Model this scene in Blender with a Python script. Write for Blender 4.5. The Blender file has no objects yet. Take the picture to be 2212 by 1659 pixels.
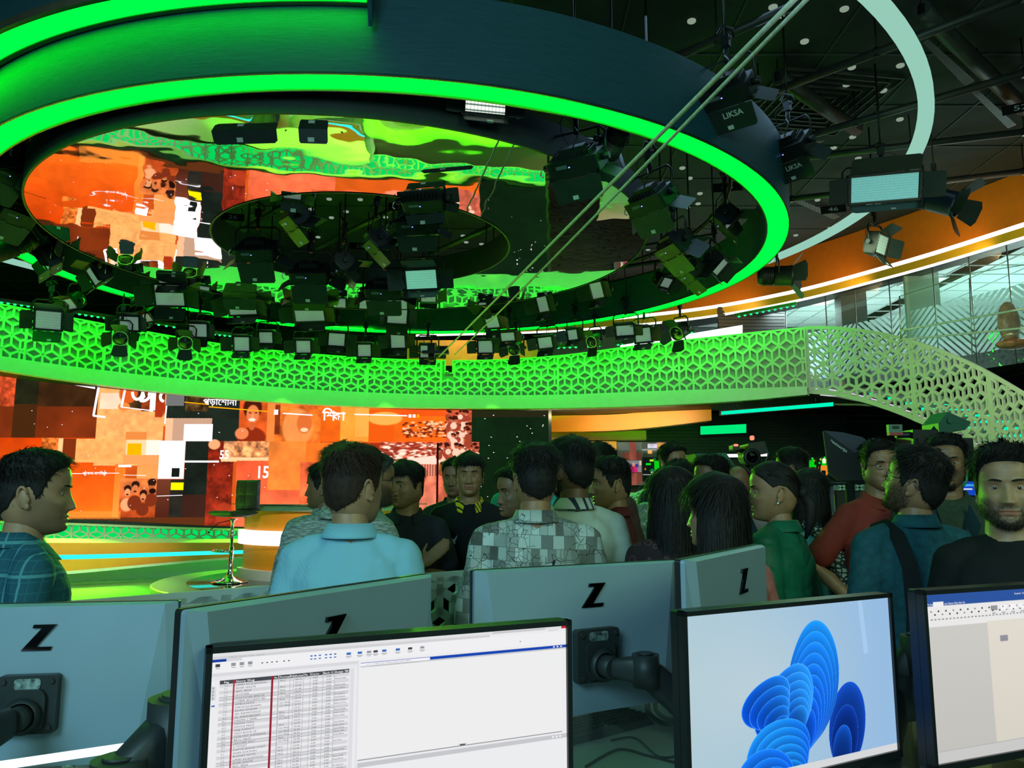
import bpy, bmesh, math, random
import numpy as np
from mathutils import Vector, Matrix, Euler
PI = math.pi
random.seed(7)
C = bpy.context.scene.collection
D = bpy.data

# ---------------------------------------------------------------- camera, world, light, exposure
F_PX = 1700.0
PITCH = math.radians(8.0)
EYE = 1.5
SC = bpy.context.scene
cam_d = D.cameras.new('camera')
cam_d.sensor_width = 36.0
cam_d.lens = 36.0 * F_PX / 2212.0
cam_d.clip_end = 200
cam_o = D.objects.new('camera', cam_d)
C.objects.link(cam_o)
cam_o.location = (0, 0, EYE)
cam_o.rotation_euler = (PI / 2 + PITCH, 0, 0)
SC.camera = cam_o

world = D.worlds.new('world')
SC.world = world
world.use_nodes = True
world.node_tree.nodes['Background'].inputs[0].default_value = (0.30, 0.62, 0.62, 1)
world.node_tree.nodes['Background'].inputs[1].default_value = 0.22

SC.view_settings.view_transform = 'Standard'
SC.view_settings.look = 'None'
SC.view_settings.gamma = 1.0
SC.view_settings.use_curve_mapping = False
SC.view_settings.exposure = 0.0
SC.cycles.max_bounces = 6
SC.cycles.diffuse_bounces = 3
SC.cycles.glossy_bounces = 4
SC.cycles.transmission_bounces = 6
SC.cycles.transparent_max_bounces = 12
SC.cycles.caustics_reflective = False
SC.cycles.caustics_refractive = False
SC.cycles.sample_clamp_indirect = 4.0

def lamp(name, kind, loc, energy, color, target=None, size=1.0, size_y=None, spot=None, blend=0.5):
    l = D.lights.new(name, kind)
    l.energy = energy
    l.color = color
    if kind == 'AREA':
        l.size = size
        if size_y:
            l.shape = 'RECTANGLE'
            l.size_y = size_y
    elif kind == 'SPOT':
        l.spot_size = spot
        l.spot_blend = blend
        l.shadow_soft_size = size
    else:
        l.shadow_soft_size = size
    o = D.objects.new(name, l)
    C.objects.link(o)
    o.location = loc
    if target is not None:
        d = Vector(target) - Vector(loc)
        o.rotation_euler = d.to_track_quat('-Z', 'Y').to_euler()
    return o

# unseen fill lamps, blue to green, added to brighten faces and monitor backs
lamp('fill_light', 'AREA', (1.5, 7.0, 6.3), 55, (0.42, 0.72, 1.0), (0.6, 3.0, 1.0), 3.0)
lamp('fill_light', 'AREA', (-2.0, -2.5, 3.6), 150, (0.42, 0.85, 1.0), (0.0, 4.0, 1.2), 2.0)
lamp('fill_light', 'AREA', (3.0, -1.5, 3.6), 75, (0.62, 1.0, 0.60), (1.5, 4.0, 1.2), 2.0)

# ---------------------------------------------------------------- pixel -> place
def ray(px, py):
    a = (px - 1106.0) / F_PX
    b = (829.5 - py) / F_PX
    w = math.cos(PITCH) - math.sin(PITCH) * b
    return a / w, (math.sin(PITCH) + math.cos(PITCH) * b) / w
def at(px, py, Y):
    a, b = ray(px, py)
    return Vector((a * Y, Y, EYE + b * Y))
def atz(px, py, z):
    a, b = ray(px, py)
    Y = (z - EYE) / b
    return Vector((a * Y, Y, z))

# ---------------------------------------------------------------- materials
MATS = {}
def nodes_of(name):
    m = D.materials.new(name)
    m.use_nodes = True
    nt = m.node_tree
    return m, nt, nt.nodes['Principled BSDF']
def mat(name, col, rough=0.5, metal=0.0, spec=0.5, var=0.12, scale=8.0, bump=0.0, bscale=60.0, coat=0.0, stretch=None):
    """plain surface with a little procedural variation of its colour"""
    if name in MATS:
        return MATS[name]
    m, nt, b = nodes_of(name)
    tc = nt.nodes.new('ShaderNodeTexCoord')
    mp = nt.nodes.new('ShaderNodeMapping')
    if stretch:
        mp.inputs['Scale'].default_value = stretch
    nt.links.new(tc.outputs['Object'], mp.inputs[0])
    nz = nt.nodes.new('ShaderNodeTexNoise')
    nz.inputs['Scale'].default_value = scale
    nz.inputs['Detail'].default_value = 4
    nt.links.new(mp.outputs[0], nz.inputs['Vector'])
    cr = nt.nodes.new('ShaderNodeValToRGB')
    cr.color_ramp.elements[0].position = 0.3
    cr.color_ramp.elements[1].position = 0.7
    cr.color_ramp.elements[0].color = tuple(c * (1 - var) for c in col) + (1,)
    cr.color_ramp.elements[1].color = tuple(min(1, c * (1 + var)) for c in col) + (1,)
    nt.links.new(nz.outputs['Fac'], cr.inputs[0])
    nt.links.new(cr.outputs[0], b.inputs['Base Color'])
    b.inputs['Roughness'].default_value = rough
    b.inputs['Metallic'].default_value = metal
    b.inputs['Specular IOR Level'].default_value = spec
    b.inputs['Coat Weight'].default_value = coat
    if bump:
        n2 = nt.nodes.new('ShaderNodeTexNoise')
        n2.inputs['Scale'].default_value = bscale
        nt.links.new(mp.outputs[0], n2.inputs['Vector'])
        bp = nt.nodes.new('ShaderNodeBump')
        bp.inputs['Strength'].default_value = bump
        bp.inputs['Distance'].default_value = 0.01
        nt.links.new(n2.outputs['Fac'], bp.inputs['Height'])
        nt.links.new(bp.outputs[0], b.inputs['Normal'])
    MATS[name] = m
    return m
def emis(name, col, strength=1.0):
    if name in MATS:
        return MATS[name]
    m = D.materials.new(name)
    m.use_nodes = True
    nt = m.node_tree
    nt.nodes.remove(nt.nodes['Principled BSDF'])
    e = nt.nodes.new('ShaderNodeEmission')
    e.inputs[0].default_value = tuple(col) + (1,)
    e.inputs[1].default_value = strength
    nt.links.new(e.outputs[0], nt.nodes['Material Output'].inputs[0])
    MATS[name] = m
    return m
def emis_attr(name, strength=1.0):
    """a screen: emits the colour stored per point of its picture"""
    if name in MATS:
        return MATS[name]
    m = emis(name, (1, 1, 1), strength)
    nt = m.node_tree
    a = nt.nodes.new('ShaderNodeAttribute')
    a.attribute_name = 'picture'
    e = [n for n in nt.nodes if n.type == 'EMISSION'][0]
    nt.links.new(a.outputs['Color'], e.inputs[0])
    return m
def glass(name, tint=(0.85, 0.95, 0.92), opacity=0.10, rough=0.03, gloss=0.12):
    """thin clear sheet: mostly see-through, a little reflection"""
    if name in MATS:
        return MATS[name]
    m = D.materials.new(name)
    m.use_nodes = True
    nt = m.node_tree
    nt.nodes.remove(nt.nodes['Principled BSDF'])
    t = nt.nodes.new('ShaderNodeBsdfTransparent')
    t.inputs[0].default_value = tuple(tint) + (1,)
    d = nt.nodes.new('ShaderNodeBsdfDiffuse')
    d.inputs[0].default_value = tuple(tint) + (1,)
    g = nt.nodes.new('ShaderNodeBsdfGlossy')
    g.inputs['Roughness'].default_value = rough
    a = nt.nodes.new('ShaderNodeMixShader')
    a.inputs[0].default_value = opacity
    nt.links.new(t.outputs[0], a.inputs[1])
    nt.links.new(d.outputs[0], a.inputs[2])
    b = nt.nodes.new('ShaderNodeMixShader')
    b.inputs[0].default_value = gloss
    nt.links.new(a.outputs[0], b.inputs[1])
    nt.links.new(g.outputs[0], b.inputs[2])
    nt.links.new(b.outputs[0], nt.nodes['Material Output'].inputs[0])
    MATS[name] = m
    return m
def srgb(r, g, b):
    f = lambda c: (c / 255 / 12.92) if c / 255 <= 0.04045 else ((c / 255 + 0.055) / 1.055) ** 2.4
    return (f(r), f(g), f(b))

# ---------------------------------------------------------------- mesh building
class MB:
    def __init__(s):
        s.v = []; s.f = []; s.m = []; s.sm = []
    def add(s, vs, fs, mi=0, smooth=False):
        k = len(s.v)
        s.v.extend([tuple(p) for p in vs])
        for f in fs:
            s.f.append(tuple(i + k for i in f)); s.m.append(mi); s.sm.append(smooth)
        return s
    def box(s, c, d, mi=0, M=None, taper=1.0):
        x, y, z = d[0] / 2, d[1] / 2, d[2] / 2
        P = []
        for sz, t in ((-1, 1.0), (1, taper)):
            for sx, sy in ((-1, -1), (1, -1), (1, 1), (-1, 1)):
                P.append(Vector((c[0] + sx * x * t, c[1] + sy * y * t, c[2] + sz * z)))
        if M is not None:
            P = [M @ p for p in P]
        return s.add(P, [(3, 2, 1, 0), (4, 5, 6, 7), (0, 1, 5, 4), (1, 2, 6, 5), (2, 3, 7, 6), (3, 0, 4, 7)], mi)
    def rbox(s, c, d, r=0.01, mi=0, M=None, seg=3, axis='y'):
        """box with its four edges along AXIS rounded"""
        ax = {'x': (1, 2, 0), 'y': (0, 2, 1), 'z': (0, 1, 2)}[axis]
        a, b, h = d[ax[0]] / 2, d[ax[1]] / 2, d[ax[2]] / 2
        r = min(r, a * .99, b * .99)
        ring = []
        for q, (sx, sy) in enumerate(((1, 1), (-1, 1), (-1, -1), (1, -1))):
            for k in range(seg + 1):
                t = PI / 2 * (q + k / seg)
                ring.append((sx * (a - r) + r * math.cos(t), sy * (b - r) + r * math.sin(t)))
        P = []
        for e in (-h, h):
            for u, w in ring:
                p = [0, 0, 0]
                p[ax[0]] = u; p[ax[1]] = w; p[ax[2]] = e
                p = Vector(p) + Vector(c)
                P.append(M @ p if M is not None else p)
        n = len(ring)
        F = [tuple(range(n))[::-1], tuple(range(n, 2 * n))]
        F += [(i, (i + 1) % n, n + (i + 1) % n, n + i) for i in range(n)]
        return s.add(P, F, mi)
    def prism(s, poly, z0, z1, M=None, mi=0):
        n = len(poly)
        P = [Vector((x, y, z0)) for x, y in poly] + [Vector((x, y, z1)) for x, y in poly]
        if M is not None:
            P = [M @ p for p in P]
        return s.add(P, [tuple(range(n))[::-1], tuple(range(n, 2 * n))] + [(i, (i + 1) % n, n + (i + 1) % n, n + i) for i in range(n)], mi)
    def tube(s, pts, r, n=8, mi=0, cap=True, smooth=True, M=None):
        pts = [Vector(p) for p in pts]
        rs = r if isinstance(r, (list, tuple)) else [r] * len(pts)
        rings = []
        up = None
        for i, p in enumerate(pts):
            d = (pts[min(i + 1, len(pts) - 1)] - pts[max(i - 1, 0)])
            if d.length < 1e-9:
                d = Vector((0, 0, 1))
            d.normalize()
            if up is None:
                up = Vector((0, 0, 1)) if abs(d.z) < 0.9 else Vector((0, 1, 0))
            u = d.cross(up)
            if u.length < 1e-4:
                u = d.cross(Vector((1, 0, 0)))
            u.normalize()
            w = u.cross(d).normalized()
            up = w
            rings.append([p + (u * math.cos(2 * PI * k / n) + w * math.sin(2 * PI * k / n)) * rs[i] for k in range(n)])
        P = [q for rg in rings for q in rg]
        if M is not None:
            P = [M @ p for p in P]
        Fs = []
        for i in range(len(pts) - 1):
            for k in range(n):
                Fs.append((i * n + k, i * n + (k + 1) % n, (i + 1) * n + (k + 1) % n, (i + 1) * n + k))
        s.add(P, Fs, mi, smooth)
        if cap:
            k0 = len(s.v) - len(P)
            s.f.append(tuple(k0 + k for k in range(n))[::-1]); s.m.append(mi); s.sm.append(False)
            s.f.append(tuple(k0 + (len(pts) - 1) * n + k for k in range(n))); s.m.append(mi); s.sm.append(False)
        return s
    def cyl(s, a, b, r, n=16, mi=0, r2=None, M=None):
        return s.tube([a, b], [r, r2 if r2 is not None else r], n, mi, True, True, M)
    def lathe(s, prof, n=24, mi=0, M=None, smooth=True):
        P = []
        for r, z in prof:
            for k in range(n):
                t = 2 * PI * k / n
                P.append(Vector((r * math.cos(t), r * math.sin(t), z)))
        if M is not None:
            P = [M @ p for p in P]
        Fs = []
        for i in range(len(prof) - 1):
            for k in range(n):
                Fs.append((i * n + k, i * n + (k + 1) % n, (i + 1) * n + (k + 1) % n, (i + 1) * n + k))
        return s.add(P, Fs, mi, smooth)
    def ball(s, c, r, n=16, m=10, mi=0, M=None):
        r = r if isinstance(r, (tuple, list)) else (r, r, r)
        P = []
        for j in range(m + 1):
            ph = -PI / 2 + PI * j / m
            for k in range(n):
                t = 2 * PI * k / n
                P.append(Vector((c[0] + r[0] * math.cos(ph) * math.cos(t), c[1] + r[1] * math.cos(ph) * math.sin(t), c[2] + r[2] * math.sin(ph))))
        if M is not None:
            P = [M @ p for p in P]
        Fs = []
        for j in range(m):
            for k in range(n):
                Fs.append((j * n + k, j * n + (k + 1) % n, (j + 1) * n + (k + 1) % n, (j + 1) * n + k))
        return s.add(P, Fs, mi, True)
    def sheet(s, rows, mi=0, smooth=True, closed=False):
        """rows: list of equally long lists of points"""
        n = len(rows[0])
        P = [p for r in rows for p in r]
        Fs = []
        for i in range(len(rows) - 1):
            for k in range(n if closed else n - 1):
                Fs.append((i * n + k, i * n + (k + 1) % n, (i + 1) * n + (k + 1) % n, (i + 1) * n + k))
        return s.add(P, Fs, mi, smooth)
    def quad(s, a, b, c, d, mi=0):
        return s.add([a, b, c, d], [(0, 1, 2, 3)], mi)
    def build(s, name, mats, parent=None, loc=None):
        me = D.meshes.new(name)
        V = s.v
        if loc is not None:
            V = [(p[0] - loc[0], p[1] - loc[1], p[2] - loc[2]) for p in V]
        me.from_pydata(V, [], s.f)
        mats = mats if isinstance(mats, (list, tuple)) else [mats]
        for m in mats:
            me.materials.append(m)
        me.polygons.foreach_set('material_index', s.m)
        me.polygons.foreach_set('use_smooth', s.sm)
        me.update()
        o = D.objects.new(name, me)
        C.objects.link(o)
        if loc is not None:
            o.location = loc
        if parent is not None:
            o.parent = parent
        return o

def tag(o, label=None, cat=None, group=None, kind=None):
    if label: o['label'] = label
    if cat: o['category'] = cat
    if group: o['group'] = group
    if kind: o['kind'] = kind
    return o
def thing(name, label, cat, loc=(0, 0, 0), rot=(0, 0, 0), group=None):
    o = D.objects.new(name, None)
    o.empty_display_size = 0.1
    C.objects.link(o)
    o.location = loc
    o.rotation_euler = rot
    return tag(o, label, cat, group)
def struct(mb, name, m):
    return tag(mb.build(name, m), kind='structure')
def copy_tree(o, parent=None):
    c = o.copy()
    C.objects.link(c)
    c.parent = parent
    for ch in o.children:
        copy_tree(ch, c)
    return c

_text_cache = {}
def text_geo(s, size=1.0, bold=0.0, align='CENTER'):
    key = (s, bold, align)
    if key not in _text_cache:
        cu = D.curves.new('t', 'FONT')
        cu.body = s
        cu.size = 1.0
        cu.align_x = align
        cu.offset = bold
        cu.resolution_u = 2
        ob = D.objects.new('t', cu)
        C.objects.link(ob)
        dg = bpy.context.evaluated_depsgraph_get()
        me = D.meshes.new_from_object(ob.evaluated_get(dg))
        V = [tuple(v.co) for v in me.vertices]
        Fc = [tuple(p.vertices) for p in me.polygons]
        D.objects.remove(ob); D.curves.remove(cu); D.meshes.remove(me)
        _text_cache[key] = (V, Fc)
    V, Fc = _text_cache[key]
    return [(x * size, y * size) for x, y, z in V], Fc
def put_text(mb, s, size, fn, mi=0, bold=0.0, align='CENTER', ox=0, oy=0, sx=1.0):
    V, Fc = text_geo(s, size, bold, align)
    mb.add([fn(ox + x * sx, oy + y) for x, y in V], Fc, mi)

def interp(xs, ys, x):
    return float(np.interp(x, xs, ys))
def smooth_interp(xs, ys):
    """natural-looking curve through points (Catmull-Rom on non-uniform x)"""
    xs = list(xs); ys = list(ys)
    def f(x):
        if x <= xs[0]: return ys[0] + (x - xs[0]) * (ys[1] - ys[0]) / (xs[1] - xs[0])
        if x >= xs[-1]: return ys[-1] + (x - xs[-1]) * (ys[-1] - ys[-2]) / (xs[-1] - xs[-2])
        i = max(k for k in range(len(xs) - 1) if xs[k] <= x)
        def sl(k):
            if k == 0: return (ys[1] - ys[0]) / (xs[1] - xs[0])
            if k == len(xs) - 1: return (ys[-1] - ys[-2]) / (xs[-1] - xs[-2])
            return (ys[k + 1] - ys[k - 1]) / (xs[k + 1] - xs[k - 1])
        h = xs[i + 1] - xs[i]
        t = (x - xs[i]) / h
        a, b = sl(i) * h, sl(i + 1) * h
        return (2 * t**3 - 3 * t**2 + 1) * ys[i] + (t**3 - 2 * t**2 + t) * a + (-2 * t**3 + 3 * t**2) * ys[i + 1] + (t**3 - t**2) * b
    return f
# ================================================================ materials of the set
M_CEIL = mat('black_ceiling_tile', (0.012, 0.02, 0.017), 0.85, var=0.25, scale=3)
M_FLOOR = mat('dark_studio_floor', (0.05, 0.055, 0.055), 0.35, var=0.2, scale=2)
M_DARK = mat('matt_black_paint', (0.012, 0.014, 0.014), 0.55, var=0.2)
M_BLACK = mat('black_metal', (0.010, 0.012, 0.012), 0.35, 0.3, var=0.2)
M_PIPE = mat('grid_pipe_paint', (0.05, 0.055, 0.045), 0.45, 0.3, var=0.25, scale=5)
M_NAVY = mat('navy_brushed_laminate', (0.014, 0.085, 0.115), 0.42, 0.1, var=0.25, scale=6, stretch=(1, 1, 40), bump=0.15, bscale=12)
M_PALE = mat('pale_grey_lacquer', (0.62, 0.64, 0.60), 0.4, var=0.04)
M_LATT = mat('pale_lattice_lacquer', (0.56, 0.60, 0.47), 0.45, var=0.05)
M_BACKING = mat('grey_lattice_backing', (0.33, 0.37, 0.30), 0.6, var=0.1)
M_ORANGE = mat('orange_laminate', (0.78, 0.25, 0.015), 0.42, var=0.06, scale=2)
M_YELLOW = mat('amber_laminate', (0.80, 0.48, 0.02), 0.42, var=0.05, scale=2)
M_GREEN_LED = emis('green_light_diffuser', (0.0, 1.0, 0.016), 4.5)
M_MINT_LED = emis('mint_light_diffuser', (0.0, 1.0, 0.42), 1.3)
M_CYAN_LED = emis('cyan_light_diffuser', (0.03, 0.95, 0.75), 1.4)
M_WHITE_LED = emis('white_light_diffuser', (1.0, 0.97, 0.88), 2.2)
M_STRIPPALE = emis('dimmed_white_diffuser', (0.30, 0.60, 0.48), 1.0)
M_SLAT = mat('black_slat_wall', (0.022, 0.026, 0.024), 0.5, var=0.2)
M_MIRROR, _nt, _b = nodes_of('stretched_mirror_film')
_b.inputs['Base Color'].default_value = (0.92, 0.93, 0.90, 1)
_b.inputs['Metallic'].default_value = 1.0
_b.inputs['Roughness'].default_value = 0.015
_tc = _nt.nodes.new('ShaderNodeTexCoord')
_mp = _nt.nodes.new('ShaderNodeMapping'); _mp.inputs['Scale'].default_value = (1.0, 1.0, 1.0)
_nz = _nt.nodes.new('ShaderNodeTexNoise'); _nz.inputs['Scale'].default_value = 0.9; _nz.inputs['Detail'].default_value = 2.5
_bp = _nt.nodes.new('ShaderNodeBump'); _bp.inputs['Strength'].default_value = 0.5; _bp.inputs['Distance'].default_value = 0.022
_nt.links.new(_tc.outputs['Object'], _mp.inputs[0]); _nt.links.new(_mp.outputs[0], _nz.inputs['Vector'])
_nt.links.new(_nz.outputs['Fac'], _bp.inputs['Height']); _nt.links.new(_bp.outputs[0], _b.inputs['Normal'])

# ================================================================ room shell
ZC = 6.5
mb = MB(); mb.box((1.0, 9.0, -0.1), (34, 30, 0.2)); struct(mb, 'floor', M_FLOOR)
mb = MB(); mb.box((1.0, 12.5, ZC + 0.1), (34, 23, 0.2)); struct(mb, 'ceiling', M_CEIL)
mb = MB(); mb.box((1.0, 23.6, 3.35), (34, 0.2, 6.7)); struct(mb, 'wall_back', M_DARK)
mb = MB(); mb.box((-15.6, 12.5, 3.35), (0.2, 23, 6.7)); struct(mb, 'wall_left', M_DARK)
mb = MB(); mb.box((17.6, 12.5, 3.35), (0.2, 23, 6.7)); struct(mb, 'wall_right', M_DARK)

# ceiling joints between tiles: thin grooves drawn as slim rails
mb = MB()
for k in range(-12, 16):
    mb.box((k * 1.2, 12.5, ZC - 0.006), (0.02, 22, 0.012))
for k in range(2, 19):
    mb.box((1, k * 1.2, ZC - 0.008), (32, 0.02, 0.012))
struct(mb, 'trim_1', mat('tile_joint', (0.035, 0.045, 0.04), 0.7))

# ================================================================ lattice (rhombille) pattern
def clip_poly(P, x0, x1, y0, y1):
    def cl(P, inside, cut):
        out = []
        for i in range(len(P)):
            a, b = P[i], P[(i + 1) % len(P)]
            ia, ib = inside(a), inside(b)
            if ia: out.append(a)
            if ia != ib: out.append(cut(a, b))
        return out
    def cx(c):
        return lambda a, b: (c, a[1] + (b[1] - a[1]) * (c - a[0]) / (b[0] - a[0]))
    def cy(c):
        return lambda a, b: (a[0] + (b[0] - a[0]) * (c - a[1]) / (b[1] - a[1]), c)
    P = cl(P, lambda p: p[0] >= x0, cx(x0))
    if P: P = cl(P, lambda p: p[0] <= x1, cx(x1))
    if P: P = cl(P, lambda p: p[1] >= y0, cy(y0))
    if P: P = cl(P, lambda p: p[1] <= y1, cy(y1))
    return P
def lattice_strips(W, H, s, w, border, phase=0.0):
    """flat bars of a tumbling-block lattice inside W x H: list of polygons in (u, v)"""
    out = []
    dirs = [(math.cos(a), math.sin(a)) for a in (PI / 2, PI / 2 + 2 * PI / 3, PI / 2 + 4 * PI / 3)]
    dx, dy = s * math.sqrt(3), s * 1.5
    def bar(a, b):
        ux, uy = b[0] - a[0], b[1] - a[1]
        L = math.hypot(ux, uy); ux /= L; uy /= L
        nx, ny = -uy * w / 2, ux * w / 2
        e = w * 0.3
        P = [(a[0] - ux * e + nx, a[1] - uy * e + ny), (a[0] - ux * e - nx, a[1] - uy * e - ny),
             (b[0] + ux * e - nx, b[1] + uy * e - ny), (b[0] + ux * e + nx, b[1] + uy * e + ny)]
        P = clip_poly(P, border * .5, W - border * .5, border * .5, H - border * .5)
        if len(P) >= 3: out.append(P)
    rows = int(H / dy) + 3
    cols = int(W / dx) + 3
    for r in range(-1, rows):
        for c in range(-1, cols):
            cx = c * dx + (dx / 2 if r % 2 else 0) + phase
            cy = r * dy
            hexa = [(cx + s * math.cos(PI / 2 + k * PI / 3), cy + s * math.sin(PI / 2 + k * PI / 3)) for k in range(6)]
            for k in (0, 2, 4):          # three spokes of the cube
                bar((cx, cy), hexa[k])
            for k in (0, 1, 2):          # three of the six sides (the others belong to neighbours)
                bar(hexa[k], hexa[k + 1])
    b = border
    out += [[(0, 0), (W, 0), (W, b), (0, b)], [(0, H - b), (W, H - b), (W, H), (0, H)],
            [(0, b), (b, b), (b, H - b), (0, H - b)], [(W - b, b), (W, b), (W, H - b), (W - b, H - b)]]
    return out
def map_strips(mb, polys, fn, t, mi=0, split=0.25):
    """fn(u, v, d) -> point; polygons get thickness t; long ones are cut so they follow a curve"""
    for P in polys:
        us = [p[0] for p in P]
        n = max(1, int((max(us) - min(us)) / split))
        pieces = [P]
        if n > 1:
            pieces = []
            a, b = min(us), max(us)
            for k in range(n):
                Q = clip_poly(P, a + (b - a) * k / n, a + (b - a) * (k + 1) / n, -99, 99)
                if len(Q) > 2: pieces.append(Q)
        for Q in pieces:
            n_ = len(Q)
            ar = sum(Q[i][0] * Q[(i + 1) % n_][1] - Q[(i + 1) % n_][0] * Q[i][1] for i in range(n_))
            if ar < 0: Q = Q[::-1]
            V = [fn(u, v, 0) for u, v in Q] + [fn(u, v, t) for u, v in Q]
            mb.add(V, [tuple(range(n_)), tuple(range(n_, 2 * n_))[::-1]] + [(i, n_ + i, n_ + (i + 1) % n_, (i + 1) % n_) for i in range(n_)], mi)

# ================================================================ big ring overhead
RC = Vector((-1.46, 9.75)); RA, RB = 4.76, 4.55
def ell(c, a, b, t, z):
    return Vector((c[0] + a * math.cos(t), c[1] + b * math.sin(t), z))
def annulus(mb, c, a0, b0, a1, b1, z, t0=0, t1=2 * PI, n=160, mi=0, down=True):
    r0 = [ell(c, a0, b0, t0 + (t1 - t0) * k / n, z) for k in range(n + 1)]
    r1 = [ell(c, a1, b1, t0 + (t1 - t0) * k / n, z) for k in range(n + 1)]
    mb.sheet([r0, r1], mi, False)
def band(mb, c, a, b, z0, z1, t0=0, t1=2 * PI, n=160, mi=0):
    mb.sheet([[ell(c, a, b, t0 + (t1 - t0) * k / n, z) for k in range(n + 1)] for z in (z0, z1)], mi, True)
Z0, Z1 = 4.45, 5.13
ring = thing('ceiling_ring', 'huge round navy ceiling ring with a green light strip along its lower edge', 'ceiling ring', (RC.x, RC.y, Z0))
def place_in(o, root):
    """make o a child of root while it stays where it is"""
    bpy.context.view_layer.update()
    o.parent = root
    o.matrix_parent_inverse = root.matrix_world.inverted()
    return o
T = 0.03
mb = MB(); band(mb, RC, RA, RB, Z0, Z1); band(mb, RC, RA - T, RB - T, Z0 + .01, Z1); annulus(mb, RC, RA - T, RB - T, RA, RB, Z1)
place_in(mb.build('outer_fascia', M_NAVY), ring)
mb = MB(); band(mb, RC, RA - .25, RB - .25, Z0, Z1 - .1); band(mb, RC, RA - .25 + T, RB - .25 + T, Z0 + .01, Z1 - .1); annulus(mb, RC, RA - .25, RB - .25, RA - .25 + T, RB - .25 + T, Z1 - .1)
place_in(mb.build('inner_fascia', M_NAVY), ring)
mb = MB(); annulus(mb, RC, RA - .235, RB - .235, RA - .015, RB - .015, Z0 + .012)
place_in(mb.build('light_strip', M_GREEN_LED), ring)
M_TRIM = mat('dull_metal_trim', (0.18, 0.17, 0.12), 0.35, 0.8)
mb = MB()
for a, b in ((RA, RB), (RA - .235, RB - .235)):
    annulus(mb, RC, a - .016, b - .016, a, b, Z0 - .003, n=160)
    band(mb, RC, a, b, Z0 - .003, Z0 + .014)
    band(mb, RC, a - .016, b - .016, Z0 - .003, Z0 + .014)
place_in(mb.build('edge_trim', M_TRIM), ring)
mb = MB(); annulus(mb, RC, RA - .235, RB - .235, RA - .01, RB - .01, Z0 + .09)
place_in(mb.build('light_tray', M_BLACK), ring)

# second tier on the near left of the ring
tEnd = -1.478
ta, tb = PI * 0.86, 2 * PI + tEnd
tier = thing('ring_tier', 'dark crescent tier above the big ring with green strip and sharp end fin', 'ceiling ring', (RC.x, RC.y, 4.97))
ZU = 4.965
mb = MB()
band(mb, RC, RA + .27, RB + .27, ZU, 6.05, ta, tb); band(mb, RC, RA + .24, RB + .24, ZU + .02, 6.05, ta, tb)
annulus(mb, RC, RA + .012, RB + .012, RA + .27, RB + .27, ZU + .06, ta, tb)
annulus(mb, RC, RA + .012, RB + .012, RA + .27, RB + .27, 6.05, ta, tb)
place_in(mb.build('tier_body', M_NAVY), tier)
mb = MB(); annulus(mb, RC, RA + .06, RB + .06, RA + .25, RB + .25, ZU, ta, tb - .004)
place_in(mb.build('light_strip', emis('green_tier_diffuser', (0.0, 1.0, 0.008), 9.0)), tier)
mb = MB()
for a in (.012, .25):
    annulus(mb, RC, RA + a, RB + a, RA + a + .04, RB + a + .04, ZU - .004, ta, tb)
    band(mb, RC, RA + a, RB + a, ZU - .004, ZU + .06, ta, tb)
    band(mb, RC, RA + a + .04, RB + a + .04, ZU - .004, ZU + .06, ta, tb)
place_in(mb.build('edge_trim', M_TRIM), tier)
mb = MB()
e0 = ell(RC, RA + .02, RB + .02, tb, 0); e1 = ell(RC, RA + .27, RB + .27, tb, 0)
def up(p, z): return Vector((p.x, p.y, z))
dxy = Vector((0.03, 0, 0))
fin = [up(e0, 6.05), up(e1, 6.05), up(e1, ZU - .02), up(e0.lerp(e1, .25), ZU - .20), up(e0, ZU - .05)]
mb.add(fin + [p + dxy for p in fin], [(0, 1, 2, 3, 4), (9, 8, 7, 6, 5)] + [(i, 5 + i, 5 + (i + 1) % 5, (i + 1) % 5) for i in range(5)])
place_in(mb.build('end_fin', M_NAVY), tier)

# mirror disc with a round opening
MC = Vector((-1.81, 8.84)); MA, MBb = 3.34, 3.205
HC = Vector((-1.72, 8.87)); HR = 1.69
ZM = 4.37
mir = thing('mirror_ceiling', 'round mirrored ceiling disc with an open centre, rippled and reflecting the video wall', 'mirror ceiling', (MC.x, MC.y, ZM))
mb = MB()
n = 160
ro = [ell(MC, MA, MBb, 2 * PI * k / n, ZM) for k in range(n + 1)]
ri = [ell(HC, HR, HR * .98, 2 * PI * k / n, ZM) for k in range(n + 1)]
mb.sheet([[a.lerp(b, q / 10) for a, b in zip(ri, ro)] for q in range(11)], 0, True)
place_in(mb.build('mirror_film', M_MIRROR, loc=(0, 0, 0)), mir)
mb = MB()
band(mb, MC, MA + .012, MBb + .012, ZM - .006, ZM + .30); annulus(mb, HC, HR, HR * .98, HR + .02, HR * .98 + .02, ZM + .3)
mb.sheet([[p + Vector((0, 0, .3)) for p in ri], [p + Vector((0, 0, .3)) for p in ro]], 0, False)
annulus(mb, MC, MA - .01, MBb - .01, MA + .012, MBb + .012, ZM - .006)
place_in(mb.build('outer_rim', mat('dark_rim_paint', (0.02, 0.035, 0.03), 0.6)), mir)
mb = MB(); band(mb, HC, HR - .012, HR * .98 - .012, ZM - .006, ZM + .34); annulus(mb, HC, HR - .012, HR * .98 - .012, HR + .01, HR * .98 + .01, ZM - .006)
place_in(mb.build('inner_rim', mat('dark_rim_paint', (0.02, 0.035, 0.03), 0.6)), mir)

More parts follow.
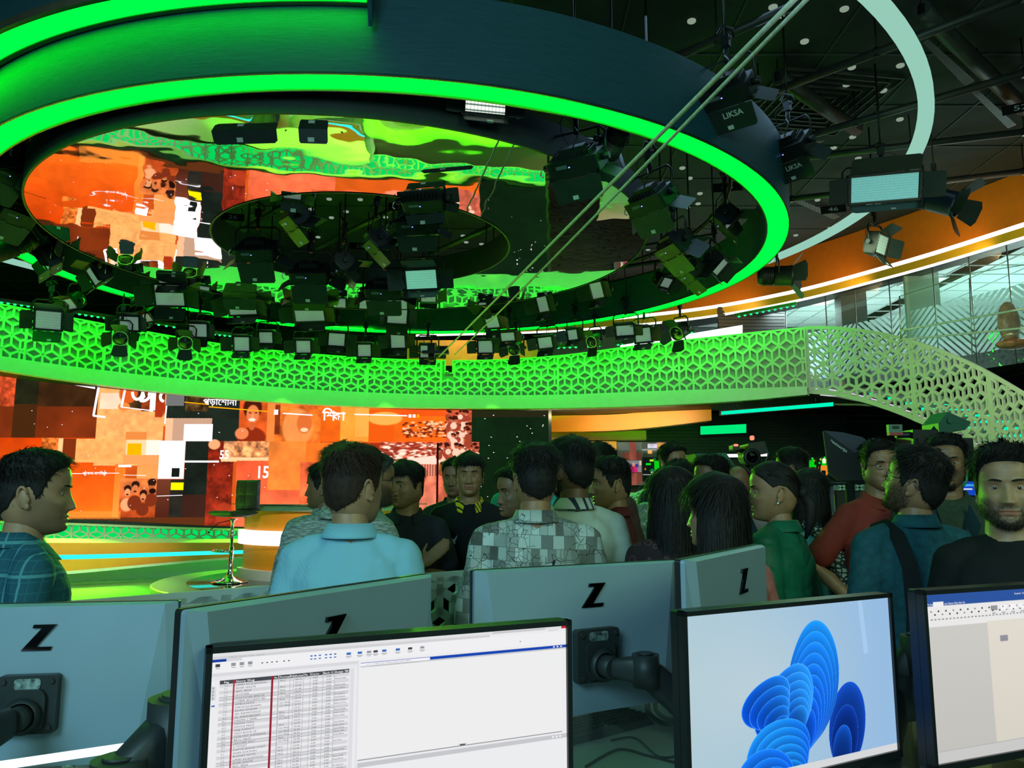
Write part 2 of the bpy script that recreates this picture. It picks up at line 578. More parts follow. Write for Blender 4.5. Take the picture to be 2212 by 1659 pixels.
# thin white profile ring close to the ceiling
WC = Vector((-2.26, 11.16)); WA, WB, WZ = 7.64, 7.05, 5.7
mb = MB()
annulus(mb, WC, WA - .16, WB - .16, WA, WB, WZ); annulus(mb, WC, WA - .16, WB - .16, WA, WB, WZ + .07)
band(mb, WC, WA, WB, WZ, WZ + .07); band(mb, WC, WA - .16, WB - .16, WZ, WZ + .07)
tag(mb.build('light_ring', M_STRIPPALE), 'wide thin white light ring under the black ceiling, circling outside the navy ring', 'light ring')

# ================================================================ gallery with lit lattice front
gx = [-420, 0, 250, 500, 760, 1000, 1200, 1400, 1600, 1738]
gY = smooth_interp(gx, [11.3, 12.4, 13.2, 13.9, 14.35, 14.6, 14.65, 14.4, 13.9, 13.4])
gT = smooth_interp(gx, [575, 655, 703, 745, 770, 778, 768, 742, 720, 706])
gB = smooth_interp(gx, [690, 770, 805, 830, 848, 855, 855, 848, 842, 838])
gS = smooth_interp(gx, [712, 798, 835, 862, 878, 882, 882, 877, 866, 853])
def gal(px, which, out=0.0):
    f = {'T': gT, 'B': gB, 'S': gS}[which]
    Y = gY(px)
    return at(px, f(px), Y)
# resample the curve by length
PX = [-420 + k * 2158 / 400 for k in range(401)]
GT = [gal(x, 'T') for x in PX]; GB = [gal(x, 'B') for x in PX]; GS = [gal(x, 'S') for x in PX]
Ls = [0.0]
for k in range(400):
    Ls.append(Ls[-1] + (Vector((GT[k + 1].x - GT[k].x, GT[k + 1].y - GT[k].y))).length)
Ls = np.array(Ls)
def gal_uv(u, v, d=0.0):
    """u metres along, v 0..1 from bottom to top, d metres towards the back"""
    i = min(399, max(0, int(np.searchsorted(Ls, u) - 1)))
    t = (u - Ls[i]) / (Ls[i + 1] - Ls[i])
    b = GB[i].lerp(GB[i + 1], t); tp = GT[i].lerp(GT[i + 1], t)
    j0, j1 = max(0, i - 3), min(400, i + 4)
    tan = Vector((GT[j1].x - GT[j0].x, GT[j1].y - GT[j0].y, 0)).normalized()
    nor = Vector((-tan.y, tan.x, 0))
    p = Vector((tp.x, tp.y, b.z + (tp.z - b.z) * v))
    return p + nor * d
def u_of_px(px):
    return float(np.interp(px, PX, Ls))
gallery = thing('gallery_balustrade', 'long curved gallery front of pale pierced lattice glowing bright green above the video wall', 'balustrade', (0, 15.2, 3.5))
joints = [-420, -150, 62, 230, 395, 545, 685, 795, 953, 1205, 1465, 1738]
notch = (966, 978)
for k in range(len(joints) - 1):
    x0, x1 = joints[k], joints[k + 1]
    u0, u1 = u_of_px(x0), u_of_px(x1)
    W = u1 - u0; Hh = 0.8
    polys = lattice_strips(W, Hh, 0.145, 0.036, 0.022)
    mb = MB()
    if x0 == 953:      # a narrow slot is cut into the top of this one
        n0, n1 = u_of_px(963) - u0, u_of_px(977) - u0
        polys = [p for p in polys if not (min(q[0] for q in p) < n1 and max(q[0] for q in p) > n0 and max(q[1] for q in p) > .5 * Hh and (max(q[0] for q in p) - min(q[0] for q in p)) < 1)]
        polys = [p for p in polys if not (max(q[0] for q in p) - min(q[0] for q in p) > 1 and max(q[1] for q in p) > .7)]
        polys += [[(0, Hh - .022), (n0, Hh - .022), (n0, Hh), (0, Hh)], [(n1, Hh - .022), (W, Hh - .022), (W, Hh), (n1, Hh)],
                  [(n0 - .02, .5), (n0, .5), (n0, Hh), (n0 - .02, Hh)], [(n1, .5), (n1 + .02, .5), (n1 + .02, Hh), (n1, Hh)], [(n0, .5), (n1, .5), (n1, .52), (n0, .52)]]
    map_strips(mb, polys, lambda u, v, d: gal_uv(u0 + u, v / Hh, d), 0.02)
    place_in(mb.build('lattice_panel', M_LATT), gallery)
    mb = MB()
    nn = max(4, int(W / .2))
    if x0 == 953:
        for a, b, top in ((0, n0, 1), (n0, n1, .62), (n1, W, 1)):
            q = max(1, int((b - a) / .15))
            mb.sheet([[gal_uv(u0 + a + (b - a) * i / q, v, .045) for i in range(q + 1)] for v in (0, top)], 0, False)
    else:
        mb.sheet([[gal_uv(u0 + W * i / nn, v, .045) for i in range(nn + 1)] for v in (0, 1)], 0, False)
    place_in(mb.build('backing_panel', M_BACKING), gallery)
# bottom fascia of the gallery and the slab behind it
mb = MB()
def gal_s(k, dz, d):
    p = gal_uv(Ls[k], 0, d)
    return Vector((p.x, p.y, GS[k].z + dz)) if dz is not None else p
rows = [[gal_uv(Ls[k], 0, -.06) + Vector((0, 0, .005)) for k in range(0, 401, 4)],
        [gal_s(k, 0, -.06) for k in range(0, 401, 4)],
        [gal_s(k, 0, .14) for k in range(0, 401, 4)],
        [gal_uv(Ls[k], 0, .14) for k in range(0, 401, 4)]]
mb.sheet(rows, 0, False)
mb.sheet([[gal_uv(Ls[k], 0, -.06) + Vector((0, 0, .005)) for k in range(0, 401, 4)], [gal_uv(Ls[k], 0, .05) + Vector((0, 0, .005)) for k in range(0, 401, 4)]], 0, False)
struct(mb, 'trim_2', M_PALE)
mb = MB()   # walkway of the gallery
rows = [[gal_uv(Ls[k], 0, .06) + Vector((0, 0, .0)) for k in range(0, 401, 4)], [gal_uv(Ls[k], 0, 1.6) for k in range(0, 401, 4)]]
mb.sheet(rows, 0, False)
mb.sheet([[p - Vector((0, 0, .2)) for p in rows[0]], [p - Vector((0, 0, .2)) for p in rows[1]]], 0, False)
struct(mb, 'trim_3', M_DARK)

# ================================================================ light battens washing the gallery
def batten(pts, label, name='light_batten'):
    root = thing(name, label, 'light', pts[0], group=None)
    a, b = Vector(pts[0]), Vector(pts[-1])
    mb = MB()
    for i in range(len(pts) - 1):
        p, q = Vector(pts[i]), Vector(pts[i + 1])
        d = (q - p); L = d.length
        R = d.to_track_quat('X', 'Z').to_matrix().to_4x4(); R.translation = (p + q) / 2
        mb.box((0, 0, .035), (L + .02, .07, .05), 0, R)
    place_in(mb.build('housing', M_PIPE), root)
    mb = MB()
    for i in range(len(pts) - 1):
        p, q = Vector(pts[i]), Vector(pts[i + 1])
        n = max(2, int((q - p).length / .085))
        for k in range(n):
            c = p.lerp(q, (k + .5) / n)
            mb.ball(c + Vector((0, 0, .0)), (.024, .024, .016), 8, 5)
    o = mb.build('lenses', emis('green_lens', (0.02, 1.0, 0.25), 1.6)); tag(o, kind='stuff')
    place_in(o, root)
    return root
segs = [((-90, 640), (82, 665)), ((165, 678), (245, 690)), ((318, 698), (384, 708)), ((458, 722), (502, 727)), ((672, 737), (700, 739)), ((810, 746), (838, 747)),
        ((1015, 748), (1080, 752)), ((1200, 752), (1300, 748)), ((1330, 746), (1500, 718)), ((1590, 685), (1720, 660))]
bl = ['leftmost green dotted light batten over the lattice gallery', 'short green dotted batten right of the first broad barn door light on the left', 'green dotted batten over the gallery between the first two hanging light pairs',
      'green dotted batten left of the twin square lights over the gallery', 'tiny stretch of green batten between two square lights', 'tiny stretch of green batten left of the camera slider head', 'green dotted batten right of the gallery slot',
      'green dotted batten in front of the orange wall over the gallery', 'long green dotted batten rising over the right of the gallery', 'green dotted batten in front of the slatted wall upstairs']
for (p, q), lb in zip(segs, bl):
    Y0, Y1 = gY(p[0]) - .55, gY(q[0]) - .55
    batten([at(p[0], p[1], Y0), at((p[0] + q[0]) / 2, (p[1] + q[1]) / 2, (Y0 + Y1) / 2 + .01), at(q[0], q[1], Y1)], lb)
for px in (-330, -120, 80, 290, 480, 690, 880, 1090, 1290, 1480, 1650):
    u = u_of_px(px)
    p = gal_uv(u, 1.0, -.62) + Vector((0, 0, .38)); t = gal_uv(u, .35, 0)
    e = 25 if px < 1500 else 15
    lamp('batten_light', 'AREA', p, e, (0.006, 1.0, 0.012), t, 1.9, 0.12)
# ================================================================ video wall
svx = [-330, 0, 200, 513, 700, 945, 1185]
sY = smooth_interp(svx, [12.3, 13.2, 13.7, 14.6, 14.95, 15.25, 15.4])
sTop = smooth_interp(svx, [690, 760, 795, 830, 845, 858, 865])
sBot = smooth_interp(svx, [1118, 1121, 1124, 1139, 1138, 1136, 1134])
NX, NY = 1350, 480
SX0, SX1 = -330.0, 1185.0
xs = np.linspace(SX0, SX1, NX); ys = np.linspace(0, 1, NY)
Xg, Vg = np.meshgrid(xs, ys)
topv = np.array([sTop(x) for x in xs]); botv = np.array([sBot(x) for x in xs])
Yg = topv[None, :] + (botv - topv)[None, :] * Vg           # photograph row of each point of the picture
rng = np.random.RandomState(3)
def vnoise(X, Y, s, seed=0):
    r = np.random.RandomState(seed)
    G = r.rand(64, 64)
    x = X / s + 10.3; y = Y / s + 7.7
    xi = np.floor(x).astype(int); yi = np.floor(y).astype(int)
    fx = x - xi; fy = y - yi
    fx = fx * fx * (3 - 2 * fx); fy = fy * fy * (3 - 2 * fy)
    g = lambda a, b: G[a % 64, b % 64]
    return (g(xi, yi) * (1 - fx) + g(xi + 1, yi) * fx) * (1 - fy) + (g(xi, yi + 1) * (1 - fx) + g(xi + 1, yi + 1) * fx) * fy
def fbm(X, Y, s, seed=0, o=4):
    v = 0; a = .5; t = 0
    for k in range(o):
        v = v + a * vnoise(X, Y, s / 2**k, seed + k); t += a; a *= .55
    return v / t
IMG = np.zeros((NY, NX, 3))
def setc(mask, col):
    IMG[mask] = np.array(col) / 255.0
def rect(x0, y0, x1, y1, col, a=1.0, grad=None, noise=0, ns=30, seed=1, sl=0.0):
    c0, c1 = np.searchsorted(xs, (x0, x1)); S = (slice(None), slice(c0, c1)); X_ = Xg[S]; yy = Yg[S]; I_ = IMG[S]
    m = (yy >= y0) & (yy <= y1)
    c = np.array(col, float)[None, None, :] / 255 * np.ones(I_.shape)
    if grad is not None:
        t = np.clip((yy - y0) / max(1, y1 - y0), 0, 1)[..., None]
        c = c * (1 - t) + np.array(grad)[None, None, :] / 255 * t
    if noise:
        c = c * (1 + noise * (fbm(X_, yy, ns, seed)[..., None] - .5) * 2)
    I_[m] = (I_ * (1 - a) + c * a)[m]
def blob(cx, cy, rx, ry, col, a=1.0, soft=.3):
    c0, c1 = np.searchsorted(xs, (cx - rx, cx + rx)); S = (slice(None), slice(c0, c1))
    d = ((Xg[S] - cx) / rx) ** 2 + ((Yg[S] - cy) / ry) ** 2
    w = np.clip((1 - d) / soft, 0, 1)[..., None] * a
    IMG[S] = IMG[S] * (1 - w) + np.array(col)[None, None, :] / 255 * w
# --- left board: orange-brown news collage
rect(-330, 600, 1185, 1200, (200, 70, 20), grad=(225, 95, 25), noise=.25, ns=120, seed=5)
rect(-330, 600, 205, 950, (70, 30, 12), grad=(120, 45, 15), noise=.25, ns=60)
rect(24, 780, 75, 875, (32, 32, 18), noise=.3); rect(75, 780, 205, 880, (58, 34, 16), noise=.3); rect(24, 875, 75, 950, (66, 36, 14))
rect(-330, 780, 24, 880, (190, 70, 35), noise=.7, ns=14)
rect(-330, 948, 275, 1130, (205, 62, 8), grad=(250, 110, 25), noise=.18, ns=50)
rect(205, 780, 350, 1008, (240, 165, 95), noise=.16, ns=12, seed=8); rect(210, 850, 255, 885, (250, 205, 175), noise=.1); 
rect(163, 950, 275, 1000, (238, 165, 90), noise=.14, ns=12, seed=9); rect(136, 950, 165, 1000, (120, 45, 15)); rect(91, 948, 126, 998, (225, 110, 40), noise=.6, ns=8); rect(126, 949, 137, 998, (240, 190, 130))
rect(147, 995, 275, 1001, (245, 170, 95)); rect(270, 935, 315, 952, (222, 130, 60))
rect(205, 948, 350, 1010, (240, 165, 95), a=.0)
rect(263, 828, 322, 885, (60, 40, 20), noise=.6, ns=20); blob(270, 850, 22, 25, (210, 85, 30)); blob(262, 880, 14, 10, (235, 130, 60)); rect(300, 828, 350, 890, (120, 50, 20), noise=.5, ns=15)
rect(350, 833, 370, 922, (235, 160, 90), noise=.1); rect(330, 885, 346, 903, (170, 55, 25)); blob(341, 884, 13, 20, (165, 50, 20), .9)
rect(354, 835, 513, 905, (28, 36, 28), noise=.4, ns=30); rect(395, 842, 446, 890, (70, 50, 25), noise=1.0, ns=9, seed=4)
rect(355, 905, 372, 955, (245, 180, 140)); rect(370, 905, 459, 955, (190, 150, 125)); rect(455, 905, 513, 955, (28, 38, 30)); rect(272, 952, 345, 985, (250, 200, 150)); rect(315, 953, 345, 985, (255, 225, 210))
rect(268, 985, 345, 1005, (235, 150, 85)); rect(300, 1005, 345, 1040, (240, 150, 80), noise=.1)
rect(252, 1005, 275, 1120, (240, 115, 35), grad=(245, 150, 60))
rect(266, 1035, 343, 1124, (220, 120, 60), grad=(170, 60, 20), noise=.35, ns=18)
rect(343, 1037, 372, 1124, (110, 55, 35), grad=(70, 30, 20)); rect(372, 1037, 450, 1131, (38, 36, 30), noise=.3, ns=25); rect(400, 955, 455, 1133, (24, 32, 26), noise=.3)
rect(400, 1070, 450, 1140, (90, 30, 20), a=.5)
rect(-330, 1118, 505, 1150, (90, 45, 20)); 
rect(125, 1105, 270, 1121, (250, 150, 60), a=.6)
# boys cheering
for bx, by, s, c in ((282, 1065, 9, (225, 150, 100)), (298, 1058, 10, (205, 115, 65)), (333, 1055, 9, (180, 90, 50)), (316, 1075, 9, (215, 130, 80))):
    blob(bx, by - s * .9, s * .95, s * .9, (45, 20, 12)); blob(bx, by, s * .75, s, c); blob(bx, by + s * .5, s * .35, s * .22, (70, 20, 12))
    blob(bx, by + s * 2.9, s * 1.6, s * 1.7, (120, 45, 22) if bx != 282 else (235, 160, 110)); 
blob(333, 1043, 10, 8, (45, 22, 15)); blob(335, 1062, 8, 6, (30, 14, 10))
# portraits on the darker middle part
rect(513, 855, 573, 955, (215, 85, 30), noise=.3, ns=25)
blob(541, 882, 22, 26, (70, 22, 10)); blob(542, 896, 15, 22, (222, 120, 70)); blob(541, 908, 8, 4, (255, 215, 190)); blob(536, 893, 3, 1.6, (70, 20, 10)); blob(549, 893, 3, 1.6, (70, 20, 10)); blob(542, 900, 2.2, 4, (240, 150, 100)); blob(541, 948, 34, 26, (135, 40, 15)); blob(520, 938, 16, 14, (225, 125, 75)); blob(541, 922, 7, 10, (200, 95, 50))
rect(573, 855, 592, 960, (235, 130, 60), noise=.15)
rect(590, 862, 690, 958, (225, 105, 35), noise=.55, ns=22, seed=12)
blob(640, 925, 36, 45, (240, 150, 80), .8); blob(655, 915, 18, 25, (205, 95, 40), .8); blob(655, 930, 9, 5, (255, 200, 160))
rect(590, 875, 602, 940, (100, 35, 15), a=.8)
rect(450, 955, 505, 1135, (120, 30, 15), grad=(150, 45, 25), noise=.5, ns=14, seed=21); blob(462, 962, 14, 12, (235, 160, 110)); blob(490, 1110, 20, 25, (180, 60, 30), .7)
rect(482, 955, 530, 997, (225, 150, 100), noise=.6, ns=9); rect(505, 955, 580, 997, (205, 130, 80), noise=.9, ns=10, seed=31); rect(478, 990, 580, 999, (255, 195, 140))
rect(512, 997, 700, 1145, (215, 80, 45), grad=(240, 110, 70), noise=.3, ns=35, seed=6); rect(580, 955, 660, 1060, (235, 125, 50), noise=.25, ns=40, seed=13)
rect(690, 860, 965, 956, (240, 105, 20), grad=(235, 95, 20), noise=.2, ns=40); rect(733, 862, 795, 956, (250, 145, 50), noise=.15); rect(795, 885, 850, 956, (225, 85, 15)); rect(850, 862, 965, 900, (225, 80, 20), noise=.1)
blob(830, 905, 40, 16, (250, 185, 90), .8); rect(765, 870, 795, 945, (250, 170, 80), a=.6)
for k in range(150):
    x = 870 + rng.rand() * 110; y = 912 + rng.rand() * 34
    blob(x, y, 3 + 4 * rng.rand(), 1.5 + 3 * rng.rand(), (110, 30, 12) if rng.rand() < .6 else (250, 190, 140), .9, .8)
rect(660, 958, 765, 1000, (235, 110, 35), noise=.2); rect(765, 958, 820, 1005, (170, 50, 20), noise=.3)
rect(650, 1000, 820, 1095, (228, 95, 55), noise=.4, ns=30, seed=44)
rect(820, 956, 945, 1100, (215, 100, 70), grad=(235, 130, 100), noise=.35, ns=24, seed=17)
for k in range(260):
    x = 822 + rng.rand() * 120; y = 958 + rng.rand() * 45
    blob(x, y, 3 + 8 * rng.rand(), 1.5 + 3 * rng.rand(), (255, 220, 195) if rng.rand() < .4 else (140, 45, 30), .9, .7)
m = (Xg > 880) & (Xg < 943) & (Yg > 985 + .12 * (943 - Xg)) & (Yg < 1004); setc(m, (250, 205, 185))
m = (Xg > 880) & (Xg < 943) & (Yg > 1005) & (Yg < 1030); IMG[m] = (np.where(np.sin(Xg * 1.1)[..., None] > 0, 1, .55) * np.array([225, 130, 105]) / 255)[m]
rect(947, 956, 1035, 1110, (200, 95, 70), noise=.4, ns=18, seed=19); rect(963, 883, 1018, 956, (200, 80, 50), noise=.35, ns=15)
for k in range(90):
    x = 948 + rng.rand() * 84; y = 962 + rng.rand() * 110 * rng.rand() + 0
    if k % 2: x = 966 + rng.rand() * 50; y = 888 + rng.rand() * 66
    s = 4 + 3 * rng.rand()
    blob(x, y + 2.4 * s, s * 1.5, s * 1.5, (240, 190, 165) if rng.rand() < .5 else (150, 60, 40)); blob(x, y, s * .8, s, (180, 90, 60)); blob(x, y - s * .6, s * .9, s * .6, (60, 20, 12))
# dark right board
rect(1018, 860, 1190, 956, (14, 34, 16), noise=.25, ns=50); rect(1035, 956, 1190, 1140, (12, 32, 14), noise=.2, ns=50); rect(1018, 866, 1186, 902, (34, 34, 18)); 
rect(943.5, 958, 947, 1135, (16, 8, 5))
IMG = np.clip(IMG, 0, 1)
LIN = np.where(IMG <= .04045, IMG / 12.92, ((IMG + .055) / 1.055) ** 2.4)
def raster_mesh(name, P, LINC, m, parent=None, flip=False):
    ny, nx = P.shape[:2]
    me = D.meshes.new(name)
    nv = nx * ny
    me.vertices.add(nv)
    me.vertices.foreach_set('co', P.reshape(-1).astype(np.float32))
    nf = (nx - 1) * (ny - 1)
    i = np.arange(ny - 1)[:, None] * nx + np.arange(nx - 1)[None, :]
    q = np.stack([i, i + nx, i + nx + 1, i + 1], -1) if not flip else np.stack([i, i + 1, i + nx + 1, i + nx], -1)
    me.loops.add(nf * 4); me.polygons.add(nf)
    me.loops.foreach_set('vertex_index', q.reshape(-1).astype(np.int32))
    me.polygons.foreach_set('loop_start', (np.arange(nf) * 4).astype(np.int32))
    me.polygons.foreach_set('loop_total', np.full(nf, 4, np.int32))
    a = me.color_attributes.new('picture', 'FLOAT_COLOR', 'POINT')
    col = np.concatenate([LINC.reshape(-1, 3), np.ones((nv, 1))], 1)
    a.data.foreach_set('color', col.reshape(-1).astype(np.float32))
    me.materials.append(m)
    me.update(); me.validate()
    o = D.objects.new(name, me); C.objects.link(o)
    if parent is not None: place_in(o, parent)
    return o
P = np.zeros((NY, NX, 3))
for i, x in enumerate(xs):
    Y = sY(x)
    pt = at(x, topv[i], Y); pb = at(x, botv[i], Y)
    for j in range(3):
        P[:, i, j] = pt[j] + (pb[j] - pt[j]) * (Vg[:, i] if j != 9 else 0)
    P[:, i, 0] = (pt.x + pb.x) / 2; P[:, i, 1] = Y
# photograph rows are not linear in height, but over so few degrees they nearly are
vw = thing('video_wall', 'huge curved video wall under the gallery with an orange news collage and Bengali words', 'video wall', (-4, 15.5, .9))
M_SCREEN = emis_attr('video_wall_picture', 1.3)
raster_mesh('screen', P, LIN, M_SCREEN, vw)
def scr(px, py, d=0.0):
    Y = sY(px); i = (px - SX0) / (SX1 - SX0) * (NX - 1); i0 = int(max(0, min(NX - 2, i))); t = i - i0
    tp = topv[i0] * (1 - t) + topv[i0 + 1] * t; bt = botv[i0] * (1 - t) + botv[i0 + 1] * t
    v = (py - tp) / (bt - tp)
    a = P[0, i0] * (1 - t) + P[0, i0 + 1] * t; b = P[-1, i0] * (1 - t) + P[-1, i0 + 1] * t
    p = a + (b - a) * v
    return Vector((p[0], p[1] - d, p[2]))
SCM = [emis('screen_white', (1, 0.93, 1.0), 1.5), emis('screen_yellow', srgb(250, 225, 0), 1.3), emis('screen_amber', srgb(250, 170, 0), 1.3), emis('screen_dark', srgb(24, 32, 24), 1.0), emis('screen_grey', srgb(120, 120, 120), 1.0)]
mb = MB()
def sq(x0, y0, x1, y1, mi, d=.006, s0=0.0):
    n = max(1, int(abs(x1 - x0) / 12))
    mb.sheet([[scr(x0 + (x1 - x0) * k / n, y + s0 * (x1 - x0) * k / n, d) for k in range(n + 1)] for y in (y1, y0)], mi, False)
def sline(x0, y0, x1, y1, w, mi, d=.007):
    if abs(x1 - x0) > abs(y1 - y0):
        n = max(1, int(abs(x1 - x0) / 12))
        mb.sheet([[scr(x0 + (x1 - x0) * k / n, y0 + (y1 - y0) * k / n + s * w / 2, d) for k in range(n + 1)] for s in (1, -1)], mi, False)
    else:
        mb.sheet([[scr(x0 + s * w / 2, y0, d), scr(x1 + s * w / 2, y1, d)] for s in (-1, 1)], mi, False)
sline(-200, 765, 197, 839, 5, 0); sline(206, 822, 198, 900, 5, 0); sline(197, 900, 224, 903, 4, 0)
sline(264, 828, 257, 881, 5, 0); sline(356, 833, 353, 917, 3, 0); sline(257, 881, 326, 889, 2, 0)
sq(395, 918, 457, 955, 0); sq(345, 954, 400, 1036, 0); sq(400, 997, 474, 1001, 0); sq(374, 1013, 391, 1032, 3, .009); sq(374, 1044, 401, 1060, 1); sq(276, 960, 306, 985, 2); sq(259, 1006, 287, 1011, 0)
sq(318, 835, 330, 888, 0, .006); sq(353, 853, 392, 878, 4, .012); sline(393, 870, 446, 875, 2, 2); sline(446, 880, 574, 890, 2.2, 2); sq(588, 886, 597, 897, 0)
sline(607, 894, 672, 898, 2.5, 0); sline(763, 896, 878, 899, 2.5, 0); sq(881, 896, 887, 903, 0); sq(890, 896, 896, 903, 0); sq(899, 896, 904, 903, 2)
sline(156, 1025, 188, 1025, 1.2, 0); sline(232, 1024, 262, 1024, 1.2, 0); sline(190, 1019, 190, 1030, 1, 0); sline(231, 1018, 231, 1030, 1, 0)
sline(345, 1073, 400, 1071, 1.2, 0); sline(272, 1028, 320, 1029, 1, 0)
for k in range(60):
    x = 1022 + rng.rand() * 155 if k < 26 else 20 + rng.rand() * 560
    y = 880 + rng.rand() * (200 if k < 26 else 240)
    sq(x, y, x + 1.5 + 1.5 * rng.rand(), y + 1.2, 0)
def on_screen(cx, cy, slope=0.0):
    return lambda x, y: scr(cx + x, cy - y + slope * x, .010)
put_text(mb, '\u09aa\u09dc\u09be\u09c7\u09b6\u09be\u09a8\u09be', 19, on_screen(470, 876, .03), 0, .012)
put_text(mb, '\u09ac\u09cd\u09af\u09ac\u09b8\u09be-\u09ac\u09be\u09a3\u09bf\u099c\u09cd\u09af', 8, on_screen(210, 1027), 0, .01)
put_text(mb, '\u09bf\u09b6', 29, on_screen(708, 909, .02), 0, .02)
put_text(mb, '\u0995\u09be', 26, on_screen(729, 909, .02), 0, .02)
put_text(mb, '15', 36, on_screen(569, 1034), 0, .02, sx=.8)
put_text(mb, '55', 26, on_screen(485, 993), 0, .02, sx=.8)
# the big cut-off letter, drawn as strokes
def stroke(pts, w, mi=0):
    for k in range(len(pts) - 1):
        (x0, y0), (x1, y1) = pts[k], pts[k + 1]
        L = math.hypot(x1 - x0, y1 - y0) or 1
        nx, ny = -(y1 - y0) / L * w / 2, (x1 - x0) / L * w / 2
        ex, ey = (x1 - x0) / L * w * .3, (y1 - y0) / L * w * .3
        a, b, c, e = (x0 - ex + nx, y0 - ey + ny), (x1 + ex + nx, y1 + ey + ny), (x1 + ex - nx, y1 + ey - ny), (x0 - ex - nx, y0 - ey - ny)
        mb.quad(scr(*a, .0115), scr(*e, .0115), scr(*c, .0115), scr(*b, .0115), mi)
arc = lambda cx, cy, rx, ry, a0, a1, n=12: [(cx + rx * math.cos(math.radians(a0 + (a1 - a0) * k / n)), cy + ry * math.sin(math.radians(a0 + (a1 - a0) * k / n))) for k in range(n + 1)]
stroke(arc(290, 848, 11, 16, -60, 175), 6); stroke(arc(307, 848, 9, 16, -120, 20), 6); stroke([(299, 840), (304, 858), (298, 868)], 6); stroke(arc(300, 856, 16, 12, 10, 80, 6), 6)
stroke([(265, 829), (350, 838)], 4); stroke([(326, 832), (322, 889)], 7); stroke(arc(348, 858, 8, 10, 100, 270, 8), 6)
place_in(mb.build('screen_graphics', SCM), vw)
mb = MB()
def edge_line(f, w, d0, d1, dy=0):
    N_ = 60
    rows = [[], [], [], []]
    for k in range(N_ + 1):
        x = SX0 + (SX1 + 4 - SX0) * k / N_
        p = scr(min(x, SX1), f(min(x, SX1)) + dy, 0)
        rows[0].append(p + Vector((0, -d0, w))); rows[1].append(p + Vector((0, -d0, -w))); rows[2].append(p + Vector((0, d1, -w))); rows[3].append(p + Vector((0, d1, w)))
    mb.sheet(rows + [rows[0]], 0, False)
edge_line(sBot, .03, .04, .2, 2)
pr = scr(1185, 865); mb.box((pr.x + .03, pr.y + .05, 2.2), (.06, .25, 2.9))
place_in(mb.build('frame', M_BLACK), vw)
mb = MB()
mb.sheet([[Vector((P[0, i, 0], P[0, i, 1] + .25, z)) for i in range(0, NX, 20)] for z in (.5, 3.6)], 0, False)
place_in(mb.build('back_cover', M_BLACK), vw)
# ================================================================ stage under the video wall
M_STAGE = mat('green_lit_glossy_floor', (0.42, 0.50, 0.17), 0.16, var=0.05, scale=1.5)  # green of the stage lighting is mixed into the base colour
M_BRUSH = mat('brushed_steel_floor', (0.50, 0.46, 0.42), 0.28, 0.7, var=0.12, scale=4, stretch=(1, 30, 1))
M_BLACKGLASS = mat('black_glass', (0.012, 0.012, 0.012), 0.04, var=0.1)
mb = MB()
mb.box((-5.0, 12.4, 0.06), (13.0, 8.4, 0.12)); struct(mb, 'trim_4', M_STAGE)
PC = Vector((-2.62, 11.75))
pod = thing('round_podium', 'low round brushed metal podium with black glass inlay under the orange anchor desk', 'podium', (PC.x, PC.y, .12))
mb = MB(); mb.lathe([(0, .12), (2.42, .12), (2.42, .29), (2.40, .30), (2.0, .30), (1.98, .296), (0, .296)], 96, 0, Matrix.Translation((PC.x, PC.y, 0)), False)
place_in(mb.build('steel_rim', M_BRUSH), pod)
mb = MB(); mb.lathe([(0, .303), (1.97, .303), (1.97, .297)], 96, 0, Matrix.Translation((PC.x, PC.y, 0)), False)
place_in(mb.build('glass_inlay', M_BLACKGLASS), pod)

# curved low wall under the screen: lattice strip, then stepped orange bench with a cyan line
def px_strip(mb, x0, x1, fa, fb, Ya, Yb, mi=0, n=40):
    rows = [[at(x0 + (x1 - x0) * k / n, f(x0 + (x1 - x0) * k / n), Y(x0 + (x1 - x0) * k / n)) for k in range(n + 1)] for f, Y in ((fb, Yb), (fa, Ya))]
    mb.sheet(rows, mi, False)
lx = [-330, 90, 500, 900, 1185]
l1 = smooth_interp(lx, [1118, 1128, 1142, 1144, 1142]); l2 = smooth_interp(lx, [1160, 1168, 1174, 1176, 1176])
plinth = thing('lattice_plinth', 'low pierced lattice strip glowing green directly under the video wall', 'plinth', at(200, 1170, 14.7))
Yp = lambda x: sY(x) - .12
xs_ = [-330 + 1515 * k / 60 for k in range(61)]
TT = [at(x, l1(x), Yp(x)) for x in xs_]; TB = [at(x, l2(x), Yp(x)) for x in xs_]
LL = [0]
for k in range(60): LL.append(LL[-1] + (TT[k + 1] - TT[k]).length)
def pl_uv(u, v, d=0):
    i = min(59, max(0, int(np.searchsorted(LL, u) - 1))); t = (u - LL[i]) / (LL[i + 1] - LL[i])
    p = TB[i].lerp(TB[i + 1], t).lerp(TT[i].lerp(TT[i + 1], t), v)
    return p + Vector((0, d, 0))
mb = MB(); map_strips(mb, lattice_strips(LL[-1], .36, .145, .03, .02), lambda u, v, d: pl_uv(u, v / .36, d), .02)
place_in(mb.build('lattice_panel', M_LATT), plinth)
mb = MB(); mb.sheet([[pl_uv(LL[-1] * k / 60, v, .05) for k in range(61)] for v in (0, 1)], 0, False)
place_in(mb.build('backing_panel', emis('plinth_diffuser', (0.0, .75, .12), 1.0)), plinth)
mb = MB(); mb.sheet([[pl_uv(LL[-1] * k / 60, 1, d) + Vector((0, 0, dz)) for k in range(61)] for d, dz in ((-.05, -.03), (-.05, .0), (.1, .0))], 0, False)
place_in(mb.build('top_ledge', M_PALE), plinth)

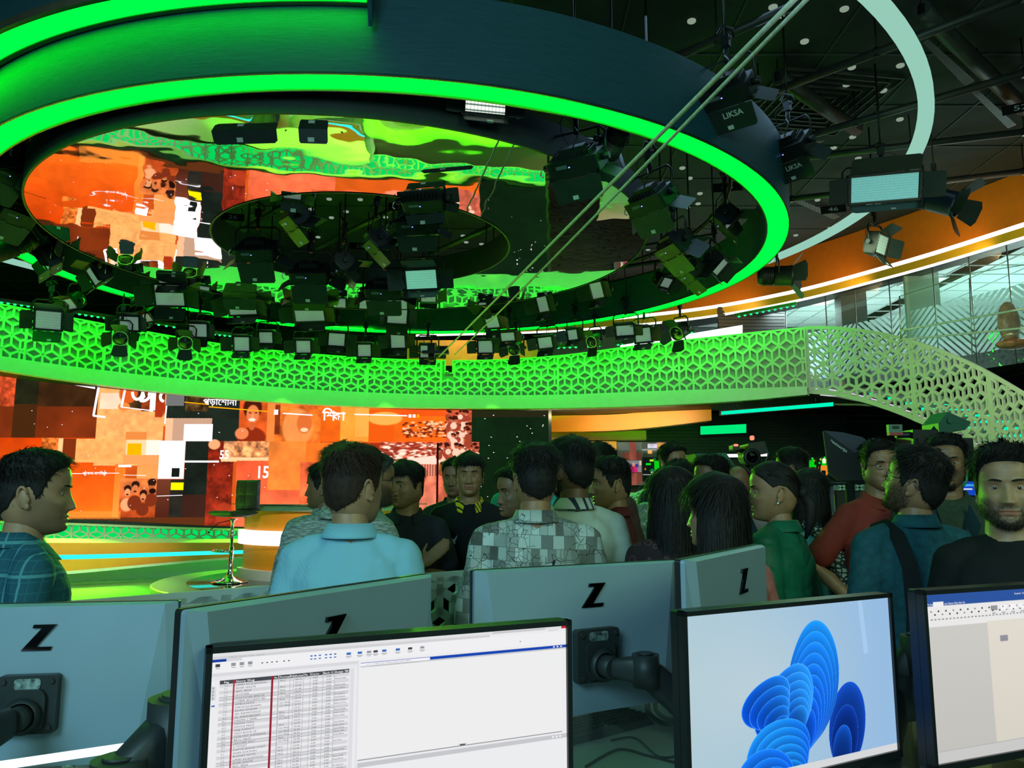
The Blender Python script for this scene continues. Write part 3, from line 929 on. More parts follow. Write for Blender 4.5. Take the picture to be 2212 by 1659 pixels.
bench = thing('stepped_bench', 'curved orange stepped bench with a thin cyan light line, left of the bar stool', 'bench', at(300, 1220, 12.2))
bx = [-330, 90, 500, 760]
b0 = smooth_interp(bx, [1168, 1172, 1172, 1170]); b1 = smooth_interp(bx, [1192, 1199, 1189, 1184]); b2 = smooth_interp(bx, [1204, 1209, 1197, 1190])
b3 = smooth_interp(bx, [1262, 1238, 1204, 1192]); b4 = smooth_interp(bx, [1270, 1245, 1208, 1195])
Yc = smooth_interp(bx, [10.6, 11.9, 13.2, 14.0]); Yd = smooth_interp(bx, [10.5, 11.8, 13.1, 13.95])
back = lambda f, d: (lambda x: f(x) + d)
mb = MB(); px_strip(mb, -330, 760, b0, b1, Yc, Yc)
place_in(mb.build('upper_face', M_ORANGE), bench)
mb = MB(); px_strip(mb, -330, 760, b1, b2, Yc, Yc)
place_in(mb.build('light_line', M_CYAN_LED), bench)
mb = MB(); px_strip(mb, -330, 760, b2, b3, Yd, Yd)
place_in(mb.build('lower_face', M_ORANGE), bench)
mb = MB(); px_strip(mb, -330, 760, b3, b4, back(Yd, -.05), back(Yd, -.05))
place_in(mb.build('edge_trim', M_PALE), bench)
mb = MB()
rows = []
for zz, dd in ((0, 0), (0, 1.1), (-.75, 1.1)):
    rows.append([at(x, b0(x), Yc(x)) + Vector((0, dd, zz)) for x in [-330 + 1090 * k / 30 for k in range(31)]])
mb.sheet(rows, 0, False)
place_in(mb.build('bench_top', M_PALE), bench)
for px in (-60, 150, 330, 560):
    p = at(px, 1172, sY(px) - .75); lamp('plinth_light', 'AREA', p + Vector((0, 0, -.02)), 2, (0.05, 1.0, 0.06), at(px, 1148, sY(px)), 1.8, .06)

# unseen green spots added at the gallery edge to brighten the stage floor
for px, tx_, ty_, e in ((-150, -9.5, 11.0, 2400), (60, -7.6, 11.6, 2600), (200, -6.6, 10.2, 2000), (1000, .6, 12.4, 2600), (760, -1.0, 9.2, 2000), (600, -3.6, 13.5, 1500), (820, -1.6, 13.4, 1700), (1050, .3, 13.4, 1700)):
    p = at(px, 820, gY(px) - .3); lamp('stage_fill', 'SPOT', p, e, (0.16, 1.0, 0.02), (tx_, ty_, .1), .1, spot=1.25)
for px, py, Y, tx_, ty_, tz_, e in ((527, 222, 6.0, -3.0, 11.5, .9, 650), (678, 228, 6.0, -2.2, 11.6, .9, 380), (120, 340, 7.4, -6.5, 12.4, .5, 1000)):
    q = at(px, py, Y); lamp('flood_beam', 'SPOT', (q.x, q.y, 4.15), e, (1.0, .93, .78), (tx_, ty_, tz_), .06, spot=.48, blend=.9)

# ---------------------------------------------------------------- anchor desk
def arc_pts(cx, cy, r, a0, a1, n, z):
    return [Vector((cx + r * math.cos(a0 + (a1 - a0) * k / n), cy + r * math.sin(a0 + (a1 - a0) * k / n), z)) for k in range(n + 1)]
AC = Vector((-2.72, 12.55)); a0, a1 = math.radians(206), math.radians(334)
desk = thing('anchor_desk', 'curved orange anchor desk with a glowing white band and pale top on the podium', 'desk', (AC.x, AC.y, .3))
def arc_band(name, r, z0, z1, m, th=.05, top=True):
    mb = MB()
    n = 40
    A = [arc_pts(AC.x, AC.y, rr, a0, a1, n, zz) for rr, zz in ((r, z0), (r, z1), (r - th, z1), (r - th, z0), (r, z0))]
    mb.sheet(A, 0, False)
    for e in (0, -1):
        mb.quad(A[0][e], A[1][e], A[2][e], A[3][e])
    return place_in(mb.build(name, m), desk)
arc_band('lower_panel', 1.42, .44, .79, M_ORANGE, .3)
M_DESKGLOW = emis('desk_light_band', (1.0, .98, .86), 1.7)
arc_band('light_band', 1.50, .79, .99, M_DESKGLOW, .10)
arc_band('upper_panel', 1.42, .99, 1.27, M_ORANGE, .3)
arc_band('base', 1.50, .30, .44, M_PALE, .45)
arc_band('desk_edge', 1.48, 1.27, 1.345, M_PALE, .62)
arc_band('glass_top', 1.62, 1.357, 1.369, mat('smoked_glass_top', (0.10, .16, .13), 0.06, var=.1), .75)

# ---------------------------------------------------------------- bar stool
def bar_stool(loc, rz):
    t = thing('bar_stool', 'black tufted swivel bar stool on a chrome trumpet foot beside the anchor desk', 'stool', loc, (0, 0, rz))
    M_CH = mat('chrome', (0.75, 0.75, 0.75), 0.08, 1.0, var=.02)
    M_LE = mat('black_leatherette', (0.02, 0.028, 0.026), 0.45, var=.2, bump=.1)
    mb = MB(); mb.lathe([(0, 0), (.21, 0), (.215, .012), (.18, .028), (.10, .045), (.05, .075), (.032, .12), (.028, .16)], 36); mb.build('foot', M_CH, t)
    mb = MB(); mb.lathe([(.028, .15), (.028, .42), (.019, .42), (.019, .72), (.03, .74), (.06, .76)], 20); mb.build('pole', M_CH, t)
    mb = MB(); mb.tube([Vector((.17 * math.cos(a), -.06 + .17 * math.sin(a), .38)) for a in [math.radians(200 + 140 * k / 16) for k in range(17)]], .011, 8)
    mb.tube([(-.16, -.12, .38), (-.03, 0, .38)], .01, 8); mb.tube([(.16, -.12, .38), (.03, 0, .38)], .01, 8); mb.build('footrest', M_CH, t)
    mb = MB(); mb.tube([(0, 0, .745), (-.1, -.12, .71), (-.15, -.2, .62)], .006, 6); mb.ball((-.155, -.21, .60), .014, 8, 6); mb.build('height_lever', M_BLACK, t)
    def pad(w, h, th, cur):
        N = 25; top = []; bot = []
        for j in range(N):
            v = -1 + 2 * j / (N - 1); rt = []; rb = []
            for i in range(N):
                u = -1 + 2 * i / (N - 1)
                e = (1 - abs(u) ** 8) ** .5 * (1 - abs(v) ** 8) ** .5
                tuft = .82 + .18 * abs(math.sin(1.5 * PI * u)) ** .4 * abs(math.sin(1.5 * PI * v)) ** .4
                z = th * e * tuft
                c = cur(v)
                rt.append(Vector((u * w, v * h, z + c))); rb.append(Vector((u * w, v * h, -th * .5 * e + c)))
            top.append(rt); bot.append(rb)
        m_ = MB(); m_.sheet(top, 0, True); m_.sheet([r[::-1] for r in bot], 0, True)
        return m_
    s_ = pad(.215, .20, .045, lambda v: .03 * v * v); sv = s_.v; s_.v = [(x, y, z + .80) for x, y, z in sv]; s_.build('seat', M_LE, t)
    b_ = pad(.215, .19, .04, lambda v: .0); b_.v = [(x, .21 - z, 1.04 + y) for x, y, z in b_.v]; b_.build('backrest', M_LE, t)
    mb = MB(); mb.tube([(0, .17, .78), (0, .225, .80), (0, .235, .90)], .022, 8); mb.build('back_bracket', M_BLACK, t)
    return t
_st = bar_stool((at(504, 1100, 11.1).x, 11.1, .303), math.radians(-32)); _st.scale = (1.16, 1.16, 1.14)

# ================================================================ amber beams right of the video wall
def beam(px0, px1, yt, yb, Y, m, name, label, th=.35, endface=True):
    n = 24
    Yf = Y if callable(Y) else (lambda x: Y)
    A = [[at(px0 + (px1 - px0) * k / n, f(px0 + (px1 - px0) * k / n), Yf(px0 + (px1 - px0) * k / n)) for k in range(n + 1)] for f in (yb, yt)]
    for k in range(n + 1):
        A[0][k].x = A[1][k].x
    B = [[p + Vector((0, th, 0)) for p in r] for r in A]
    mb = MB(); mb.sheet([A[0], A[1], B[1], B[0], A[0]], 0, False)
    for e in (0, -1):
        mb.quad(A[0][e], A[1][e], B[1][e], B[0][e])
    return tag(mb.build(name, m), label, 'wall beam')
L = lambda a, b, x0=1185, x1=1500: (lambda x: a + (b - a) * (x - x0) / (x1 - x0))
M_AMB2 = mat('bright_amber_laminate', (0.85, 0.40, 0.03), 0.42, var=.05)
beam(1170, 1396, L(872, 868), L(895, 888, 1185, 1396), 17.4, M_YELLOW, 'amber_beam', 'thin amber wall beam, topmost, half hidden by the gallery edge')
beam(1190, 1536, smooth_interp([1190, 1330, 1430, 1536], [898, 895, 886, 873]), smooth_interp([1190, 1330, 1430, 1536], [933, 930, 921, 908]), lambda x: 16.8 - (x - 1190) * .004, M_ORANGE, 'amber_beam', 'longest deep orange beam curving out to the right past the others', .4)
beam(1180, 1396, L(934, 930, 1185, 1396), L(952, 950, 1185, 1396), 17.4, M_YELLOW, 'amber_beam', 'amber wall beam just under the longest curving orange beam')
beam(1180, 1332, L(953, 953), L(972, 972), 17.2, M_AMB2, 'amber_beam', 'lowest and shortest glowing orange beam, above the heads of the crowd')
lamp('beam_fill', 'AREA', at(1300, 893, 15.0), 45, (1.0, .80, .40), at(1300, 915, 17.2), 2.8, .1)  # unseen lamp added under the gallery to brighten the amber beams
# ---------------------------------------------------------------- slatted wall and dark recess under the gallery
def slat_wall(name, px0, px1, Y, z0, z1, m=M_SLAT, dz=.075):
    xa, xb = at(px0, 900, Y).x, at(px1, 900, Y).x
    mb = MB(); mb.box(((xa + xb) / 2, Y + .06, (z0 + z1) / 2), (xb - xa, .06, z1 - z0))
    z = z0
    while z < z1 - dz * .5:
        mb.box(((xa + xb) / 2, Y + .015, z + dz * .42), (xb - xa, .03, dz * .8)); z += dz
    return struct(mb, name, m)
slat_wall('wall_rear', 1190, 1830, 18.6, 0, 3.4)
slat_wall('wall_side', 1825, 2400, 20.0, 0, 3.4)
slat_wall('wall_upper', 1560, 1706, 17.0, 3.45, 5.6)
def led_bar(x0, x1, ya, yb, yc, yd, Y, m, label, depth=.06, hang=0):
    a, b, c, d = at(x0, ya, Y), at(x1, yb, Y), at(x1, yd, Y), at(x0, yc, Y)
    t = thing('light_bar', label, 'light', a)
    mb = MB(); mb.quad(d, c, b, a); place_in(mb.build('diffuser', m), t)
    mb = MB(); o = Vector((0, depth, 0)); e = .015
    q = [d + Vector((-e, .003, -e)), c + Vector((e, .003, -e)), b + Vector((e, .003, e)), a + Vector((-e, .003, e))]
    mb.add(q + [p + o for p in q], [(0, 1, 2, 3), (7, 6, 5, 4), (0, 4, 5, 1), (1, 5, 6, 2), (2, 6, 7, 3), (3, 7, 4, 0)])
    place_in(mb.build('housing', M_BLACK), t)
    for f_ in ((.15, .85) if hang else ()):
        p_ = a.lerp(b, f_) + o * .5; mb = MB(); mb.tube([p_, p_ + Vector((0, 0, hang))], .008, 5); place_in(mb.build('hanger_rod', M_BLACK), t)
    return t
led_bar(1558, 1800, 889, 869, 896, 877, 12.7, M_MINT_LED, 'long thin slanting mint green light bar under the gallery end', hang=.1)
led_bar(1513, 1612, 921, 916, 939, 935, 18.45, emis('green_box_light', (0.0, .85, .20), 1.0), 'short broad green light box on the slatted wall')
# control desks far behind: line of white ceiling lamps, monitors and glass table
M_TVW = emis('white_tube', (1, 1, 1), 1.6)
for k, (x0, x1, y) in enumerate(((1398, 1428, 985), (1428, 1505, 984), (1566, 1598, 981), (1640, 1657, 979))):
    led_bar(x0, x1, y, y - .5, y + 7, y + 6.5, 18.53, M_TVW, ['leftmost short white tube light behind the crowd', 'longest white tube light behind the crowd', 'white tube light just left of the studio camera', 'small white tube light right of the studio camera'][k])
def flat_tv(px0, px1, y0, y1, Y, draw, label, name='wall_monitor', tilt=0.0):
    a, b = at(px0, y0, Y), at(px1, y1, Y)
    w, h = b.x - a.x, a.z - b.z
    t = thing(name, label, 'monitor', (a.x, Y, b.z), (0, 0, tilt))
    mb = MB(); mb.box((w / 2, .03, h / 2), (w + .02, .05, h + .02)); mb.build('casing', M_BLACK, t)
    nx_, ny_ = 60, 40
    U, V = np.meshgrid(np.linspace(0, 1, nx_), np.linspace(0, 1, ny_))
    im = draw(U, 1 - V)
    lin = np.where(im <= .04045, im / 12.92, ((im + .055) / 1.055) ** 2.4)
    P_ = np.stack([U * w, U * 0 - .002, V * h], -1)
    o = raster_mesh('screen', P_, lin, emis_attr('monitor_picture', 1.0)); o.data.polygons.foreach_get
    o.parent = t
    return t
def R3(im, U, V, x0, y0, x1, y1, c):
    m = (U >= x0) & (U <= x1) & (V >= y0) & (V <= y1); im[m] = np.array(c) / 255
def tv_red(U, V):
    im = np.zeros(U.shape + (3,)); im[:] = np.array((70, 80, 66)) / 255
    R3(im, U, V, 0, 0, .5, .2, (95, 105, 90)); R3(im, U, V, .1, .25, .48, .95, (110, 60, 45)); R3(im, U, V, .25, 0, .38, 1, (140, 75, 60)); R3(im, U, V, .52, .25, 1, .6, (45, 60, 40)); R3(im, U, V, .62, .05, .8, .14, (220, 215, 230)); R3(im, U, V, .8, .02, .98, .16, (190, 140, 70)); R3(im, U, V, .62, .17, .7, .27, (230, 160, 80)); R3(im, U, V, .5, .17, .98, .2, (150, 160, 150))
    return im * (1 + .3 * (vnoise(U * 60, V * 60, 9)[..., None] - .5))
def tv_guest(U, V):
    im = np.zeros(U.shape + (3,)); im[:] = np.array((130, 130, 135)) / 255
    R3(im, U, V, .3, .3, .8, .6, (60, 50, 130)); m = ((U - .5) / .28) ** 2 + ((V - .9) / .45) ** 2 < 1; im[m] = np.array((205, 40, 110)) / 255
    m = ((U - .5) / .11) ** 2 + ((V - .33) / .17) ** 2 < 1; im[m] = np.array((200, 150, 120)) / 255
    R3(im, U, V, 0, 0, .12, 1, (210, 190, 150)); R3(im, U, V, .88, 0, 1, .4, (210, 200, 170)); return im
def tv_multi(U, V):
    im = np.zeros(U.shape + (3,)); im[:] = np.array((12, 25, 18)) / 255
    r = np.random.RandomState(int(U.size) % 97 + 5)
    for _ in range(24):
        x, y = r.rand() * .9, r.rand() * .6
        R3(im, U, V, x, y, x + .05 + .12 * r.rand(), y + .05 + .08 * r.rand(), [(0, 235, 40), (190, 240, 60), (20, 120, 60), (230, 240, 220), (200, 120, 40)][r.randint(5)])
    R3(im, U, V, .4, .15, .85, .5, (0, 210, 20)); R3(im, U, V, 0, .7, 1, .72, (180, 190, 190)); return im
def tv_orange(U, V):
    im = tv_multi(U, V); R3(im, U, V, .3, .4, .9, .8, (240, 140, 40)); R3(im, U, V, .5, .1, .8, .3, (250, 250, 230)); R3(im, U, V, .35, .6, .75, .85, (15, 15, 15)); return im
def tv_blue(U, V):
    im = np.zeros(U.shape + (3,)); im[:] = np.array((20, 70, 190)) / 255
    R3(im, U, V, .1, .2, .9, .35, (60, 160, 230)); R3(im, U, V, 0, .5, .5, .6, (210, 220, 230)); return im
flat_tv(1333, 1442, 955, 1048, 18.35, tv_red, 'big dark wall screen with a reddish picture behind the crowd')
flat_tv(1351, 1386, 995, 1020, 17.6, tv_guest, 'small monitor showing a person in pink on a purple chair')
flat_tv(1388, 1452, 988, 1040, 17.9, tv_multi, 'multiview monitor with green and lime tiles left of the tall camera')
flat_tv(1737, 1764, 988, 1030, 17.6, tv_multi, 'multiview monitor with green wave tiles right of the tall camera')
flat_tv(1765, 1790, 986, 1036, 17.5, tv_orange, 'multiview monitor with orange and white tiles left of the teleprompter hood')
flat_tv(2080, 2120, 1040, 1070, 9.0, tv_blue, 'blue screen between the man in the blazer and the man in black')
# glass topped table and lattice screen that glow green behind the crowd
mb = MB(); a, b = at(1300, 1050, 15.5), at(1460, 1050, 15.5)
mb.box(((a.x + b.x) / 2, 15.5, 1.52), (b.x - a.x, .8, .04)); mb.box(((a.x + b.x) / 2, 15.5, .76), ((b.x - a.x) * .9, .5, 1.48))
tag(mb.build('counter', M_PALE), 'pale counter under the far monitors behind the red shirt', 'counter')
gl = thing('curved_lattice_screen', 'curved green lattice screen glowing behind the heads of the crowd', 'screen', at(1400, 1100, 9.5))
def gsc(u, v, d=0):
    x = 1352 + 200 * (u / 1.25); top = 1074 - 48 * math.sin(min(1, u / 1.25) * PI * .62)
    p = at(x, top, 9.5 - .3 * math.sin(u)); return Vector((p.x, p.y + d, p.z - (1 - v) * .62))
mb = MB(); map_strips(mb, lattice_strips(1.25, .6, .05, .014, .02), lambda u, v, d: gsc(u, v / .6, d), .01, split=.08); place_in(mb.build('lattice_panel', M_LATT), gl)
mb = MB(); mb.sheet([[gsc(1.25 * k / 16, v, .03) for k in range(17)] for v in (-1.2, 1)], 0, False); place_in(mb.build('backing_panel', M_BACKING), gl)
lamp('screen_wash', 'AREA', at(1420, 960, 8.9), 7, (0.05, 1, .08), at(1420, 1090, 9.5), .8, .1)

led_bar(1340, 1604, 746, 702, 764, 733, 15.9, emis('window_white', (.95, 1, 1), 2.2), 'bright white slanting window strip behind the lights over the gallery end')
mb = MB(); a, b = at(880, 735, 16.2), at(1172, 790, 16.2); mb.box(((a.x + b.x) / 2, 16.25, (a.z + b.z) / 2), (b.x - a.x, .1, a.z - b.z)); tag(mb.build('wall_panel', mat('lit_orange_panel', (.85, .30, .04), .5)), 'flat orange wall panel visible over the middle of the gallery', 'wall panel')
lamp('panel_light', 'AREA', at(1020, 700, 15.6), 10, (1, .75, .45), at(1020, 760, 16.2), 1.6, .1)
# ================================================================ upper floor: orange bulkhead, white light lines, glass offices
ox = [900, 1190, 1480, 1700, 1920, 2212, 2500]
oYf = smooth_interp(ox, [19.3, 18.8, 17.5, 15.9, 14.0, 11.8, 10.2])
o1 = lambda x: atz(x, 600, 5.5)
def bulk(px, z, d=0.0):
    Y = oYf(px); a, _ = ray(px, 600)
    return Vector((a * Y, Y + d, z))
XS = [900 + 1600 * k / 60 for k in range(61)]
bh = thing('orange_bulkhead', 'long sweeping orange bulkhead with two white light lines above the upper glass offices', 'bulkhead', bulk(1900, 5.5))
mb = MB(); mb.sheet([[bulk(x, z) for x in XS] for z in (5.68, ZC - .01)], 0, True); place_in(mb.build('orange_face', mat('bulkhead_orange', (0.80, 0.21, 0.01), .5, var=.05)), bh)
mb = MB(); mb.sheet([[bulk(x, z) for x in XS] for z in (5.605, 5.68)], 0, True); place_in(mb.build('upper_light_line', M_WHITE_LED), bh)
mb = MB(); mb.sheet([[bulk(x, 5.605) for x in XS], [bulk(x, 5.47, .05) for x in XS]], 0, True); place_in(mb.build('amber_underside', M_YELLOW), bh)
mb = MB(); mb.sheet([[bulk(x, z, .05) for x in XS] for z in (5.42, 5.47)], 0, True); place_in(mb.build('lower_light_line', M_WHITE_LED), bh)
mb = MB(); mb.sheet([[bulk(x, 5.42, d) for x in XS] for d in (.05, .9)], 0, True); place_in(mb.build('soffit', M_BLACK), bh)
for px in (1500, 1750, 2000, 2200):
    p = bulk(px, 5.3, -1.1); lamp('bulkhead_light', 'AREA', p, 9, (1, .62, .3), bulk(px, 6.2), 2.0, .1)
# offices
M_GLASS = glass('office_glass', (0.80, 0.95, 0.90), .07, .02, .10)
M_FILM, _nt, _b = nodes_of('frosted_film')
_b.inputs['Base Color'].default_value = (.62, .72, .70, 1); _b.inputs['Roughness'].default_value = .6
_tl = _nt.nodes.new('ShaderNodeBsdfTranslucent'); _tl.inputs[0].default_value = (.62, .74, .72, 1)
_mx = _nt.nodes.new('ShaderNodeMixShader'); _mx.inputs[0].default_value = .6
_nt.links.new(_b.outputs[0], _mx.inputs[1]); _nt.links.new(_tl.outputs[0], _mx.inputs[2]); _nt.links.new(_mx.outputs[0], _nt.nodes['Material Output'].inputs[0])
M_OCEIL = mat('office_ceiling_tile', (0.50, 0.58, 0.56), .8, var=.06)
M_OWALL = mat('office_wall_grey', (0.10, 0.12, 0.12), .7, var=.15)
ZF = 3.45
mb = MB()   # upper floor slab
mb.add([bulk(x, ZF, -.9 if x > 1650 else .2) for x in XS] + [bulk(x, ZF, 9) for x in XS], [(k, k + 1, 62 + k, 61 + k) for k in range(60)])
mb.box((12.2, 14.8, ZF - .02), (8, 10.6, .02)); struct(mb, 'trim_5', M_DARK)
mb = MB(); mb.add([bulk(x, 5.62, .3) for x in XS] + [bulk(x, 5.62, 9) for x in XS], [(k, k + 1, 62 + k, 61 + k) for k in range(60)])
_bx = [bulk(x, 0).x for x in XS]; _by = [bulk(x, 0).y for x in XS]
for x in np.arange(4, 15, .6):
    y0 = float(np.interp(x, _bx, _by)) + .4; mb.box((x, (y0 + 19.1) / 2, 5.61), (.02, 19.1 - y0, .02))
for y in np.arange(11.4, 19, .6):
    x0 = float(np.interp(-y, [-q for q in _by], _bx)) + .4; mb.box(((x0 + 15) / 2, y, 5.61), (15 - x0, .02, .02))
mb.box((12.2, 14.8, 5.63), (8, 10.6, .02)); struct(mb, 'trim_6', M_OCEIL)
mb = MB(); mb.box((9, 19.2, 4.5), (16, .1, 2.2)); struct(mb, 'wall_office', M_OWALL)
def gl_pt(px, z, d=.35):
    p = bulk(px, z, d); return p
panes = [(1706, 1796), (1796, 1862), (1862, 1940), (1940, 2040), (2040, 2124), (2124, 2212), (2212, 2320)]
M_STEEL = mat('thin_steel_edge', (.45, .5, .48), .3, .8)
for k, (x0, x1) in enumerate(panes):
    t = thing('window_%d' % (k + 1), None, None, gl_pt(x0, ZF)); t['kind'] = 'structure'
    mb = MB(); mb.quad(gl_pt(x0, ZF), gl_pt(x1, ZF), gl_pt(x1, 5.45), gl_pt(x0, 5.45)); place_in(mb.build('window_pane', M_GLASS), t)
    mb = MB(); mb.tube([gl_pt(x0, ZF), gl_pt(x0, 5.45)], .012, 4); place_in(mb.build('window_frame', M_STEEL), t)
    # herringbone film of slanting stripes between 0.85 and 1.45 m above the upper floor
    A, B = gl_pt(x0, 0), gl_pt(x1, 0); Lw = Vector((B.x - A.x, B.y - A.y)).length
    mb = MB(); h0, h1 = ZF + .35, ZF + 1.32
    def fp(u, z): 
        p = A.lerp(B, u / Lw); return Vector((p.x, p.y - .006, z))
    seg = Lw
    for half in (0,):
        u0, u1 = half * seg, (half + 1) * seg
        for q in range(-22, 30):
            c = q * .125
            s_ = 1 if k % 2 else -1
            za = c + (0 if s_ > 0 else seg)
            P_ = [(0, za), (seg, za + s_ * seg), (seg, za + s_ * seg + .080), (0, za + .080)]
            Q = clip_poly(P_, 0, seg, 0, h1 - h0)
            if len(Q) > 2:
                if sum(Q[i][0] * Q[(i + 1) % len(Q)][1] - Q[(i + 1) % len(Q)][0] * Q[i][1] for i in range(len(Q))) < 0: Q = Q[::-1]
                mb.add([fp(u0 + u, h0 + v) for u, v in Q], [tuple(range(len(Q)))])
    place_in(mb.build('frosted_stripes', M_FILM), t)
def ceil_panel(px, py, w, d, label):
    c = atz(px, py, 5.585)
    t = thing('ceiling_panel_light', label, 'light', c)
    mb = MB(); mb.box((0, 0, 0), (w, d, .02)); mb.build('diffuser', emis('office_panel', (.92, 1, 1), 2.4), t)
    mb = MB()
    for sx, sy, a, b in ((0, -1, w + .06, .03), (0, 1, w + .06, .03), (-1, 0, .03, d), (1, 0, .03, d)):
        mb.box((sx * (w / 2 + .015), sy * (d / 2 + .015), .0), (a, b, .03))
    mb.build('frame', M_PALE, t)
    return t
ceil_panel(1755, 651, .8, .6, 'bright square ceiling panel light over the left upstairs office')
ceil_panel(1993, 608, .62, .6, 'bright square ceiling panel light over the middle upstairs office')
lamp('office_light', 'AREA', (6.6, 17.0, 3.6), 105, (.8, 1, 1), (6.6, 17.0, 5.5), 2.2)  # unseen uplight added behind the film to brighten the office ceiling
lamp('office_light', 'AREA', (6.3, 17.2, 5.5), 120, (.8, 1, 1), (6.3, 17.2, 3.5), 1.2)
lamp('office_light', 'AREA', (9.8, 14.6, 3.6), 170, (.8, 1, 1), (9.8, 14.6, 5.5), 2.2)  # second hidden uplight, added for the brightness of the office ceiling
lamp('office_light', 'AREA', (10.2, 14.0, 5.5), 120, (.8, 1, 1), (10.0, 14.0, 3.5), 1.2)
# dark column and opaque panels between offices
mb = MB(); a = atz(1888, 640, 5.3); b = bulk(1862, 4, 1.2); c = bulk(1930, 4, 1.2)
mb.box(((b.x + c.x) / 2, (b.y + c.y) / 2, 4.5), (c.x - b.x + .2, .3, 2.2)); struct(mb, 'wall_pier', mat('dark_pier', (.03, .035, .035), .5))
M_PALETEAL = mat('pale_teal_partition', (.42, .62, .58), .5, var=.04)
mb = MB(); b = bulk(2050, 4, .9); mb.box((b.x, b.y, 4.5), (.62, .06, 2.1)); struct(mb, 'wall_partition', M_PALETEAL)
flat_tv(1812, 1840, 668, 700, 16.4, tv_blue, 'blue monitor inside the left upstairs office')
t = thing('picture_frame', 'small pale framed picture on the office wall upstairs', 'picture', at(2010, 655, 19.1))
mb = MB(); a, b = at(1992, 636, 19.1), at(2042, 668, 19.1); w, h = b.x - a.x, a.z - b.z; cx_, cz_ = (a.x + b.x) / 2, (a.z + b.z) / 2
mb.box((cx_, 19.13, cz_), (w, .03, h)); place_in(mb.build('frame', mat('cream_frame', (.7, .72, .66), .5)), t)
mb = MB(); mb.box((cx_, 19.11, cz_), (w * .8, .02, h * .75)); place_in(mb.build('picture', mat('grey_print', (.45, .5, .48), .6, var=.4, scale=12)), t)
# glass balustrade of the upper floor with two pale handrails
t = thing('glass_balustrade', 'clear glass balustrade with two pale handrails before the upstairs offices', 'balustrade', at(2080, 720, 11.0))
def gb(px, py): 
    Y = 12.2 - (px - 1945) * .0052; return at(px, py, Y)
mb = MB(); mb.add([gb(1945, 612), gb(1948, 730), gb(2120, 742), gb(2240, 720), gb(2240, 560), gb(2100, 585)], [(0, 1, 2, 3, 4, 5)]); place_in(mb.build('glass_pane', M_GLASS), t)
mb = MB(); mb.tube([gb(1943, 640), gb(1946, 735)], .012, 6); mb.tube([gb(1955, 712), gb(1956, 735)], .012, 6); mb.tube([gb(1943, 640), gb(2100, 590), gb(2240, 568)], .006, 4); mb.tube([gb(2094, 600), gb(2100, 770)], .010, 6)
place_in(mb.build('post', M_STEEL), t)
for a, b in (((1946, 714), (2240, 662)), ((1946, 734), (2240, 706))):
    mb = MB(); mb.tube([gb(a[0] + (b[0] - a[0]) * k / 6, a[1] + (b[1] - a[1]) * k / 6) for k in range(7)], .016, 8); place_in(mb.build('handrail', mat('pale_rail', (.75, .78, .62), .35)), t)
t = thing('wrapped_chair', 'orange chair under clear wrapping on the upper floor', 'chair', at(2185, 760, 11.6))
mb = MB(); mb.ball((0, 0, .45), (.16, .12, .32), 16, 10); mb.ball((.05, .0, .12), (.26, .22, .08), 16, 8); mb.build('seat_shell', mat('wrapped_orange_plastic', (.55, .22, .10), .25, var=.5, scale=9, bump=.6, bscale=18), t)

# ================================================================ stairs with lattice sides, from the gallery end down to the right
sx = [1738, 1800, 1900, 2000, 2100, 2212, 2330]
stY = smooth_interp(sx, [13.5, 13.25, 12.6, 11.7, 10.7, 9.5, 8.4])
stT = smooth_interp(sx, [706, 706, 718, 745, 786, 850, 925])
stB = smooth_interp(sx, [850, 856, 884, 927, 982, 1047, 1120])
XP = [1738 + 592 * k / 120 for k in range(121)]
ST = [at(x, stT(x), stY(x)) for x in XP]; SB = [at(x, stB(x), stY(x)) for x in XP]
for k in range(121): SB[k].x = ST[k].x
SL = [0.0]
for k in range(120): SL.append(SL[-1] + (Vector((ST[k + 1].x - ST[k].x, ST[k + 1].y - ST[k].y))).length)
def st_pt(u, z, d=0):
    i = min(119, max(0, int(np.searchsorted(SL, u) - 1))); t = (u - SL[i]) / (SL[i + 1] - SL[i])
    p = ST[i].lerp(ST[i + 1], t); q = SB[i].lerp(SB[i + 1], t)
    tan = (ST[min(120, i + 2)] - ST[max(0, i - 2)]); nor = Vector((-tan.y, tan.x, 0)).normalized()
    if nor.x < 0: nor = -nor
    return Vector((p.x, p.y, z)) + nor * d, q.z, p.z
stairs = thing('staircase', 'staircase with pale pierced lattice side sweeping down at the right end of the gallery', 'staircase', SB[60])
jn = [0.0, SL[46], SL[80], SL[120]]
ztop = max(p.z for p in ST)
W = SL[-1]; zlo, zhi = SB[-1].z, ztop
polys = [p for p in lattice_strips(W, zhi - zlo, .155, .042, 0.001)[:-4]]
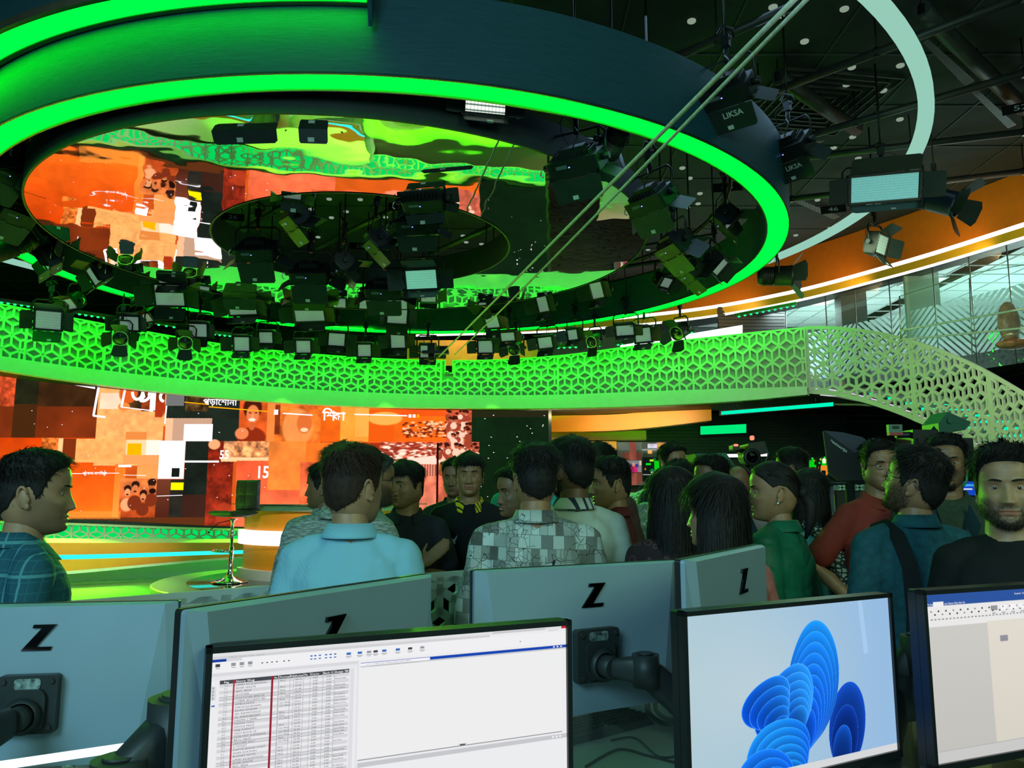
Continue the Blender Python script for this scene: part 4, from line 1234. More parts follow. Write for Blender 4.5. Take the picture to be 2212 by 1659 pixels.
for k in range(3):
    u0, u1 = jn[k], jn[k + 1]
    for side, d in ((0, 0.0),):
        mb = MB()
        for P_ in polys:
            Q = clip_poly(P_, u0, u1, -99, 99)
            if len(Q) < 3: continue
            cu = sum(q[0] for q in Q) / len(Q); cz = zlo + sum(q[1] for q in Q) / len(Q)
            _, b_, t_ = st_pt(cu, 0)
            if cz < b_ + .02 or cz > t_ - .02: continue
            if sum(Q[i][0] * Q[(i + 1) % len(Q)][1] - Q[(i + 1) % len(Q)][0] * Q[i][1] for i in range(len(Q))) < 0: Q = Q[::-1]
            n_ = len(Q)
            def cz_(u, z):
                p, b, t2 = st_pt(u, 0); return min(t2, max(b, z))
            V = [st_pt(u, cz_(u, zlo + v), d)[0] for u, v in Q] + [st_pt(u, cz_(u, zlo + v), d + .03)[0] for u, v in Q]
            mb.add(V, [tuple(range(n_)), tuple(range(n_, 2 * n_))[::-1]] + [(i, n_ + i, n_ + (i + 1) % n_, (i + 1) % n_) for i in range(n_)])
        n_ = 30
        for lo, hi in ((0, .07), (None, None)):
            rows = [[], [], [], []]
            for q in range(n_ + 1):
                u = u0 + (u1 - u0) * q / n_; p, b, t2 = st_pt(u, 0)
                za, zb = (b, b + .08) if lo is not None else (t2 - .045, t2 + .01)
                rows[0].append(st_pt(u, za, d)[0]); rows[1].append(st_pt(u, zb, d)[0]); rows[2].append(st_pt(u, zb, d + .03)[0]); rows[3].append(st_pt(u, za, d + .03)[0])
            mb.sheet(rows + [rows[0]], 0, False)
        for uu in (u0, u1 - .05):
            _, b, t2 = st_pt(uu + .02, 0)
            V = [st_pt(uu, b, d)[0], st_pt(uu + .05, b, d)[0], st_pt(uu + .05, t2, d)[0], st_pt(uu, t2, d)[0]]
            V += [st_pt(uu, b, d + .03)[0], st_pt(uu + .05, b, d + .03)[0], st_pt(uu + .05, t2, d + .03)[0], st_pt(uu, t2, d + .03)[0]]
            mb.add(V, [(0, 1, 2, 3), (7, 6, 5, 4), (0, 4, 5, 1), (1, 5, 6, 2), (2, 6, 7, 3), (3, 7, 4, 0)])
        place_in(mb.build('lattice_panel', M_LATT), stairs)
# treads with mint light under each nosing, and the far stringer
NS = 19
for k in range(NS):
    u = SL[-1] * (k + .5) / NS
    if u < SL[16]: continue
    du = SL[-1] / NS
    p0, b, t2 = st_pt(u, 0); z = b + .17
    a = [st_pt(u - du / 2, z, .06)[0], st_pt(u + du / 2 + .03, z, .06)[0], st_pt(u + du / 2 + .03, z, 1.35)[0], st_pt(u - du / 2, z, 1.35)[0]]
    mb = MB(); dn = Vector((0, 0, -.05)); V = a + [p + dn for p in a]
    mb.add(V, [(0, 1, 2, 3), (7, 6, 5, 4), (0, 4, 5, 1), (1, 5, 6, 2), (2, 6, 7, 3), (3, 7, 4, 0)])
    tr = place_in(mb.build('tread', M_PALE), stairs)
    mb = MB(); c0, c1 = (a[1] + a[2]) / 2, None
    e0_, e1_ = a[1].lerp(a[2], .12), a[1].lerp(a[2], .88)
    mb.quad(e0_ + Vector((0, 0, -.055)), e1_ + Vector((0, 0, -.055)), e1_ + Vector((0, 0, -.105)), e0_ + Vector((0, 0, -.105)))
    o = mb.build('tread_light', M_MINT_LED); bpy.context.view_layer.update(); o.parent = tr; o.matrix_parent_inverse = tr.matrix_world.inverted()
mb = MB(); n_ = 40
rows = [[], []]
for q in range(n_ + 1):
    u = SL[-1] * q / n_; p, b, t2 = st_pt(u, 0); rows[0].append(st_pt(u, b - .05, 1.38)[0]); rows[1].append(st_pt(u, b + .30, 1.38)[0])
mb.sheet(rows, 0, False); place_in(mb.build('far_stringer', M_LATT), stairs)
mb = MB(); rows = [[], []]
for q in range(n_ + 1):
    u = SL[-1] * q / n_; p, b, t2 = st_pt(u, 0); rows[0].append(st_pt(u, b - .02, .04)[0]); rows[1].append(st_pt(u, b - .02, 1.36)[0])
mb.sheet(rows, 0, False); place_in(mb.build('underside', M_DARK), stairs)
mb = MB()
for k in range(2):
    mb.tube([st_pt(SL[-1] * q / 30, st_pt(SL[-1] * q / 30, 0)[1] + .10 + .02 * k, .05 + 1.25 * k)[0] for q in range(31)], .012, 6)
place_in(mb.build('light_line', emis('lilac_line', (.9, .8, 1), .8)), stairs)
lamp('stair_light', 'AREA', at(1860, 560, 9.5), 50, (.80, 1.0, .62), at(1950, 850, 10.5), 1.5)
lamp('stair_light', 'AREA', at(2260, 700, 6.5), 22, (.80, 1.0, .62), at(2130, 880, 9), 1.0)
mb = MB(); a = at(1985, 870, 12.5); 

# ================================================================ ceiling hardware
def pipe(a, b, r, label, m=M_PIPE, clamps=0):
    t = thing('grid_pipe', label, 'pipe', a)
    mb = MB(); mb.tube([a, b], r, 10); place_in(mb.build('tube', m), t)
    a_, b_ = Vector(a), Vector(b); n = max(2, int((b_ - a_).length / 2.4))
    for k in range(n + 1):
        p = a_.lerp(b_, k / n); mb = MB(); mb.tube([p, Vector((p.x, p.y, ZC))], .008, 5); mb.box((p.x, p.y, p.z), (.05, .05, .10))
        place_in(mb.build('hanger_rod', M_BLACK), t)
    return t
ZP = 6.08
def onz(px, py, z=ZP):
    return atz(px, py, z)
pipes = [((1400, 150), (1720, 10), 'grid pipe nearest the top edge of the ceiling grid'), ((1640, 210), (2212, -8), 'second grid pipe running above the perforated tray'),
         ((1560, 348), (2212, 158), 'third grid pipe crossing the middle of the black ceiling'), ((1740, 340), (2212, 285), 'fourth grid pipe under the long white ring'),
         ((1710, 430), (2212, 370), 'lowest grid pipe just above the orange bulkhead'), ((520, 500), (680, 405), 'pipe crossing the left half of the mirror opening'),
         ((640, 560), (870, 440), 'pipe crossing the middle of the mirror opening'), ((840, 590), (1080, 480), 'pipe crossing the right half of the mirror opening')]
for (a, b, lb) in pipes:
    pipe(onz(*a), onz(*b), .045, lb)
for a, b, lb in (((1680, 165), (1850, 280), 'thick duct pipe running across the grid near the air vent'), ((1990, 20), (2212, 235), 'thick duct pipe beside the perforated cable trays')):
    pipe(onz(*a, 6.3), onz(*b, 6.3), .09, lb)
def tray(a, b, c, d, label):
    P_ = [atz(*q, 6.4) for q in (a, b, c, d)]
    t = thing('cable_tray', label, 'cable tray', P_[0])
    Lt = (P_[1] - P_[0]).length; Wt = (P_[3] - P_[0]).length
    def tp(u, v, dz=0): return P_[0].lerp(P_[1], u / Lt).lerp(P_[3].lerp(P_[2], u / Lt), v / Wt) + Vector((0, 0, dz))
    mb = MB(); mb.quad(tp(0, 0), tp(Lt, 0), tp(Lt, Wt), tp(0, Wt))
    place_in(mb.build('tray_base', mat('galvanised_dull', (.10, .11, .075), .5, .4)), t)
    mb = MB(); nu = int(Lt / .09)
    for i in range(nu):
        for j in range(5):
            u = (i + .5 * (j % 2) + .2) * Lt / nu; v = (j + .5) / 5 * Wt
            if u + .05 < Lt: mb.quad(tp(u, v - .012, -.002), tp(u + .05, v - .012, -.002), tp(u + .05, v + .012, -.002), tp(u, v + .012, -.002))
    place_in(mb.build('slots', M_DARK), t)
tray((2005, 85), (2105, 175), (2085, 185), (1995, 92), 'perforated cable tray, nearest the curved white ring')
tray((2112, 195), (2195, 270), (2178, 277), (2100, 200), 'perforated cable tray further right, below the first one')
tray((1725, 430), (1815, 468), (1800, 474), (1712, 434), 'perforated cable tray behind the right edge of the big ring')
dl = [(1494, 47), (1670, 17), (1685, 35), (1824, 21), (1738, 91), (1945, 84), (1965, 96), (2032, 72), (1840, 147), (1945, 143), (1991, 166), (1677, 173), (1829, 184), (1908, 197), (1743, 216), (1806, 259), (1944, 259), (1842, 297), (1801, 320), (1854, 343), (1766, 433), (1793, 493), (1719, 509), (1620, 408), (1805, 410),
      (663, 435), (711, 431), (778, 432), (748, 458), (672, 453), (716, 471), (833, 470), (1000, 510), (1040, 528), (1007, 524), (687, 513), (1474, 364), (1490, 386), (1512, 419), (1508, 441), (1400, 540), (1485, 449)]
ORD = ['first', 'second', 'third', 'fourth', 'fifth', 'sixth', 'seventh', 'eighth', 'ninth', 'tenth', 'eleventh', 'twelfth', 'thirteenth', 'fourteenth', 'fifteenth', 'sixteenth', 'seventeenth', 'eighteenth', 'nineteenth', 'twentieth',
       'twenty-first', 'twenty-second', 'twenty-third', 'twenty-fourth', 'twenty-fifth', 'twenty-sixth', 'twenty-seventh']
def zone(p): return 'seen through the mirror opening' if p[0] < 1100 else ('seen inside the big green ring' if (p[0] < 1640 and p[1] > 300) else 'on the open ceiling right of the green ring')
dl.sort()
def downlight(px, py, k):
    c = atz(px, py, ZC - .02)
    z_ = zone((px, py)); i_ = [q for q in dl if zone(q) == z_].index((px, py))
    t = thing('downlight', 'pale round downlight %s, %s from the left' % (z_, ORD[i_]), 'light', c, group='downlights in the black ceiling')
    mb = MB(); mb.lathe([(0, 0), (.034, 0), (.04, -.006), (.046, 0), (.046, .015)], 16); mb.build('diffuser', emis('dim_downlight', (.40, .52, .40), .6), t)
    return t
for k, (x, y) in enumerate(dl): downlight(x, y, k)
t = thing('air_vent', 'square louvred air vent of nested frames in the black ceiling', 'vent', atz(1755, 225, ZC - .03))
mb = MB()
for k in range(7):
    s = .1 + .11 * k
    for a, b, w, d in ((0, s, 2 * s, .02), (0, -s, 2 * s, .02), (s, 0, .02, 2 * s), (-s, 0, .02, 2 * s)):
        mb.box((a, b, 0), (w, d, .03))
mb.build('louvres', mat('vent_metal', (.05, .06, .05), .5, .3), t).rotation_euler = (0, 0, .15)
# number plates in the grid
def plate(px, py, z, s, label, size=.10):
    c = atz(px, py, z)
    t = thing('number_plate', label, 'sign', c)
    mb = MB(); mb.box((0, 0, 0), (size * 3.2, .004, size * 1.7)); mb.build('plate', M_DARK, t)
    mb = MB(); put_text(mb, s, size * 1.3, lambda x, y: Vector((x, -.004, y - size * .45)), 0, .01); mb.build('digits', mat('white_digits', (.8, .85, .8), .6), t)
    t.rotation_euler = (math.radians(-35), 0, -ray(px, py)[0] * .8)
plate(503, 469, 4.68, '26', 'black plate numbered 26 inside the left rim of the mirror opening', .08)
plate(778, 532, 6.0, '28', 'black plate numbered 28 near the middle of the mirror opening', .12)
plate(866, 447, 5.2, '35', 'black plate numbered 35 above the big flood light in the opening', .1)
plate(1572, 404, 5.6, '45', 'black plate numbered 45 inside the right of the ring', .12)
plate(1800, 452, 6.1, '46', 'black plate numbered 46 on the ceiling grid beside the ring', .12)
plate(2205, 232, 6.1, '52', 'black plate numbered 52 at the right edge of the ceiling', .12)

# ================================================================ cable cam ropes and the slider head
M_ROPE = mat('braided_rope', (.85, .90, .65), .6, var=.2, scale=40)
e = at(948, 764, 12.4)
for (a, r, lb) in ((at(1745, -30, 2.6), .011, 'pale braided rope, the upper of two slanting from ceiling to gallery'), (at(1800, -60, 2.6), .009, 'green tinted rope, the lower of two slanting from ceiling to gallery')):
    b = e + Vector((0.0 if r > .01 else .25, 0, -.05 if r > .01 else -.02))
    mb = MB(); mb.tube([a.lerp(b, k / 24) + Vector((0, 0, -.25 * math.sin(PI * k / 24) * (.0 if r > .01 else .12))) for k in range(25)], r, 8)
    tag(mb.build('slanting_rope', M_ROPE), lb, 'rope', 'pair of slanting ropes')
t = thing('rope_camera_head', 'small black rope camera rig hanging where the two slanting ropes end', 'camera', e)
mb = MB(); mb.box((-.05, 0, .02), (.42, .12, .05)); mb.box((-.12, 0, .10), (.12, .1, .12)); mb.cyl((-.12, 0, .0), (-.12, 0, -.12), .05); mb.tube([(-.25, 0, .02), (-.45, 0, .06)], .01); mb.box((.1, 0, .08), (.1, .08, .08)); mb.build('body', M_BLACK, t)
mb = MB(); mb.lathe([(.03, 0), (.045, .01), (.045, .05), (.03, .06)], 12, 0, Matrix.Translation((.05, -.02, .04))); mb.tube([(-.12, 0, .16), (-.12, 0, .25)], .012); mb.ball((-.12, 0, .26), .03, 8, 6); mb.build('pulley', M_BLACK, t)
t = thing('notch_camera', 'tiny white dome camera in the slot of the gallery front', 'camera', gal_uv(u_of_px(966), .62, -.03))
mb = MB(); mb.ball((0, 0, .02), .03, 12, 8); mb.build('dome', mat('white_plastic', (.8, .8, .8), .4), t)
mb = MB(); mb.lathe([(0, 0), (.03, 0), (.03, .015)], 12); mb.build('base', M_BLACK, t)
# ================================================================ studio lights
M_LBODY = mat('light_body_black', (0.012, 0.018, 0.017), .45, .2, var=.2)
M_DOOR = mat('barn_door_black', (0.03, 0.045, 0.038), .42, .3, var=.12)
M_DOORIN = mat('barn_door_edge', (0.30, .30, .22), .5, .3)
M_FACE = None
def face_mat(name, col, e, cells=44):
    """pale diffuser with a fine grid of cells, faintly lit"""
    m, nt, b = nodes_of(name)
    tc = nt.nodes.new('ShaderNodeTexCoord')
    br = nt.nodes.new('ShaderNodeTexBrick'); br.offset = 0
    br.inputs['Color1'].default_value = tuple(col) + (1,); br.inputs['Color2'].default_value = tuple(c * .93 for c in col) + (1,)
    br.inputs['Mortar'].default_value = tuple(c * .45 for c in col) + (1,)
    br.inputs['Scale'].default_value = cells; br.inputs['Mortar Size'].default_value = .02
    br.inputs['Brick Width'].default_value = .5; br.inputs['Row Height'].default_value = .5
    nt.links.new(tc.outputs['Object'], br.inputs['Vector'])
    nt.links.new(br.outputs['Color'], b.inputs['Base Color']); nt.links.new(br.outputs['Color'], b.inputs['Emission Color'])
    b.inputs['Emission Strength'].default_value = e
    b.inputs['Roughness'].default_value = .35
    return m
M_FACE = face_mat('led_face_dim', (.50, .66, .60), .22)
M_FACE_MINT = face_mat('led_face_mint', (.25, .75, .52), .55)
M_FACE_TEAL = face_mat('led_face_teal', (.22, .62, .62), .5)
M_LED_BLUE = emis('blue_status_light', (.2, .25, 1.0), 3.0)
M_STICK = mat('white_sticker', (.62, .72, .62), .6, var=.2, scale=80)
M_LENS = mat('dark_lens', (.02, .03, .03), .08, var=.1, coat=1.0)
def lerp_M(tilt): return Matrix.Rotation(tilt, 4, 'X')
def flood(name, label, loc, w, d, yaw, tilt, doors=(50, 50, 60, 60), face=None, long_door=1.0, sticker=True, h=.12, group=None):
    """panel light; aims along local -Z tilted by TILT towards local -Y; hangs from a yoke"""
    t = thing(name, label, 'studio light', loc, (0, 0, yaw), group)
    Mt = lerp_M(-tilt)
    mb = MB(); mb.rbox((0, 0, 0), (w, d, h), .02, 0, Mt, 3, 'z')
    for k in range(9):
        mb.box(((k - 4) * w * .09, 0, h / 2 + .018), (.008, d * .75, .04), 0, Mt)
    mb.box((0, 0, h / 2 + .05), (w * .5, d * .4, .05), 0, Mt)
    b = mb.build('body', M_LBODY, t)
    mb = MB(); mb.box((w * .2, d / 2 + .002, .01), (.10, .004, .03), 0, Mt); mb.build('control_display', mat('grey_display', (.12, .16, .16), .3), t)
    mb = MB(); mb.box((w * .05, d / 2 + .003, .0), (.012, .004, .008), 0, Mt); mb.build('status_light', M_LED_BLUE, t)
    # frame and face
    mb = MB(); 
    mb.box((0, 0, -h / 2 - .006), (w * .90, d * .86, .01), 0, Mt); mb.build('light_face', face or M_FACE, t)
    mb = MB()
    for sx, sy, a, c in ((0, -1, w, .03), (0, 1, w, .03), (-1, 0, .03, d), (1, 0, .03, d)):
        mb.box((sx * (w / 2 - .015), sy * (d / 2 - .015), -h / 2 - .015), (a, c, .035), 0, Mt)
    mb.build('face_frame', M_LBODY, t)
    for k, (sx, sy, L_, wd, an) in enumerate(((0, -1, d * .85 * long_door, w * .96, doors[0]), (0, 1, d * .85 * long_door, w * .96, doors[1]), (-1, 0, d * .7, d * .85, doors[2]), (1, 0, d * .7, d * .85, doors[3]))):
        if an is None: continue
        r = math.radians(an)
        hinge = Matrix.Translation((sx * w / 2, sy * d / 2, -h / 2 - .03))
        rot = Matrix.Rotation(math.atan2(sy, sx) - PI / 2, 4, 'Z')
        R = Mt @ hinge @ rot @ Matrix.Rotation(r, 4, 'X')     # local +Y outward, swings down to -Z as r -> -90
        R = Mt @ hinge @ rot @ Matrix.Rotation(-(PI / 2 - r), 4, 'X')
        mb = MB(); poly = [(-wd / 2, .01), (wd / 2, .01), (wd / 2 * .97, L_ * .9), (wd / 2 * .88, L_), (-wd / 2 * .88, L_), (-wd / 2 * .97, L_ * .9)]
        mb.prism(poly, -.0025, .0025, R)
        for q in (-.3, .3): mb.box((wd * q, .0, 0), (.05, .02, .014), 0, R)
        dr = mb.build('barn_door', M_DOOR, t)
        if sticker and k == 1:
            mb = MB(); mb.box((wd * .08, L_ * .82, .005), (.05, .035, .003), 0, R); mb.box((wd * .08, L_ * .82, -.005), (.05, .035, .003), 0, R); mb.build('sticker', M_STICK, dr)
        if k == 1 and ('printed' in label or 'tan flap hanging' in label or 'over the ropes' in label):
            mb = MB(); put_text(mb, 'LIKSA', .07, lambda x, y: R @ Vector((-x - wd * .05, L_ * .42 - y, .006)), 0, .02); put_text(mb, 'LIKSA', .07, lambda x, y: R @ Vector((x - wd * .05, L_ * .42 - y, -.006)), 0, .02); mb.build('brand_text', M_STICK, dr)
    # yoke, clamp and safety loop
    mb = MB(); yk = w / 2 + .035
    mb.tube([(-yk, 0, 0), (-yk, 0, .22), (-yk + .05, 0, .27), (yk - .05, 0, .27), (yk, 0, .22), (yk, 0, 0)], .012, 6)
    for s_ in (-1, 1): mb.cyl((s_ * (yk - .03), 0, 0), (s_ * (yk + .035), 0, 0), .03, 10)
    mb.build('yoke', M_LBODY, t)
    mb = MB(); mb.cyl((0, 0, .25), (0, 0, .42), .022, 8); mb.box((0, 0, .44), (.07, .05, .10)); mb.tube([(0, -.06, .50), (-.06, -.02, .47), (-.07, .02, .52), (0, .05, .56), (.06, .02, .52)], .012, 6); mb.build('clamp', M_LBODY, t)
    mb = MB(); mb.tube([(w * .3 * math.sin(k * PI / 8), .06 * math.sin(k * PI / 4), .28 + .16 * math.cos(k * PI / 8 * .9)) for k in range(9)], .004, 5); mb.tube([(0, .03, .3), (-.07, .1, .2), (-.02, .12, h / 2)], .006, 5); mb.build('cable', M_BLACK, t)
    mb = MB(); mb.tube([(yk + .03, .0, .02), (yk + .07, .0, -.01), (yk + .075, 0, -.05), (yk + .05, 0, -.07)], .007, 5); mb.build('tilt_handle', mat('bright_steel', (.8, .85, .85), .25, .7), t)
    return t
def fresnel(name, label, loc, r, L_, yaw, tilt, doors=True, group=None, m=None):
    """round-bodied spotlight; aims along local -Z tilted towards local -Y"""
    m = m or M_LBODY
    t = thing(name, label, 'studio light', loc, (0, 0, yaw), group)
    Mt = lerp_M(-tilt)
    mb = MB(); mb.lathe([(0, L_ * .6), (r * .75, L_ * .58), (r * .9, L_ * .45), (r * .9, L_ * .1), (r, .05), (r, -L_ * .35), (r * 1.05, -L_ * .36), (r * 1.05, -L_ * .42), (r * .9, -L_ * .42)], 24, 0, Mt)
    for k in range(6): mb.lathe([(r * .9, L_ * (.15 + .05 * k)), (r * .97, L_ * (.15 + .05 * k)), (r * .97, L_ * (.17 + .05 * k)), (r * .9, L_ * (.17 + .05 * k))], 20, 0, Mt, False)
    mb.build('body', m, t)
    mb = MB(); mb.lathe([(r * .9, -L_ * .38), (r * .6, -L_ * .42), (0, -L_ * .44)], 20, 0, Mt); mb.build('lens', M_LENS, t)
    mb = MB(); mb.lathe([(r * .91, -L_ * .425), (r * 1.04, -L_ * .425)], 24, 0, Mt, False); mb.build('lens_ring', mat('bright_steel', (.8, .85, .85), .25, .7), t)
    if doors:
        for k in range(4):
            a = k * PI / 2
            hinge = Matrix.Rotation(a, 4, 'Z') @ Matrix.Translation((0, r, -L_ * .42)) @ Matrix.Rotation(-math.radians(38 + 8 * (k % 2)), 4, 'X')
            mb = MB(); mb.prism([(-r * .8, 0), (r * .8, 0), (r * 1.05, r * 1.35), (r * .6, r * 1.6), (-r * .6, r * 1.6), (-r * 1.05, r * 1.35)], -.002, .002, Mt @ hinge); mb.build('barn_door', M_DOOR, t)
    mb = MB(); yk = r + .03
    mb.tube([(-yk, 0, 0), (-yk, 0, .18), (-yk + .04, 0, .23), (yk - .04, 0, .23), (yk, 0, .18), (yk, 0, 0)], .012, 6)
    mb.cyl((yk - .01, 0, 0), (yk + .04, 0, 0), .028, 10); mb.build('yoke', M_LBODY, t)
    mb = MB(); mb.cyl((0, 0, .22), (0, 0, .40), .02, 8); mb.box((0, 0, .42), (.06, .05, .09)); mb.build('clamp', M_LBODY, t)
    mb = MB(); mb.tube([(.0, 0, .36), (.10, .05, .18), (.12, .06, -.05), (.04, .05, -.15), (-.06, .04, -.05), (-.08, .03, .15), (0, 0, .30)], .003, 4); mb.build('safety_cable', M_PIPE, t)
    return t
dg = math.radians
def P3(px, py, Y): return at(px, py, Y)
